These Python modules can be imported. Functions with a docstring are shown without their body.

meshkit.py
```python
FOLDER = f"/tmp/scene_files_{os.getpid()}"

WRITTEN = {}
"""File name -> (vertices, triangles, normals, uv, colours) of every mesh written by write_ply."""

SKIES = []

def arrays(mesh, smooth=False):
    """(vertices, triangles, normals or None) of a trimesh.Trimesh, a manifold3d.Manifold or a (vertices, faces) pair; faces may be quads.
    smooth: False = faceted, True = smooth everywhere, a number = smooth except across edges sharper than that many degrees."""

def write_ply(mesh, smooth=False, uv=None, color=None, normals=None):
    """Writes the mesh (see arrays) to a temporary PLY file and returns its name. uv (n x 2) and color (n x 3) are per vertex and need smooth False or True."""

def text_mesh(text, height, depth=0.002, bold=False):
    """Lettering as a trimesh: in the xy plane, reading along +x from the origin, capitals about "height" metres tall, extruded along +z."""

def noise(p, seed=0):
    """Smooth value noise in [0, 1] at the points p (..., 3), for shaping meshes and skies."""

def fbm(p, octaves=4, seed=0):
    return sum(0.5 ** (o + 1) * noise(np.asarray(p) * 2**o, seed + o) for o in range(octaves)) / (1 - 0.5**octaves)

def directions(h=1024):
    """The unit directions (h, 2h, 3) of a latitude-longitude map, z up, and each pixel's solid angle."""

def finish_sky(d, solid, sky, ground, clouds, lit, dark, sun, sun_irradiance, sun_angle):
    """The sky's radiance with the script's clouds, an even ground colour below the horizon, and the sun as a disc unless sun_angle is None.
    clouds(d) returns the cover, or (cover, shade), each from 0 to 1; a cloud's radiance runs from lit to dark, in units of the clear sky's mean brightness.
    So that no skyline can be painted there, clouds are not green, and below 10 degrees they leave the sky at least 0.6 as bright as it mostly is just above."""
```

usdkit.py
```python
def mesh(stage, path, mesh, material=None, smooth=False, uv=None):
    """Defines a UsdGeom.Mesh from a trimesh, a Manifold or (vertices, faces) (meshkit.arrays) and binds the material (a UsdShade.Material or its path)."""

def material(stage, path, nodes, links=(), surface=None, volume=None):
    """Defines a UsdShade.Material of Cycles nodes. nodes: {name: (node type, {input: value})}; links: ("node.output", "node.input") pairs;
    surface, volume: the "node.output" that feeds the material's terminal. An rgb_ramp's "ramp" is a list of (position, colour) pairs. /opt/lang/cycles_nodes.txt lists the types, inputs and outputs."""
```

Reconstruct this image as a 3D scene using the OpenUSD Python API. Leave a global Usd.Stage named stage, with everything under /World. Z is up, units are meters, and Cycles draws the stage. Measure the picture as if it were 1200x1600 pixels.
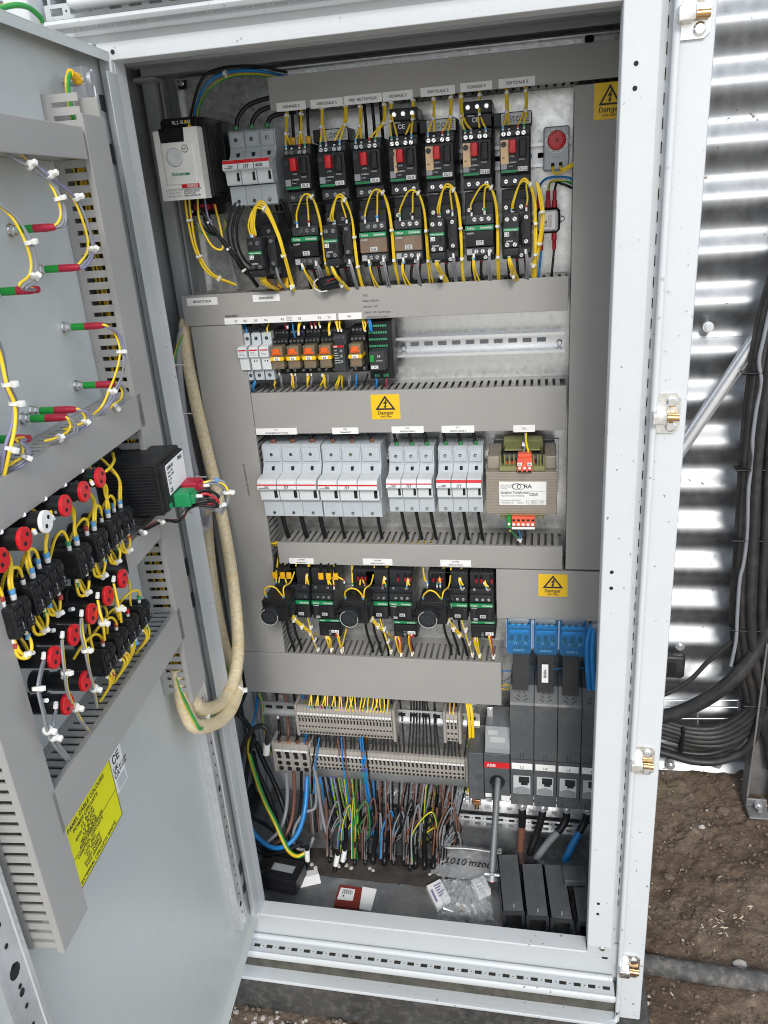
import math, random
import numpy as np
import trimesh, shapely
from shapely import affinity
from shapely.geometry import Polygon, box as sbox, Point
import meshkit
from pxr import Usd, UsdGeom, UsdShade, UsdLux, Gf, Sdf, Vt
import usdkit

random.seed(7)
RNG = np.random.default_rng(11)
stage = Usd.Stage.CreateInMemory()
UsdGeom.SetStageUpAxis(stage, 'Z')
UsdGeom.SetStageMetersPerUnit(stage, 1.0)
UsdGeom.Xform.Define(stage, '/World')

# ---------------------------------------------------------------- camera
# working units: millimetres measured from the lens: x right along the cabinet, y towards its back, z up; the ground lies at z = GROUND
GROUND = -1500.0
CAM = np.array([[0.97996, 0.18702, -0.06853], [0.00736, -0.37784, -0.92584], [-0.19904, 0.90679, -0.37164]])
u_, s_, v_ = np.linalg.svd(CAM); CAM = u_ @ v_
FOC = 1226.2
cam = UsdGeom.Camera.Define(stage, '/World/camera')
cam.CreateHorizontalApertureAttr(36.0)
cam.CreateVerticalApertureAttr(48.0)
cam.CreateFocalLengthAttr(36.0 * FOC / 1200.0)
cam.CreateClippingRangeAttr((0.02, 2000.0))
mm = np.eye(4)
mm[0, :3], mm[1, :3], mm[2, :3] = CAM[0], -CAM[1], -CAM[2]
mm[3, :3] = (0, 0, -GROUND / 1000)
UsdGeom.Xformable(cam).AddTransformOp().Set(Gf.Matrix4d(mm.tolist()))
EXPOSURE = 0.58
cam.GetPrim().CreateAttribute('exposure', Sdf.ValueTypeNames.Float).Set(EXPOSURE)

# ---------------------------------------------------------------- sky and sun (bright overcast, light from the open yard behind the viewer)
SUN_EL, SUN_AZ = math.radians(36), math.radians(169)      # azimuth = atan2(x, y) of the direction towards the sun
usdkit.material(stage, '/World/Looks/sky', {
    'tc': ('texture_coordinate', {}),
    'mp': ('mapping', {'scale': (1.0, 1.0, 2.6)}),
    'n': ('noise_texture', {'scale': 2.3, 'detail': 6.0, 'roughness': 0.55}),
    'r': ('rgb_ramp', {'ramp': [(0.30, (0.45, 0.45, 0.45)), (0.62, (0.95, 0.95, 0.95))]}),
    'sky': ('sky_texture', {'sky_type': 'single_scattering', 'sun_disc': False, 'sun_elevation': SUN_EL, 'sun_rotation': SUN_AZ, 'aerosol_density': 2.0}),
    'm': ('mix_color', {'use_clamp': False, 'b': (6.3, 6.9, 7.8)}),
    'bg': ('background_shader', {'strength': 0.13}),
}, [('tc.generated', 'mp.vector'), ('mp.vector', 'n.vector'), ('n.fac', 'r.fac'), ('r.color', 'm.fac'), ('sky.color', 'm.a'), ('m.result', 'bg.color')], surface='bg.background')
dome = UsdLux.DomeLight.Define(stage, '/World/sky')
dome.CreateIntensityAttr(1.0)
UsdShade.MaterialBindingAPI.Apply(dome.GetPrim()).Bind(UsdShade.Material.Get(stage, '/World/Looks/sky'))
dome.GetPrim().SetCustomDataByKey('kind', 'structure')
sun = UsdLux.DistantLight.Define(stage, '/World/sun')
sun.CreateIntensityAttr(0.40)
sun.CreateAngleAttr(16.0)
sun.CreateColorAttr(Gf.Vec3f(1.0, 0.97, 0.92))
sun.GetPrim().CreateAttribute('inputs:normalize', Sdf.ValueTypeNames.Bool).Set(True)
sd = np.array([math.cos(SUN_EL) * math.sin(SUN_AZ), math.cos(SUN_EL) * math.cos(SUN_AZ), math.sin(SUN_EL)])
zx = np.cross([0, 0, 1.0], sd); zx /= np.linalg.norm(zx)
ms = np.eye(4); ms[0, :3], ms[1, :3], ms[2, :3] = zx, np.cross(sd, zx), sd
UsdGeom.Xformable(sun).AddTransformOp().Set(Gf.Matrix4d(ms.tolist()))

# ---------------------------------------------------------------- measured points
def ray(u, v): return CAM.T @ np.array([u - 600.0, v - 800.0, FOC])
def at(u, v, Y):
    """The point of the plane y = Y that was sighted at (u, v)."""
    d = ray(u, v); return d * (Y / d[1])
def atz(u, v, Z):
    d = ray(u, v); return d * (Z / d[2])
def zz(u, v, Y): return at(u, v, Y)[2]
def xx(u, v, Y): return at(u, v, Y)[0]
DA = math.radians(84.36)
HINGE = np.array([-548.0, 1030.0, 0.0])
DS = np.array([math.cos(DA), -math.sin(DA), 0.0]); DN = np.array([math.sin(DA), math.cos(DA), 0.0])
def dat(u, v, o=0.0):
    """Door frame: (s from the hinge, o out of the door's inner face, z) of the point sighted at offset o."""
    r = ray(u, v); p = r * (((HINGE + DN * o) @ DN) / (r @ DN)) - HINGE
    return np.array([p @ DS, p @ DN, p[2]])
def dats(u, v, s):
    r = ray(u, v); p = r * (((HINGE + DS * s) @ DS) / (r @ DS)) - HINGE
    return np.array([p @ DS, p @ DN, p[2]])

# ---------------------------------------------------------------- materials
LOOK = {}
def mat(name, col, rough=0.5, metal=0.0, var=0.06, scale=40.0, bump=0.0, bscale=300.0, spec=0.5, rvar=0.1, dirt=None, dirt_amt=0.0, dscale=6.0, speck=0.0, **kw):
    col = np.asarray(col, float)
    n = {'tc': ('texture_coordinate', {}),
         'n1': ('noise_texture', {'scale': scale, 'detail': 4.0, 'roughness': 0.6}),
         'r1': ('rgb_ramp', {'ramp': [(0.25, tuple(np.clip(col * (1 - var), 0, 1))), (0.75, tuple(np.clip(col * (1 + var), 0, 1)))]}),
         'rr': ('map_range', {'from_min': 0.3, 'from_max': 0.7, 'to_min': max(rough - rvar, 0.02), 'to_max': min(rough + rvar, 1.0)}),
         'p': ('principled_bsdf', {'metallic': metal, 'specular_ior_level': spec, **kw})}
    L = [('tc.object', 'n1.vector'), ('n1.fac', 'r1.fac'), ('n1.fac', 'rr.value'), ('rr.result', 'p.roughness')]
    src = 'r1.color'
    if dirt is not None:
        n['n2'] = ('noise_texture', {'scale': dscale, 'detail': 7.0, 'roughness': 0.7})
        n['r2'] = ('rgb_ramp', {'ramp': [(0.48, (0, 0, 0)), (0.72, (dirt_amt,) * 3)]})
        n['mx'] = ('mix_color', {'b': tuple(dirt)})
        L += [('tc.object', 'n2.vector'), ('n2.fac', 'r2.fac'), ('r2.color', 'mx.fac'), (src, 'mx.a')]
        src = 'mx.result'
    if speck:
        n['n3'] = ('noise_texture', {'scale': 130.0, 'detail': 1.0}); n['n4'] = ('noise_texture', {'scale': 2.5, 'detail': 2.0})
        n['r3'] = ('rgb_ramp', {'ramp': [(0.0, (0, 0, 0)), (0.725, (0, 0, 0)), (0.745, (speck,) * 3)]}); n['r4'] = ('rgb_ramp', {'ramp': [(0.45, (0, 0, 0)), (0.6, (1, 1, 1))]})
        n['sm'] = ('mix_color', {'blend_type': 'multiply', 'fac': 1.0}); n['sx'] = ('mix_color', {'b': (0.09, 0.08, 0.07)})
        L += [('tc.object', 'n3.vector'), ('tc.object', 'n4.vector'), ('n3.fac', 'r3.fac'), ('n4.fac', 'r4.fac'), ('r3.color', 'sm.a'), ('r4.color', 'sm.b'), ('sm.result', 'sx.fac'), (src, 'sx.a')]
        src = 'sx.result'
    L.append((src, 'p.base_color'))
    if bump:
        n['nb'] = ('noise_texture', {'scale': bscale, 'detail': 3.0})
        n['b'] = ('bump', {'strength': bump, 'distance': 0.001})
        L += [('tc.object', 'nb.vector'), ('nb.fac', 'b.height'), ('b.normal', 'p.normal')]
    LOOK[name] = usdkit.material(stage, f'/World/Looks/{name}', n, L, surface='p.BSDF')

mat('paint_grey', (0.45, 0.47, 0.475), 0.38, var=0.01, rvar=0.03, bump=0.12, bscale=900, dirt=(0.40, 0.39, 0.36), dirt_amt=0.12, dscale=9)
mat('paint_white', (0.53, 0.55, 0.56), 0.34, var=0.008, rvar=0.025, bump=0.2, bscale=700, dirt=(0.40, 0.37, 0.32), dirt_amt=0.10, dscale=11, speck=0.75)
mat('paint_door', (0.48, 0.505, 0.492), 0.34, var=0.006, rvar=0.02, bump=0.15, bscale=800, dirt=(0.38, 0.375, 0.35), dirt_amt=0.06, dscale=5)
mat('duct_grey', (0.325, 0.318, 0.304), 0.42, var=0.03, scale=6, rvar=0.08, bump=0.05, bscale=1500, dirt=(0.37, 0.36, 0.34), dirt_amt=0.25, dscale=9, speck=0.28)
mat('duct_shell', (0.335, 0.33, 0.315), 0.5, var=0.03)
mat('sheet_steel', (0.68, 0.685, 0.675), 0.30, metal=0.8, var=0.07, scale=70, rvar=0.08, bump=0.05, bscale=90)
mat('zinc', (0.68, 0.69, 0.70), 0.3, metal=0.75, var=0.05, scale=18, rvar=0.06)
mat('hose_dusty', (0.07, 0.068, 0.065), 0.75, var=0.4, scale=60, dirt=(0.24, 0.22, 0.19), dirt_amt=0.8, dscale=30, bump=0.4, bscale=300)
mat('galv_dusty', (0.20, 0.198, 0.192), 0.6, metal=0.45, var=0.2, scale=25, dirt=(0.16, 0.13, 0.10), dirt_amt=0.6, dscale=12)
mat('hood_grey', (0.17, 0.18, 0.19), 0.42, var=0.05)
mat('chrome', (0.75, 0.75, 0.75), 0.18, metal=1.0)
mat('yellow_zinc', (0.72, 0.715, 0.68), 0.3, metal=1.0, var=0.14, scale=120)
mat('brass', (0.50, 0.31, 0.14), 0.3, metal=1.0)
mat('copper', (0.65, 0.27, 0.14), 0.35, metal=1.0)
mat('black_plastic', (0.009, 0.0095, 0.0105), 0.40, var=0.15, rvar=0.12, spec=0.35)
mat('charcoal_plastic', (0.018, 0.0195, 0.022), 0.42, var=0.08, spec=0.35)
mat('dark_grey_plastic', (0.036, 0.039, 0.043), 0.45, var=0.06, spec=0.4)
mat('slate_plastic', (0.075, 0.081, 0.087), 0.42, var=0.06, dirt=(0.20, 0.195, 0.185), dirt_amt=0.45, dscale=13)
mat('mid_grey_plastic', (0.25, 0.265, 0.28), 0.45, var=0.04)
mat('fuse_grey', (0.47, 0.51, 0.54), 0.36, var=0.03)
mat('fuse_white', (0.66, 0.685, 0.70), 0.34, var=0.03)
mat('beige_terminal', (0.34, 0.315, 0.285), 0.5, var=0.08)
mat('ivory', (0.80, 0.80, 0.77), 0.35, var=0.02)
mat('label_white', (0.80, 0.80, 0.79), 0.45, var=0.02)
mat('label_silver', (0.50, 0.52, 0.52), 0.3, var=0.05)
mat('card_beige', (0.74, 0.52, 0.30), 0.55, var=0.03)
mat('print_black', (0.02, 0.02, 0.022), 0.5)
mat('print_grey', (0.32, 0.33, 0.34), 0.5)
mat('print_white', (0.7, 0.7, 0.7), 0.5)
mat('pen_ink', (0.06, 0.055, 0.055), 0.55)
mat('sign_yellow', (0.83, 0.52, 0.012), 0.4, var=0.02)
mat('card_yellow', (0.80, 0.78, 0.01), 0.42, var=0.02)
mat('wire_yellow', (0.86, 0.60, 0.025), 0.36, var=0.06)
mat('wire_black', (0.008, 0.008, 0.009), 0.36, spec=0.4)
mat('wire_grey', (0.22, 0.23, 0.245), 0.4)
mat('wire_violet', (0.22, 0.21, 0.36), 0.4)
mat('wire_blue', (0.015, 0.20, 0.52), 0.36)
mat('wire_red', (0.42, 0.02, 0.03), 0.36)
mat('wire_green', (0.04, 0.20, 0.07), 0.36)
mat('wire_brown', (0.17, 0.075, 0.05), 0.38)
mat('wire_orange', (0.34, 0.16, 0.09), 0.38)
mat('cable_dusty', (0.018, 0.0175, 0.017), 0.5, var=0.3, scale=30, dirt=(0.11, 0.10, 0.09), dirt_amt=0.35, dscale=18, bump=0.3, bscale=250)
mat('plastic_red', (0.58, 0.012, 0.018), 0.3, var=0.05)
mat('plastic_green', (0.01, 0.22, 0.075), 0.36)
mat('sleeve_green', (0.008, 0.26, 0.03), 0.4)
mat('sleeve_red', (0.34, 0.012, 0.035), 0.42)
mat('plastic_orange', (0.72, 0.12, 0.02), 0.36)
mat('terminal_orange', (0.72, 0.11, 0.05), 0.4)
mat('lug_yellow', (0.80, 0.43, 0.01), 0.35)
mat('lug_red', (0.40, 0.012, 0.03), 0.35)
mat('ferrule_white', (0.78, 0.78, 0.76), 0.35)
mat('tie_white', (0.74, 0.74, 0.70), 0.4)
mat('marker_blue', (0.12, 0.36, 0.66), 0.4)
mat('marker_red', (0.40, 0.05, 0.04), 0.4)
mat('marker_green', (0.05, 0.30, 0.14), 0.4)
mat('sleeve_cream', (0.72, 0.60, 0.38), 0.42, var=0.2, scale=170, rvar=0.12, bump=0.35, bscale=420)
mat('olive_plastic', (0.22, 0.23, 0.09), 0.45)
mat('core_line', (0.20, 0.175, 0.145), 0.5)
mat('core_steel', (0.30, 0.265, 0.215), 0.42, metal=0.2, var=0.10, scale=50, dirt=(0.36, 0.33, 0.28), dirt_amt=0.3)
mat('winding_black', (0.02, 0.02, 0.02), 0.5)
mat('strap_black', (0.012, 0.012, 0.013), 0.55)
mat('book_red', (0.20, 0.022, 0.012), 0.45)
mat('floor_steel', (0.34, 0.35, 0.36), 0.32, metal=0.85, var=0.35, scale=9, rvar=0.22, dirt=(0.08, 0.075, 0.07), dirt_amt=0.7, dscale=7)
mat('hole_black', (0.006, 0.006, 0.006), 0.8)
mat('soot', (0.035, 0.03, 0.026), 0.9, var=0.5, scale=60, bump=0.8, bscale=200)

def glassy(name, col, rough=0.12, alpha=0.5):
    """A coloured transparent cover: light passes tinted, with a clear reflection on top."""
    LOOK[name] = usdkit.material(stage, f'/World/Looks/{name}', {
        't': ('transparent_bsdf', {'color': col}), 'd': ('principled_bsdf', {'base_color': col, 'roughness': rough}), 'f': ('mix_closure', {'fac': alpha})},
        [('t.BSDF', 'f.closure1'), ('d.BSDF', 'f.closure2')], surface='f.closure')
glassy('cover_blue', (0.26, 0.68, 0.93), 0.10, 0.09)
glassy('cover_brown', (0.55, 0.42, 0.32), 0.12, 0.3)
glassy('cover_amber', (0.62, 0.55, 0.40), 0.15, 0.2)
glassy('bag_clear', (0.90, 0.92, 0.93), 0.10, 0.20)
glassy('sleeve_clear', (0.62, 0.62, 0.64), 0.25, 0.5)

# corrugated galvanised steel: vertical rain streaks, splashes of dirt
usdkit.material(stage, '/World/Looks/corrugated', {
    'g': ('geometry', {}), 'm1': ('mapping', {'scale': (26.0, 26.0, 1.1)}), 'n1': ('noise_texture', {'scale': 1.6, 'detail': 5.0}),
    'n2': ('noise_texture', {'scale': 65.0, 'detail': 2.0}), 'r2': ('rgb_ramp', {'ramp': [(0.0, (0, 0, 0)), (0.705, (0, 0, 0)), (0.73, (1, 1, 1))]}),
    'v': ('voronoi_texture', {'scale': 55.0}),
    'r1': ('rgb_ramp', {'ramp': [(0.3, (0.28, 0.29, 0.30)), (0.7, (0.37, 0.38, 0.39))]}), 'mx': ('mix_color', {'b': (0.12, 0.11, 0.10)}),
    'rr': ('map_range', {'from_min': 0.3, 'from_max': 0.72, 'to_min': 0.40, 'to_max': 0.54}),
    'sub': ('math', {'math_type': 'subtract', 'value1': 1.0}),
    'p': ('principled_bsdf', {})},
    [('g.position', 'm1.vector'), ('m1.vector', 'n1.vector'), ('g.position', 'n2.vector'), ('n2.fac', 'r2.fac'), ('n1.fac', 'r1.fac'), ('r1.color', 'mx.a'), ('r2.color', 'mx.fac'),
     ('mx.result', 'p.base_color'), ('n1.fac', 'rr.value'), ('rr.result', 'p.roughness'), ('r2.color', 'sub.value2'), ('sub.value', 'p.metallic')], surface='p.BSDF')
LOOK['corrugated'] = UsdShade.Material.Get(stage, '/World/Looks/corrugated')

# soil by the cabinet, giving way to a pale concrete yard further off
usdkit.material(stage, '/World/Looks/soil', {
    'g': ('geometry', {}), 'n1': ('noise_texture', {'scale': 3.2, 'detail': 8.0, 'roughness': 0.65}), 'n2': ('noise_texture', {'scale': 60.0, 'detail': 5.0, 'roughness': 0.7}),
    'r1': ('rgb_ramp', {'ramp': [(0.30, (0.066, 0.046, 0.033)), (0.46, (0.118, 0.083, 0.058)), (0.58, (0.165, 0.125, 0.09)), (0.70, (0.14, 0.13, 0.07))]}),
    'r2': ('rgb_ramp', {'ramp': [(0.0, (0.5, 0.5, 0.5)), (0.45, (0.9, 0.9, 0.9)), (0.62, (1.25, 1.22, 1.2)), (0.70, (2.3, 2.2, 2.1))]}),
    'mm': ('mix_color', {'blend_type': 'multiply', 'fac': 1.0, 'use_clamp': False}),
    'b': ('bump', {'strength': 0.9, 'distance': 0.012}), 'p': ('principled_bsdf', {'roughness': 0.92, 'specular_ior_level': 0.25})},
    [('g.position', 'n1.vector'), ('g.position', 'n2.vector'), ('n1.fac', 'r1.fac'), ('n2.fac', 'r2.fac'), ('r1.color', 'mm.a'), ('r2.color', 'mm.b'), ('mm.result', 'p.base_color'), ('n2.fac', 'b.height'), ('b.normal', 'p.normal')], surface='p.BSDF')
LOOK['soil'] = UsdShade.Material.Get(stage, '/World/Looks/soil')
mat('yard_concrete', (0.51, 0.465, 0.40), 0.85, var=0.25, scale=0.8)
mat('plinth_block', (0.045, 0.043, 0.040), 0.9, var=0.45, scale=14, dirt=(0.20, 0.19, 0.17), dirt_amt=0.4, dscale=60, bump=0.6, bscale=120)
mat('pale_stone', (0.40, 0.37, 0.33), 0.85, var=0.3, scale=90)
mat('dark_stone', (0.13, 0.11, 0.09), 0.9, var=0.3, scale=90)
mat('straw', (0.55, 0.47, 0.33), 0.8, var=0.2, scale=90)
mat('brown_crust', (0.13, 0.096, 0.07), 0.95, var=0.4, scale=40, bump=0.7, bscale=90)
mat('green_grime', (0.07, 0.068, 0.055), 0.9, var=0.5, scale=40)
# earth wire: green with a yellow stripe spiralling along it
usdkit.material(stage, '/World/Looks/wire_earth', {
    'g': ('geometry', {}), 'n': ('normal', {'direction': (-0.75, -0.5, 0.45)}), 'r': ('rgb_ramp', {'ramp': [(0.0, (0.03, 0.26, 0.05)), (0.42, (0.03, 0.26, 0.05)), (0.46, (0.74, 0.55, 0.02)), (1.0, (0.74, 0.55, 0.02))]}),
    'p': ('principled_bsdf', {'roughness': 0.36})}, [('g.normal', 'n.normal'), ('n.dot', 'r.fac'), ('r.color', 'p.base_color')], surface='p.BSDF')
LOOK['wire_earth'] = UsdShade.Material.Get(stage, '/World/Looks/wire_earth')

# ---------------------------------------------------------------- shapes: every one returns (vertices, triangles) in millimetres
BOXF = np.array([[0, 1, 2], [0, 2, 3]])
def box(x0, x1, y0, y1, z0, z1):
    x0, x1 = min(x0, x1), max(x0, x1); y0, y1 = min(y0, y1), max(y0, y1); z0, z1 = min(z0, z1), max(z0, z1)
    q = [[(x0, y0, z0), (x1, y0, z0), (x1, y0, z1), (x0, y0, z1)], [(x1, y1, z0), (x0, y1, z0), (x0, y1, z1), (x1, y1, z1)],
         [(x0, y1, z0), (x0, y0, z0), (x0, y0, z1), (x0, y1, z1)], [(x1, y0, z0), (x1, y1, z0), (x1, y1, z1), (x1, y0, z1)],
         [(x0, y0, z1), (x1, y0, z1), (x1, y1, z1), (x0, y1, z1)], [(x0, y1, z0), (x1, y1, z0), (x1, y0, z0), (x0, y0, z0)]]
    return np.array(q, float).reshape(24, 3), np.vstack([BOXF + 4 * k for k in range(6)])
def _cb():
    pts = []
    for sx in (-1, 1):
        for sy in (-1, 1):
            for sz in (-1, 1):
                for k in range(3):
                    e = [0.7, 0.7, 0.7]; e[k] = 1.0; pts.append((sx * e[0], sy * e[1], sz * e[2]))
    p = np.array(pts); hull = trimesh.convex.convex_hull(p)
    idx = [int(np.argmin(np.abs(p - q).sum(1))) for q in hull.vertices]
    return p, np.array(idx)[hull.faces]
CBP, CBF = _cb()
CBS, CBO = np.sign(CBP), (np.abs(CBP) < 0.9).astype(float)
def cbox(x0, x1, y0, y1, z0, z1, r=1.0):
    lo = np.array([min(x0, x1), min(y0, y1), min(z0, z1)]); hi = np.array([max(x0, x1), max(y0, y1), max(z0, z1)])
    r = min(r, 0.45 * (hi - lo).min())
    return (lo + hi) / 2 + CBS * ((hi - lo) / 2 - r * CBO), CBF.copy()
def cat(*parts):
    parts = [p for p in parts if p is not None and len(p[0])]
    n = np.cumsum([0] + [len(p[0]) for p in parts])
    return np.vstack([p[0] for p in parts]), np.vstack([p[1] + a for p, a in zip(parts, n)])
def frame_of(d):
    d = d / np.linalg.norm(d); a = np.array([0, 0, 1.0]) if abs(d[2]) < 0.9 else np.array([1.0, 0, 0])
    e = np.cross(a, d); e /= np.linalg.norm(e); return e, np.cross(d, e), d
def cyl(p0, p1, r0, r1=None, n=12, caps=True):
    p0, p1 = np.asarray(p0, float), np.asarray(p1, float); r1 = r0 if r1 is None else r1
    e, g, d = frame_of(p1 - p0); t = np.linspace(0, 2 * np.pi, n, endpoint=False)
    ring = np.cos(t)[:, None] * e + np.sin(t)[:, None] * g
    a, b = p0 + ring * r0, p1 + ring * r1; i = np.arange(n); j = (i + 1) % n
    v, f = [np.vstack([a, b])], [np.vstack([np.stack([i, j, j + n], 1), np.stack([i, j + n, i + n], 1)])]
    if caps:
        k = 2 * n
        v += [a, p0[None], b, p1[None]]
        f += [np.stack([j + k, i + k, np.full(n, k + n)], 1), np.stack([i + k + n + 1, j + k + n + 1, np.full(n, k + 2 * n + 1)], 1)]
    return np.vstack(v), np.vstack(f)
def lathe(p0, axis, prof, n=16):
    """prof: (distance along axis, radius) pairs, sharp between consecutive pieces."""
    return cat(*[cyl(np.asarray(p0, float) + np.asarray(axis, float) * a, np.asarray(p0, float) + np.asarray(axis, float) * b, max(r, 1e-3), max(q, 1e-3), n, False)
                 for (a, r), (b, q) in zip(prof[:-1], prof[1:]) if abs(a - b) > 1e-6] +
               [disc(np.asarray(p0, float) + np.asarray(axis, float) * a, axis, min(r, q), max(r, q), n, (q < r)) for (a, r), (b, q) in zip(prof[:-1], prof[1:]) if abs(a - b) < 1e-6])
def disc(c, axis, r0, r1, n=16, up=True):
    e, g, d = frame_of(np.asarray(axis, float)); t = np.linspace(0, 2 * np.pi, n, endpoint=False)
    ring = np.cos(t)[:, None] * e + np.sin(t)[:, None] * g; i = np.arange(n); j = (i + 1) % n
    c = np.asarray(c, float); v = np.vstack([c + ring * r0, c + ring * r1])
    f = np.vstack([np.stack([i, i + n, j + n], 1), np.stack([i, j + n, j], 1)])
    return v, f if up else f[:, ::-1]
def smooth_path(P, k=5):
    P = np.asarray(P, float)
    if len(P) < 3 or k <= 1: return P
    Q = np.vstack([2 * P[0] - P[1], P, 2 * P[-1] - P[-2]]); out = []
    t = np.linspace(0, 1, k, endpoint=False)[:, None]
    for i in range(1, len(Q) - 2):
        a, b, c, d = Q[i - 1], Q[i], Q[i + 1], Q[i + 2]
        out.append(0.5 * ((2 * b) + (c - a) * t + (2 * a - 5 * b + 4 * c - d) * t ** 2 + (3 * b - a - 3 * c + d) * t ** 3))
    return np.vstack(out + [P[-1:]])
def tube(P, r, n=7, k=5, caps=True):
    P = smooth_path(P, k); m = len(P)
    T = np.gradient(P, axis=0); T /= np.maximum(np.linalg.norm(T, axis=1, keepdims=True), 1e-9)
    e, _, _ = frame_of(T[0]); E = []
    for i in range(m):
        e = e - T[i] * (e @ T[i]); e /= max(np.linalg.norm(e), 1e-9); E.append(e)
    E = np.array(E); G = np.cross(T, E)
    t = np.linspace(0, 2 * np.pi, n, endpoint=False); r = np.broadcast_to(np.asarray(r, float), (m,))
    V = (P[:, None] + r[:, None, None] * (np.cos(t)[None, :, None] * E[:, None] + np.sin(t)[None, :, None] * G[:, None])).reshape(-1, 3)
    i = np.arange(m - 1)[:, None] * n; j = np.arange(n)[None]; j2 = (j + 1) % n
    F = np.concatenate([np.stack([i + j, i + j2, i + n + j2], -1).reshape(-1, 3), np.stack([i + j, i + n + j2, i + n + j], -1).reshape(-1, 3)])
    if caps:
        b = len(V); V = np.vstack([V, V[:n], P[:1], V[-n:], P[-1:]]); jj = np.arange(n); kk = (jj + 1) % n
        F = np.vstack([F, np.stack([b + kk, b + jj, np.full(n, b + n)], 1), np.stack([b + n + 1 + jj, b + n + 1 + kk, np.full(n, b + 2 * n + 1)], 1)])
    return V, F
def extr(poly, lo, hi, axis='x'):
    """Extrudes a shapely polygon; its (a, b) are (y, z), (x, z) or (x, y) for axis x, y, z."""
    vs, fs, n = [], [], 0
    for g in getattr(poly, 'geoms', [poly]):
        if g.is_empty: continue
        m = trimesh.creation.extrude_polygon(g, hi - lo, engine='earcut')
        v, f = np.array(m.vertices), np.array(m.faces); v[:, 2] += lo
        v = v[:, {'x': [2, 0, 1], 'y': [0, 2, 1], 'z': [0, 1, 2]}[axis]]
        if axis == 'y': f = f[:, ::-1]
        vs.append(v[f].reshape(-1, 3)); fs.append(np.arange(len(f) * 3).reshape(-1, 3) + n); n += len(f) * 3
    return np.vstack(vs), np.vstack(fs)
TXT = {}
def text(s, h, o, ux=(1, 0, 0), uz=(0, 0, 1), bold=False, depth=0.25, center=False, sx=1.0, slant=0.0):
    """Lettering: capitals h mm tall, starting at o, reading along ux with uz up; raised towards ux x uz."""
    key = (s, bold)
    if key not in TXT:
        m = meshkit.text_mesh(s, 10.0, 1.0, bold); TXT[key] = (np.array(m.vertices), np.array(m.faces))
    v, f = TXT[key]; v = v.copy(); k = h / 10.0
    if center: v[:, 0] -= (v[:, 0].min() + v[:, 0].max()) / 2
    v[:, 0] += v[:, 1] * slant
    ux, uz = np.asarray(ux, float), np.asarray(uz, float); nn = np.cross(ux, uz)
    w = np.asarray(o, float) + (v[:, :1] * k * sx) * ux + (v[:, 1:2] * k) * uz + (v[:, 2:3] * depth) * nn
    return w[f].reshape(-1, 3), np.arange(len(f) * 3).reshape(-1, 3)
def xform(m, M, t=(0, 0, 0)): return m[0] @ np.asarray(M, float).T + np.asarray(t, float), m[1]
def move(m, t): return m[0] + np.asarray(t, float), m[1]
def rotz(a): c, s = math.cos(a), math.sin(a); return np.array([[c, -s, 0], [s, c, 0], [0, 0, 1.0]])
def roty(a): c, s = math.cos(a), math.sin(a); return np.array([[c, 0, s], [0, 1, 0], [-s, 0, c]])
def rotx(a): c, s = math.cos(a), math.sin(a); return np.array([[1, 0, 0], [0, c, -s], [0, s, c]])
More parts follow.
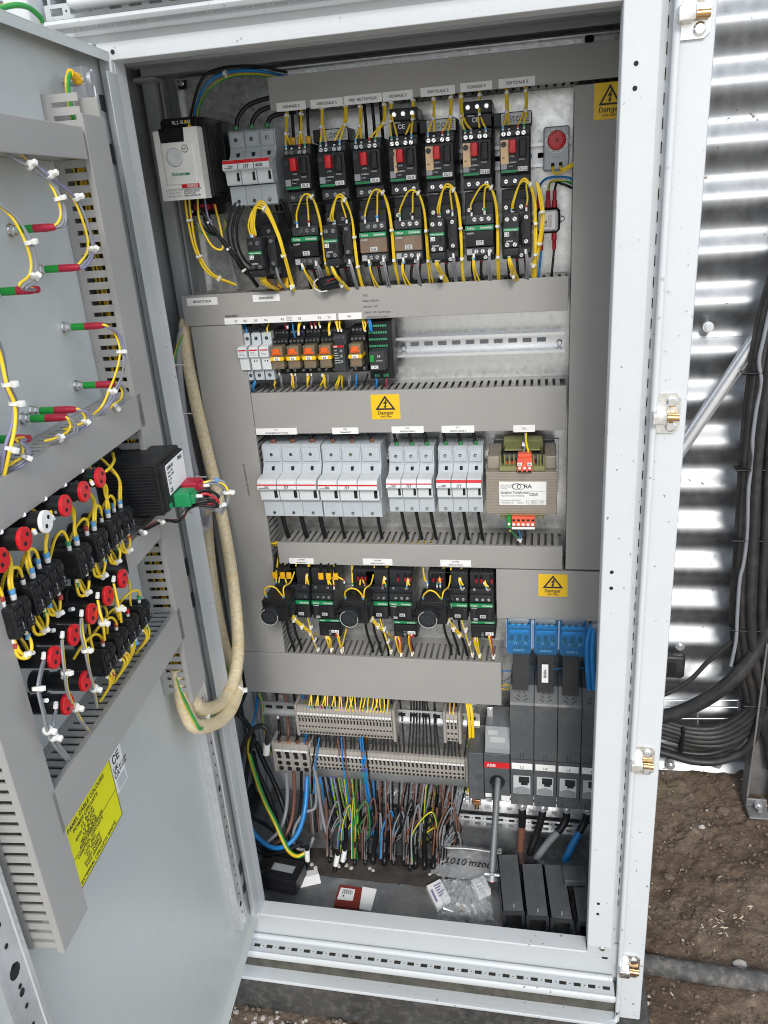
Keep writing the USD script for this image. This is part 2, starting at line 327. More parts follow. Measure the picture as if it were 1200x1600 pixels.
def quadsheet(a, b, c, d, th=0.3):
    """A thin sheet on the corners a b c d (anticlockwise seen from its front), th thick behind."""
    a, b, c, d = (np.asarray(p, float) for p in (a, b, c, d)); n = np.cross(b - a, d - a); n = n / np.linalg.norm(n) * th
    q = [(a, b, c, d), (b - n, a - n, d - n, c - n), (a - n, b - n, b, a), (b - n, c - n, c, b), (c - n, d - n, d, c), (d - n, a - n, a, d)]
    return np.array(q).reshape(24, 3), np.vstack([BOXF + 4 * k for k in range(6)])

# ---------------------------------------------------------------- things and parts
USED = {}
def numbered(parent, name):
    k = USED.get((parent, name), 0); USED[(parent, name)] = k + 1
    return f'{parent}/{name}' if k == 0 else f'{parent}/{name}_{k:03d}'
def emit(path, mesh, look):
    v, f = np.asarray(mesh[0], float), np.asarray(mesh[1])
    a, b, c = v[f[:, 0]], v[f[:, 1]], v[f[:, 2]]; fn = np.cross(b - a, c - a); n = np.zeros_like(v)
    for k in range(3): np.add.at(n, f[:, k], fn)
    ln = np.linalg.norm(n, axis=1, keepdims=True); n = np.where(ln > 0, n / np.maximum(ln, 1e-12), [0, 0, 1.0])
    m = UsdGeom.Mesh.Define(stage, path)
    m.CreatePointsAttr(Vt.Vec3fArray.FromNumpy((v / 1000).astype(np.float32)))
    m.CreateFaceVertexCountsAttr(Vt.IntArray.FromNumpy(np.full(len(f), 3, np.int32)))
    m.CreateFaceVertexIndicesAttr(Vt.IntArray.FromNumpy(f.astype(np.int32).ravel()))
    m.CreateSubdivisionSchemeAttr('none')
    m.CreateNormalsAttr(Vt.Vec3fArray.FromNumpy(n.astype(np.float32))); m.SetNormalsInterpolation('vertex')
    UsdShade.MaterialBindingAPI.Apply(m.GetPrim()).Bind(LOOK[look])
    return m.GetPrim()
class Part:
    def __init__(self, thing, path, prim): self.thing, self.path, self.prim = thing, path, prim
    def part(self, name, mesh, look, label=None, kind=None): return self.thing._add(self.path, name, mesh, look, label, kind)
class Thing:
    """One top-level object. Meshes are given in the working frame ('w') or in the door's frame ('d') and stored about the thing's base."""
    def __init__(self, name, label, category, base, group=None, frame='w', kind=None):
        self.path = numbered('/World', name); self.base = np.asarray(base, float)
        x = UsdGeom.Xform.Define(stage, self.path); self.prim = x.GetPrim()
        if frame == 'w': p = self.base
        else: p = HINGE + DS * self.base[0] + DN * self.base[1] + np.array([0, 0, self.base[2]])
        x.AddTranslateOp().Set(Gf.Vec3d(*(float(c) / 1000 for c in (p[0], p[1], p[2] - GROUND))))
        if frame == 'd': x.AddRotateZOp().Set(-math.degrees(DA))
        if kind: self.prim.SetCustomDataByKey('kind', kind)
        if label: self.prim.SetCustomDataByKey('label', label)
        if category: self.prim.SetCustomDataByKey('category', category)
        if group: self.prim.SetCustomDataByKey('group', group)
    def _add(self, parent, name, mesh, look, label=None, kind=None):
        path = numbered(parent, name)
        p = emit(path, (np.asarray(mesh[0]) - self.base, mesh[1]), look)
        if label: p.SetCustomDataByKey('label', label)
        if kind: p.SetCustomDataByKey('kind', kind)
        return Part(self, path, p)
    def part(self, name, mesh, look, label=None, kind=None): return self._add(self.path, name, mesh, look, label, kind)
def single(name, mesh, look, label=None, category=None, group=None, kind=None, base=None):
    path = numbered('/World', name); base = mesh[0].mean(0) * [1, 1, 0] + [0, 0, mesh[0][:, 2].min()] if base is None else np.asarray(base, float)
    p = emit(path, (mesh[0] - base, mesh[1]), look)
    UsdGeom.Xformable(p).AddTranslateOp().Set(Gf.Vec3d(*(float(c) / 1000 for c in (base[0], base[1], base[2] - GROUND))))
    for k, val in (('label', label), ('category', category), ('group', group), ('kind', kind)):
        if val: p.SetCustomDataByKey(k, val)
    return p
X1, Z1, Y1 = np.array([1.0, 0, 0]), np.array([0, 0, 1.0]), np.array([0, 1.0, 0])
PLATE = 1416.0     # front of the mounting plate
BACK = 1395.0      # depth datum of the fuse holders

def screw(c, axis, r=3.0, h=2.0, n=10):
    """A pan-head screw with a cross recess."""
    axis = np.asarray(axis, float); c = np.asarray(c, float)
    return lathe(c, axis, [(0, r), (h * 0.6, r), (h, r * 0.7), (h, 0.0)], n)
def tie(c, d, r, head=1.0, side=(0, -1, 0)):
    """A cable tie: a thin band round the bundle and its square head."""
    c, d = np.asarray(c, float), np.asarray(d, float); d = d / np.linalg.norm(d)
    s = np.asarray(side, float); s = s - d * (s @ d); s /= max(np.linalg.norm(s), 1e-6)
    e = np.cross(d, s); M = np.stack([e, s, d], 1)
    hd = xform(cbox(-2.2 * head, 2.2 * head, r * 0.8, r + 3.6 * head, -2.0 * head, 2.0 * head, 0.6), M, c)
    return cat(cyl(c - d * 1.6, c + d * 1.6, r, n=10), hd)
# ================================================================ ground and yard
def grid_axis(lo, hi, step, far_lo, far_hi):
    a = list(np.arange(lo, hi + 1e-6, step)); s = step
    while a[-1] < far_hi: s *= 1.35; a.append(a[-1] + s)
    s = step
    while a[0] > far_lo: s *= 1.35; a.insert(0, a[0] - s)
    return np.array(a)
gx, gy = grid_axis(-900, 1100, 9, -90000, 90000), grid_axis(700, 1830, 9, -90000, 90000)
GX, GY = np.meshgrid(gx, gy, indexing='ij')
near = np.clip(1 - (np.abs(GX) - 1500) / 3000, 0, 1) * np.clip(1 - (np.abs(GY - 1200) - 1500) / 3000, 0, 1)
p3 = np.stack([GX, GY, 0 * GX], -1)
hgt = (meshkit.fbm(p3 / 160.0, 5, 3) - 0.5) * 46 + (meshkit.fbm(p3 / 30.0, 4, 8) - 0.5) * 18
crack = np.abs(meshkit.fbm(p3 / 120.0, 4, 21) - 0.5)
hgt -= np.clip(0.014 - crack, 0, 1) / 0.014 * 9
bank = np.clip((GY - 1690) / 90, 0, 1) * np.clip((GX - 120) / 60, 0, 1)
hgt += bank * (16 + (meshkit.fbm(p3 / 70.0, 3, 31) - 0.5) * 40)
hgt *= near
under = ((GX > -720) & (GX < 190) & (GY > 1005) & (GY < 1480))
hgt = np.where(under, np.minimum(hgt, 0), hgt)
V = np.stack([GX, GY, GROUND + hgt], -1).reshape(-1, 3)
ii, jj = np.meshgrid(np.arange(len(gx) - 1), np.arange(len(gy) - 1), indexing='ij'); q = ii * len(gy) + jj
F = np.concatenate([np.stack([q, q + len(gy), q + len(gy) + 1], -1).reshape(-1, 3), np.stack([q, q + len(gy) + 1, q + 1], -1).reshape(-1, 3)])
single('ground', (V, F), 'soil', kind='structure', base=(0, 0, GROUND))
def sheet(x0, x1, y0, y1, z): return np.array([(x0, y0, z), (x1, y0, z), (x1, y1, z), (x0, y1, z)], float), BOXF.copy()
single('yard', sheet(-60000, 60000, -80000, 720, GROUND + 22), 'yard_concrete', kind='structure', base=(0, 0, GROUND))

# loose crumbs, straw and pebbles on the soil: nobody could count them
def ground_z(x, y):
    i = np.clip(np.searchsorted(gx, x) - 1, 0, len(gx) - 2); j = np.clip(np.searchsorted(gy, y) - 1, 0, len(gy) - 2); return GROUND + hgt[i, j]
def scatter(n, x0, x1, y0, y1, lo, hi, flat=0.6, long=1.0):
    ico = trimesh.creation.icosphere(0); parts = []
    for _ in range(n):
        x, y = RNG.uniform(x0, x1), RNG.uniform(y0, y1); s = RNG.uniform(lo, hi)
        v = np.array(ico.vertices) * RNG.uniform(0.6, 1.2, (12, 3)) * [s * long, s, s * flat] @ rotz(RNG.uniform(0, 6.3)).T
        f = np.array(ico.faces); parts.append((v[f].reshape(-1, 3) + [x, y, ground_z(x, y) + s * flat * 0.4], np.arange(60).reshape(-1, 3)))
    return cat(*parts)
single('soil_crumbs', cat(scatter(1500, 185, 700, 900, 1800, 1.5, 5.5), scatter(25, 185, 700, 900, 1800, 5, 9, 0.5), scatter(600, -720, 200, 880, 1006, 2, 8)), 'brown_crust', 'loose brown soil crumbs lying over the ground', 'soil crumbs', kind='stuff', base=(300, 1200, GROUND))
single('pebbles', cat(scatter(90, 190, 700, 900, 1800, 0.8, 3.0), scatter(20, 190, 700, 900, 1800, 3, 6), scatter(420, -720, 100, 860, 1004, 1.5, 7)), 'pale_stone', 'small pale pebbles scattered on the soil', 'pebbles', kind='stuff', base=(300, 1200, GROUND))
single('straw_bits', cat(scatter(60, 185, 700, 950, 1780, 0.7, 1.5, 0.4, 6.0), *[scatter(9, x, x + 60, y, y + 50, 0.8, 2.2, 0.5, 5.0) for x, y in ((330, 1300), (400, 1380), (380, 1330), (250, 1150))]), 'straw', 'pale straw bits and husks scattered on the brown soil', 'straw', kind='stuff', base=(300, 1200, GROUND))
def rock(x, y, s, seed, sq=0.6):
    m = trimesh.creation.icosphere(2); v = np.array(m.vertices); n = meshkit.fbm(v * 1.3 + seed * 7.1, 3, seed); v = v * (0.55 + 0.9 * n[:, None]) * [s, s * 0.8, s * sq]
    f = np.array(m.faces); return (v + [x, y, ground_z(x, y) + s * 0.2])[f].reshape(-1, 3), np.arange(len(f) * 3).reshape(-1, 3)
for k, (u, v, s, lk, lb) in enumerate([(1187, 1255, 17, 'pale_stone', 'pale grey stone by the foot of the steel upright'), (1186, 1272, 9, 'pale_stone', 'small pale stone just in front of the larger one at the upright'), (1046, 1365, 12, 'brown_crust', 'reddish brown clod near the cabinet edge'),
                                       (1155, 1508, 13, 'pale_stone', 'flat stone on the soil behind the black hose'), (1096, 1292, 8, 'pale_stone', 'small light clod in the middle of the soil'), (1130, 1262, 16, 'brown_crust', 'brown clod of crust below the silo wall')]):
    p = atz(u, v, GROUND + 4); single('stone', rock(p[0], p[1], s, k + 2), lk, lb, 'stone')

# ================================================================ silo wall of corrugated steel behind the cabinet
R_SILO, CX, CY = 8000.0, 250.0, 1812.0 + 8000.0
def wall_y(x, off=0.0): return CY - math.sqrt((R_SILO + off) ** 2 - (x - CX) ** 2)
PITCH, AMP, ZPH = 104.0, 12.5, 280.0
silo = Thing('silo_wall', 'curved silo wall of horizontally corrugated galvanised steel behind the cabinet', 'silo', (300, 1812, GROUND))
def corrugated(z0, z1, x0, x1, off, ph=0.0):
    zs = np.linspace(z0, z1, int((z1 - z0) / PITCH * 18) + 2); xs = np.linspace(x0, x1, 60)
    prof = AMP * np.cos(2 * np.pi * (zs - ZPH + 22 + ph) / PITCH); XX, ZZ = np.meshgrid(xs, zs, indexing='ij')
    th = np.arcsin((XX - CX) / R_SILO); rr = R_SILO + off + prof[None]
    v = np.stack([CX + rr * np.sin(th), CY - rr * np.cos(th), ZZ], -1).reshape(-1, 3); m = len(zs)
    i, j = np.meshgrid(np.arange(len(xs) - 1), np.arange(m - 1), indexing='ij'); q = i * m + j
    return v, np.concatenate([np.stack([q, q + m, q + m + 1], -1).reshape(-1, 3), np.stack([q, q + m + 1, q + 1], -1).reshape(-1, 3)])
silo.part('wall_sheet', corrugated(-330, 2400, -3500, 2600, 1.5), 'corrugated', label='upper corrugated sheet')
silo.part('wall_sheet', corrugated(GROUND + 10, -305, -3500, 2600, 0.0), 'corrugated', label='lower corrugated sheet, lapped under the upper one')
def bolt(u, v, Y=1797, r=9):
    p = at(u, v, Y); x, z = p[0], p[2]; y = wall_y(x, 12)
    return cat(cyl((x, y + 14, z), (x, y - 2, z), r * 1.25, n=16), cyl((x, y - 2, z), (x, y - 9, z), r * 0.8, n=6))
for u, v in ((1107, 511), (1063, 1011), (1048, 1198), (1122, 1197)): silo.part('bolt', bolt(u, v), 'zinc')

# diagonal galvanised strut
def wallp(u, v, Y): return at(u, v, Y)
strut = Thing('diagonal_strut', 'shiny galvanised tube strut running diagonally across the silo wall', 'strut', wallp(1065, 700, 1760))
a, b = wallp(1050, 722, 1762), wallp(1215, 480, 1762); a = a + (a - b) * 0.9
d_ = (b - a) / np.linalg.norm(b - a); b = a + d_ * 1500
strut.part('tube', cyl(a, b, 15, n=24), 'zinc')
strut.part('flattened_end', cbox(b[0] - 30, b[0] + 30, b[1] - 2, b[1] + 6, b[2] - 40, b[2] + 40, 3), 'zinc')

# steel upright at the foot on the right, with its bolt
up = Thing('steel_upright', 'dusty galvanised steel upright bolted to the ground behind the cable bundle', 'upright', atz(1180, 1235, GROUND))
ux0 = xx(1166, 1180, 1745)
poly = Polygon([(ux0, 1750), (ux0, 1700), (ux0 + 4, 1700), (ux0 + 4, 1746), (ux0 + 60, 1746), (ux0 + 60, 1700), (ux0 + 90, 1700), (ux0 + 90, 1704), (ux0 + 64, 1704), (ux0 + 64, 1750)])
up.part('channel', extr(poly, GROUND - 20, -1020, 'z'), 'galv_dusty')
up.part('foot_bracket', cat(cbox(ux0 - 2, ux0 + 46, 1690, 1697, GROUND - 5, GROUND + 34, 2), cbox(ux0 - 2, ux0 + 46, 1650, 1690, GROUND + 6, GROUND + 12, 2)), 'galv_dusty')
pb = np.array([ux0 + 24, 1690, GROUND + 24]); up.part('bolt', cat(cyl(pb, pb + [0, -14, 0], 9, n=6), cyl(pb, pb + [0, -30, 0], 5, n=10)), 'zinc')

# dark cables rising along the upright, swinging left behind the cabinet
cb = Thing('cable_bundle', 'thick bundle of dusty black cables strapped to the upright and curving behind the cabinet', 'cable bundle', atz(1170, 1100, GROUND))
def wp(pts, Y): return [at(u, v, Y + (q[0] if q else 0)) for u, v, *q in pts]
base_path = [(1420, -260), (1370, -60), (1318, 150), (1268, 330), (1232, 430), (1204, 540), (1183, 700), (1176, 840), (1170, 960), (1177, 1040), (1186, 1090), (1172, 1130), (1130, 1156), (1085, 1158), (1040, 1146), (985, 1130)]
for k, (dx, r, dy, sg) in enumerate([(-22, 9, 0, 0.4), (-12, 10, -6, 0.75), (-2, 9, -10, 0.9), (8, 10, -4, 1.05), (18, 11, 0, 1.2), (30, 12, 2, 1.5), (-30, 8, 10, 0.3), (24, 10, -12, 1.1), (4, 10, -18, 1.0)]):
    pts = [(u + dx * 0.8 + 2 * math.sin(k + v / 90.0), v, dy) if v < 1110 else (u + dx * 0.3, v - 4 + (k - 2.5) * 6.5, dy) for u, v in base_path]
    if k in (5, 7): pts = [(u + 20, v, dy) for u, v in base_path[:12]] + [(1200, 1160, 0), (1205, 1200, 0)]
    cb.part('cable', tube(wp(pts, 1728), r, 10, 4), 'cable_dusty')
cb.part('cable', tube(wp([(1200, 880, 0), (1185, 930, -5), (1160, 985, -8), (1135, 1010, -5), (1105, 1035, 0), (1075, 1065, 0), (1030, 1088, 0), (970, 1100, 0)], 1735), 6, 8, 4), 'cable_dusty', label='thin cable leaving to the left')
cb.part('cable', tube(wp([(1215, 900, 0), (1200, 980, 0), (1165, 1040, -12), (1125, 1078, -16), (1080, 1105, -14), (1035, 1120, -8), (960, 1135, 0)], 1722), 17, 12, 4), 'cable_dusty', label='thickest ribbed cable')
for (u, v) in ((1192, 581), (1180, 732), (1172, 842), (1170, 982), (1188, 1100)):
    p = at(u, v, 1722); cb.part('cable_strap', cbox(p[0] - 42, p[0] + 46, p[1] - 14, p[1] + 16, p[2] - 2.5, p[2] + 2.5, 2), 'black_plastic')
p = at(1065, 1152, 1722); cb.part('cable_strap', cbox(p[0] - 5, p[0] + 5, p[1] - 14, p[1] + 16, p[2] - 40, p[2] + 34, 3), 'black_plastic')
gc = Thing('grey_cable', 'thin pale grey cable wandering down beside the dark bundle, its cut end hanging', 'cable', at(1143, 1040, 1715))
gc.part('sheath', tube(wp([(1400, -220), (1330, 100), (1250, 360), (1212, 450), (1193, 530), (1186, 565), (1190, 600), (1182, 640), (1176, 690), (1178, 720), (1170, 760), (1168, 830), (1162, 880), (1156, 905), (1152, 960), (1150, 1000), (1142, 1040)], 1712), 4.2, 8, 4), 'wire_grey')
# welded wire mesh behind the cables
wm = Thing('wire_mesh', 'galvanised welded wire tray running behind the black cables', 'wire tray', at(1100, 1140, 1770))
for v, x0, x1 in ((1093, 940, 1260), (1104, 940, 1260), (1122, 940, 1260), (1137, 940, 1260)):
    wm.part('wire', tube([at(x0, v + 1, 1758), at(x1, v + 1, 1752)], 1.9, 6, 1), 'zinc')
for u in (1090, 1153): wm.part('wire', tube([at(u, 1092, 1755), at(u, 1138, 1755)], 1.9, 6, 1), 'zinc')
for v in (836, 900, 950, 980, 1026): wm.part('wire', tube([at(1186, v, 1756), at(1290, v, 1756)], 2.0, 6, 1), 'zinc')
jb = Thing('black_clip_box', 'weathered black plastic box on the silo wall behind the cabinet edge', 'clip box', at(1055, 1038, 1795))
p0, p1 = at(1030, 1022, 1780), at(1068, 1058, 1780)
jb.part('body', cbox(p0[0], p1[0], 1768, 1800, p1[2], p0[2], 7), 'cable_dusty'); jb.part('recess', cbox(p0[0] + 22, p1[0] - 22, 1765, 1769, p1[2] + 14, p0[2] - 14, 2), 'hole_black')
# hose on the soil
hs = Thing('black_hose', 'dusty black hose lying on the soil past the cabinet foot', 'hose', atz(1100, 1522, GROUND))
hp = [atz(u, v, GROUND + 15) for u, v in ((940, 1492), (1010, 1506), (1060, 1515), (1110, 1523), (1160, 1530), (1210, 1536), (1300, 1548), (1450, 1560), (1700, 1566), (2100, 1560))]
hs.part('tube', tube(hp, 19, 16, 5), 'hose_dusty')
# ledge of crusted soil at the wall foot is part of the ground sheet; the concrete blocks carry the cabinet
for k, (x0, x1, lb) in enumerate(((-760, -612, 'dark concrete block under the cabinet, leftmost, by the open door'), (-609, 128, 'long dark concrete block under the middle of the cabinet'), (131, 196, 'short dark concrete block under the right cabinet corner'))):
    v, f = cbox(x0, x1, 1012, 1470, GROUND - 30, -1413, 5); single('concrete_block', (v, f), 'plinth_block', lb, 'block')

# ================================================================ cabinet
cab = Thing('electrical_cabinet', 'light grey steel control cabinet standing open on concrete blocks', 'cabinet', (-170, 1200, -1411))
XL, XR, ZT, ZB = -690.0, 178.0, 258.0, -1410.0
YB = 1440.0
cab.part('left_wall', box(XL - 2, XL, 1070, YB, ZB, ZT), 'paint_grey')
cab.part('right_wall', box(XR - 6, XR - 4, 1070, YB, ZB, ZT), 'paint_grey')
cab.part('rear_wall', box(XL, XR - 6, YB, YB + 2, ZB, ZT), 'paint_grey')
cab.part('roof', box(XL - 4, XR - 2, 1034, YB, ZT, ZT + 3), 'paint_grey')
cab.part('floor_plate', box(XL, XR - 6, 1064, 1426, -1318, -1315), 'floor_steel')
# mounting plate: drawn down in a fold at its top
mp_l, mp_t, mp_b = xx(304, 300, PLATE), 205.0, -1225.0
cab.part('mounting_plate', cat(box(mp_l, XR - 30, PLATE, PLATE + 3, mp_b, mp_t), box(mp_l, XR - 30, PLATE - 14, PLATE + 3, mp_t, mp_t + 2), box(mp_l, mp_l + 2, PLATE - 12, PLATE, mp_b, mp_t)), 'sheet_steel')
# rear pillar at the left and its foot clip, top cross rails (slotted)
xp = xx(262, 300, 1420)
cab.part('rear_pillar', cat(cbox(xp - 12, xp + 16, 1404, 1436, ZB + 95, 215, 5), cbox(xp + 18, xp + 24, 1412, 1438, ZB + 95, 215, 2)), 'paint_grey')
cab.part('pillar_bracket', cbox(xp - 14, xp + 26, 1380, 1420, 205, 214, 3), 'paint_grey')
def slotted(x0, x1, y, z0, z1, pitch, sw, sh, th=2.0):
    """A strip of sheet steel with a row of oblong slots, lying in the x-z plane."""
    s = sbox(x0, z0, x1, z1); cuts = [sbox(x - sw / 2, (z0 + z1) / 2 - sh / 2, x + sw / 2, (z0 + z1) / 2 + sh / 2) for x in np.arange(x0 + pitch * 0.6, x1 - pitch * 0.4, pitch)]
    dots = [Point(x + pitch / 2, (z0 + z1) / 2).buffer(1.6, 2) for x in np.arange(x0 + pitch * 0.6, x1 - pitch * 1.2, pitch)]
    return extr(s.difference(shapely.union_all(cuts + dots)), y, y + th, 'y')
zr0 = zz(516, 68, 1330); zr1 = zr0 + 2 * (zz(516, 58, 1330) - zr0)
cab.part('roof_rail', cat(slotted(XL + 30, XR - 20, 1330, zr0, zr1, 25, 12.5, 7), box(XL + 30, XR - 20, 1332, 1362, zr1 - 2, zr1), box(XL + 30, XR - 20, 1332, 1362, zr0, zr0 + 1.5), box(XL + 30, XR - 20, 1360, 1362, zr0 + 1.5, zr1 - 2)), 'paint_grey', label='slotted rail under the cabinet roof')
cab.part('roof_rail', cat(box(XL + 30, XR - 20, 1380, 1384, zr0 - 8, zr0 + 8), box(XL + 30, XR - 20, 1384, 1420, zr0 - 8, zr0 - 6)), 'paint_grey', label='plain rear rail under the cabinet roof')
zf = -1290
cab.part('floor_rail', cat(slotted(xx(560, 1300, 1425), XR - 8, 1420, -1296, -1268, 25, 13, 8), box(xx(560, 1300, 1425), XR - 8, 1390, 1422, -1297, -1296)), 'zinc', label='slotted rail along the rear of the floor')
cab.part('floor_rail', cat(slotted(xx(560, 1330, 1390), XR - 8, 1380, -1316, -1300, 25, 13, 7)), 'zinc', label='lower slotted rail on the floor')
# side struts on the left inner wall near the floor
cab.part('side_rail', cat(box(XL, XL + 34, 1090, 1410, -1312, -1309), cbox(XL + 2, XL + 12, 1090, 1410, -1309, -1292, 2)), 'dark_grey_plastic')
# front frame, top: opening edge, recess, bead, slotted ledge, lip
zt1 = zz(300, 80, 1032); zt2 = zz(300, 49, 1032)
x0t, x1t = -640, XR - 44
zv = lambda v, Y: zz(300, v, Y)
cab.part('top_rail', cat(cbox(-548, 83, 1032, 1062, zt1, zt2, 1.2)), 'paint_white', label='front rail above the opening')
cab.part('top_recess', quadsheet((-600, 1034, zt2 - 0.5), (XR - 46, 1034, zt2 - 0.5), (XR - 46, 1026, zv(34, 1026)), (-600, 1026, zv(34, 1026)), -1.5), 'paint_grey', label='recess between the rail and the bead')
cab.part('top_bead', tube([(-566, 1023, zv(30.5, 1023)), (XR - 46, 1023, zv(30.5, 1023))], 3.8, 12, 1), 'paint_white')
sl = slotted(-590, XR - 46, 0, 0, 12, 25, 14, 4); k_ = (zv(19, 1014) - zv(28, 1022)) / 12.0
cab.part('top_ledge', (np.stack([sl[0][:, 0], 1022 - sl[0][:, 2] * 8 / 12.0, zv(28, 1022) + sl[0][:, 2] * k_ + sl[0][:, 1]], 1), sl[1]), 'paint_grey', label='slotted ledge under the top lip')
cab.part('top_lip', cbox(-600, XR - 44, 1005, 1014, zv(19, 1010), zv(5, 1010), 4), 'paint_white')
sl = slotted(-600, XR - 44, 0, zv(4, 1020), zv(-22, 1020), 26, 16, 8)
cab.part('cornice_strip', move(sl, (0, 1020, 0)), 'paint_grey', label='slotted strip above the top lip')
cab.part('cornice_strip', cbox(-560, XR - 44, 1000, 1030, zv(-14, 1000), zv(-34, 1000), 4), 'paint_white', label='outermost top strip')
cab.part('corner_plate', cat(box(-640, -549, 1034, 1036, 160, zt2 + 30), cbox(-640, -606, 995, 1034, zt2 + 2, zt2 + 60, 4)), 'paint_white', label='top left corner plate')
for u, v in ((142, 73), (131, 58)): cab.part('corner_screw', screw(at(u, v, 1033), (0, -1, 0), 5, 3), 'chrome')
cab.part('plug_hole', cyl(at(176, 81, 1031.4), at(176, 81, 1031.4) + [0, -0.6, 0], 2.6), 'hole_black')
# front frame, left lip beside the hinges
def vstrip(u, v): return xx(u, v, 1035)
cab.part('left_lip', cat(cbox(-546, -529, 1028, 1064, -1262, zt1 + 2, 1.5), box(-546, -531, 1064, 1068, -1262, zt1)), 'paint_white', label='opening lip on the hinge side')
cab.part('left_post', cat(box(XL - 4, -546, 1062, 1066, ZB, ZT), box(-600, -596, 1030, 1062, ZB, ZT)), 'paint_grey', label='recessed post behind the hinges')
# front frame, right: face, recessed strip with slits, bead, outer face
cab.part('right_face', cbox(81, 123, 1031, 1064, -1246, ZT, 2.2), 'paint_white', label='inner face of the lock side post')
xs0 = 123
cab.part('right_strip', box(xs0, 136, 1040, 1043, -1400, ZT), 'paint_white', label='recessed strip beside the bead')
cab.part('right_return', quadsheet((122, 1032, -1246), (136, 1044, -1246), (136, 1044, ZT), (122, 1032, ZT), 1), 'paint_white')
sv = [box(129.4, 130.4, 1037.4, 1040.2, z, z + 12) for z in np.arange(-1150, 240, 25)]
cab.part('slit_row', cat(*sv), 'hole_black')
cab.part('frame_bead', tube([(137.5, 1024, 262), (137.5, 1024, -1300), (137.5, 1022, -1388), (134, 1018, -1402), (122, 1014, -1406), (0, 1012, -1406), (-600, 1012, -1406)], 4.2, 12, 2), 'paint_white', label='rounded bead round the door recess')
cab.part('right_outer_face', cbox(140, XR, 1028, 1060, -1413, ZT, 2.0), 'paint_white', label='outer face of the lock side post')
for u, v in ((994, 99), (992, 138), (956, 894), (955, 919), (935, 1412), (934, 1428)):
    p = at(u, v, 1031); cab.part('plug_hole', cyl(p, p + [0, -0.5, 0], 2.7), 'hole_black')
p = at(941, 1482, 1033); cab.part('corner_screw', screw(p, (0, -1, 0), 5, 3), 'chrome')
# front frame, sill: top face, front face, bead, slotted ledge, lip, gap, lower plate
cab.part('sill_top', cbox(-546, 81, 1032, 1064, -1266, -1260, 1.2), 'paint_white')
cab.part('sill_face', cat(box(-600, 136, 1034, 1038, -1318, -1262), box(82, 136, 1035, 1038, -1262, -1240)), 'paint_grey', label='grey front face of the sill')
cab.part('sill_bead', tube([(-600, 1028, -1315), (126, 1028, -1315)], 5.5, 12, 1), 'paint_white')
sl = slotted(-600, 128, 0, 0, 26, 25, 12.5, 8)
cab.part('sill_ledge', (sl[0][:, [0, 2, 1]] + [0, 999, -1321], sl[1][:, ::-1]), 'paint_grey', label='slotted ledge of the sill')
cab.part('sill_lip', cat(cbox(-600, 130, 993, 1001, -1333, -1318, 3)), 'paint_white')
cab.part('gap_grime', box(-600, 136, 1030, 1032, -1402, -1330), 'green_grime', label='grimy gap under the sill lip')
cab.part('lower_plate', cat(cbox(-640, 134, 1004, 1034, -1410, -1402, 1.2)), 'paint_white')
p = at(945, 1497, 1033.5); cab.part('plug_hole', cbox(p[0] - 5, p[0] + 5, 1033.2, 1034, p[2] - 2.2, p[2] + 2.2, 1), 'hole_black')
# keepers for the lock rods on the right outer face
def keeper(u, v, full=True):
    p = at(u, v, 1028); x, z = p[0], p[2]; s = 1.0
    k = cab.part('lock_keeper', cat(extr(Polygon([(x - 15, z - 26), (x + 9, z - 26), (x + 15, z - 20), (x + 15, z + 20), (x + 9, z + 26), (x - 15, z + 26)]), 1024.5, 1027.8, 'y'), cbox(x - 21, x - 2, 1008, 1025, z - 11, z + 5, 2)), 'yellow_zinc')
    k.part('roller', cyl((x - 3, 1018, z - 4), (x + 13, 1018, z - 4), 4.6, n=14), 'brass')
    for dz in (15, -17): k.part('screw', cat(screw((x + 4, 1024.5, z + dz), (0, -1, 0), 7, 3, 14), cyl((x + 4, 1021.4, z + dz), (x + 4, 1021.2, z + dz), 2.4, n=6)), 'chrome')
for u, v in ((1088, 18), (1043, 645), (1006, 1187), (985, 1508)): keeper(u, v)
# washers seen through the plate and screws
p = at(285, 131, PLATE - 2); cab.part('plate_washer', cat(cyl(p + [0, 0, 0], p + [0, -4, 0], 9, n=18)), 'black_plastic').part('screw', screw(p + [0, -4, 0], (0, -1, 0), 5, 3), 'chrome')
p = at(921, 60, 1406); cab.part('plate_hole', cyl(p, p + [0, -1, 0], 7, n=16), 'hole_black')
# hinge blocks along the left lip
for v0, v1, u0, u1 in ((146, 173, 152, 172), (223, 256, 168, 187), (877, 905, 294, 308), (930, 955, 303, 315), (1352, 1372, 372, 386), (1386, 1402, 380, 396)):
    p, q = at(u0, v0, 1015), at(u1, v1, 1015); cab.part('hinge_block', cbox(-566, -546.5, 1004, 1030, q[2], p[2], 1.5), 'dark_grey_plastic')
for v0, v1, u in ((173, 222, 172), (905, 930, 303), (1372, 1386, 381)):
    p, q = at(u, v0, 1018), at(u, v1, 1018); h_ = cab.part('hinge_pin', cat(cbox(-562, -547, 1018, 1030, q[2], p[2], 1), cyl((-556, 1014, q[2]), (-556, 1014, p[2]), 4, n=10)), 'zinc')
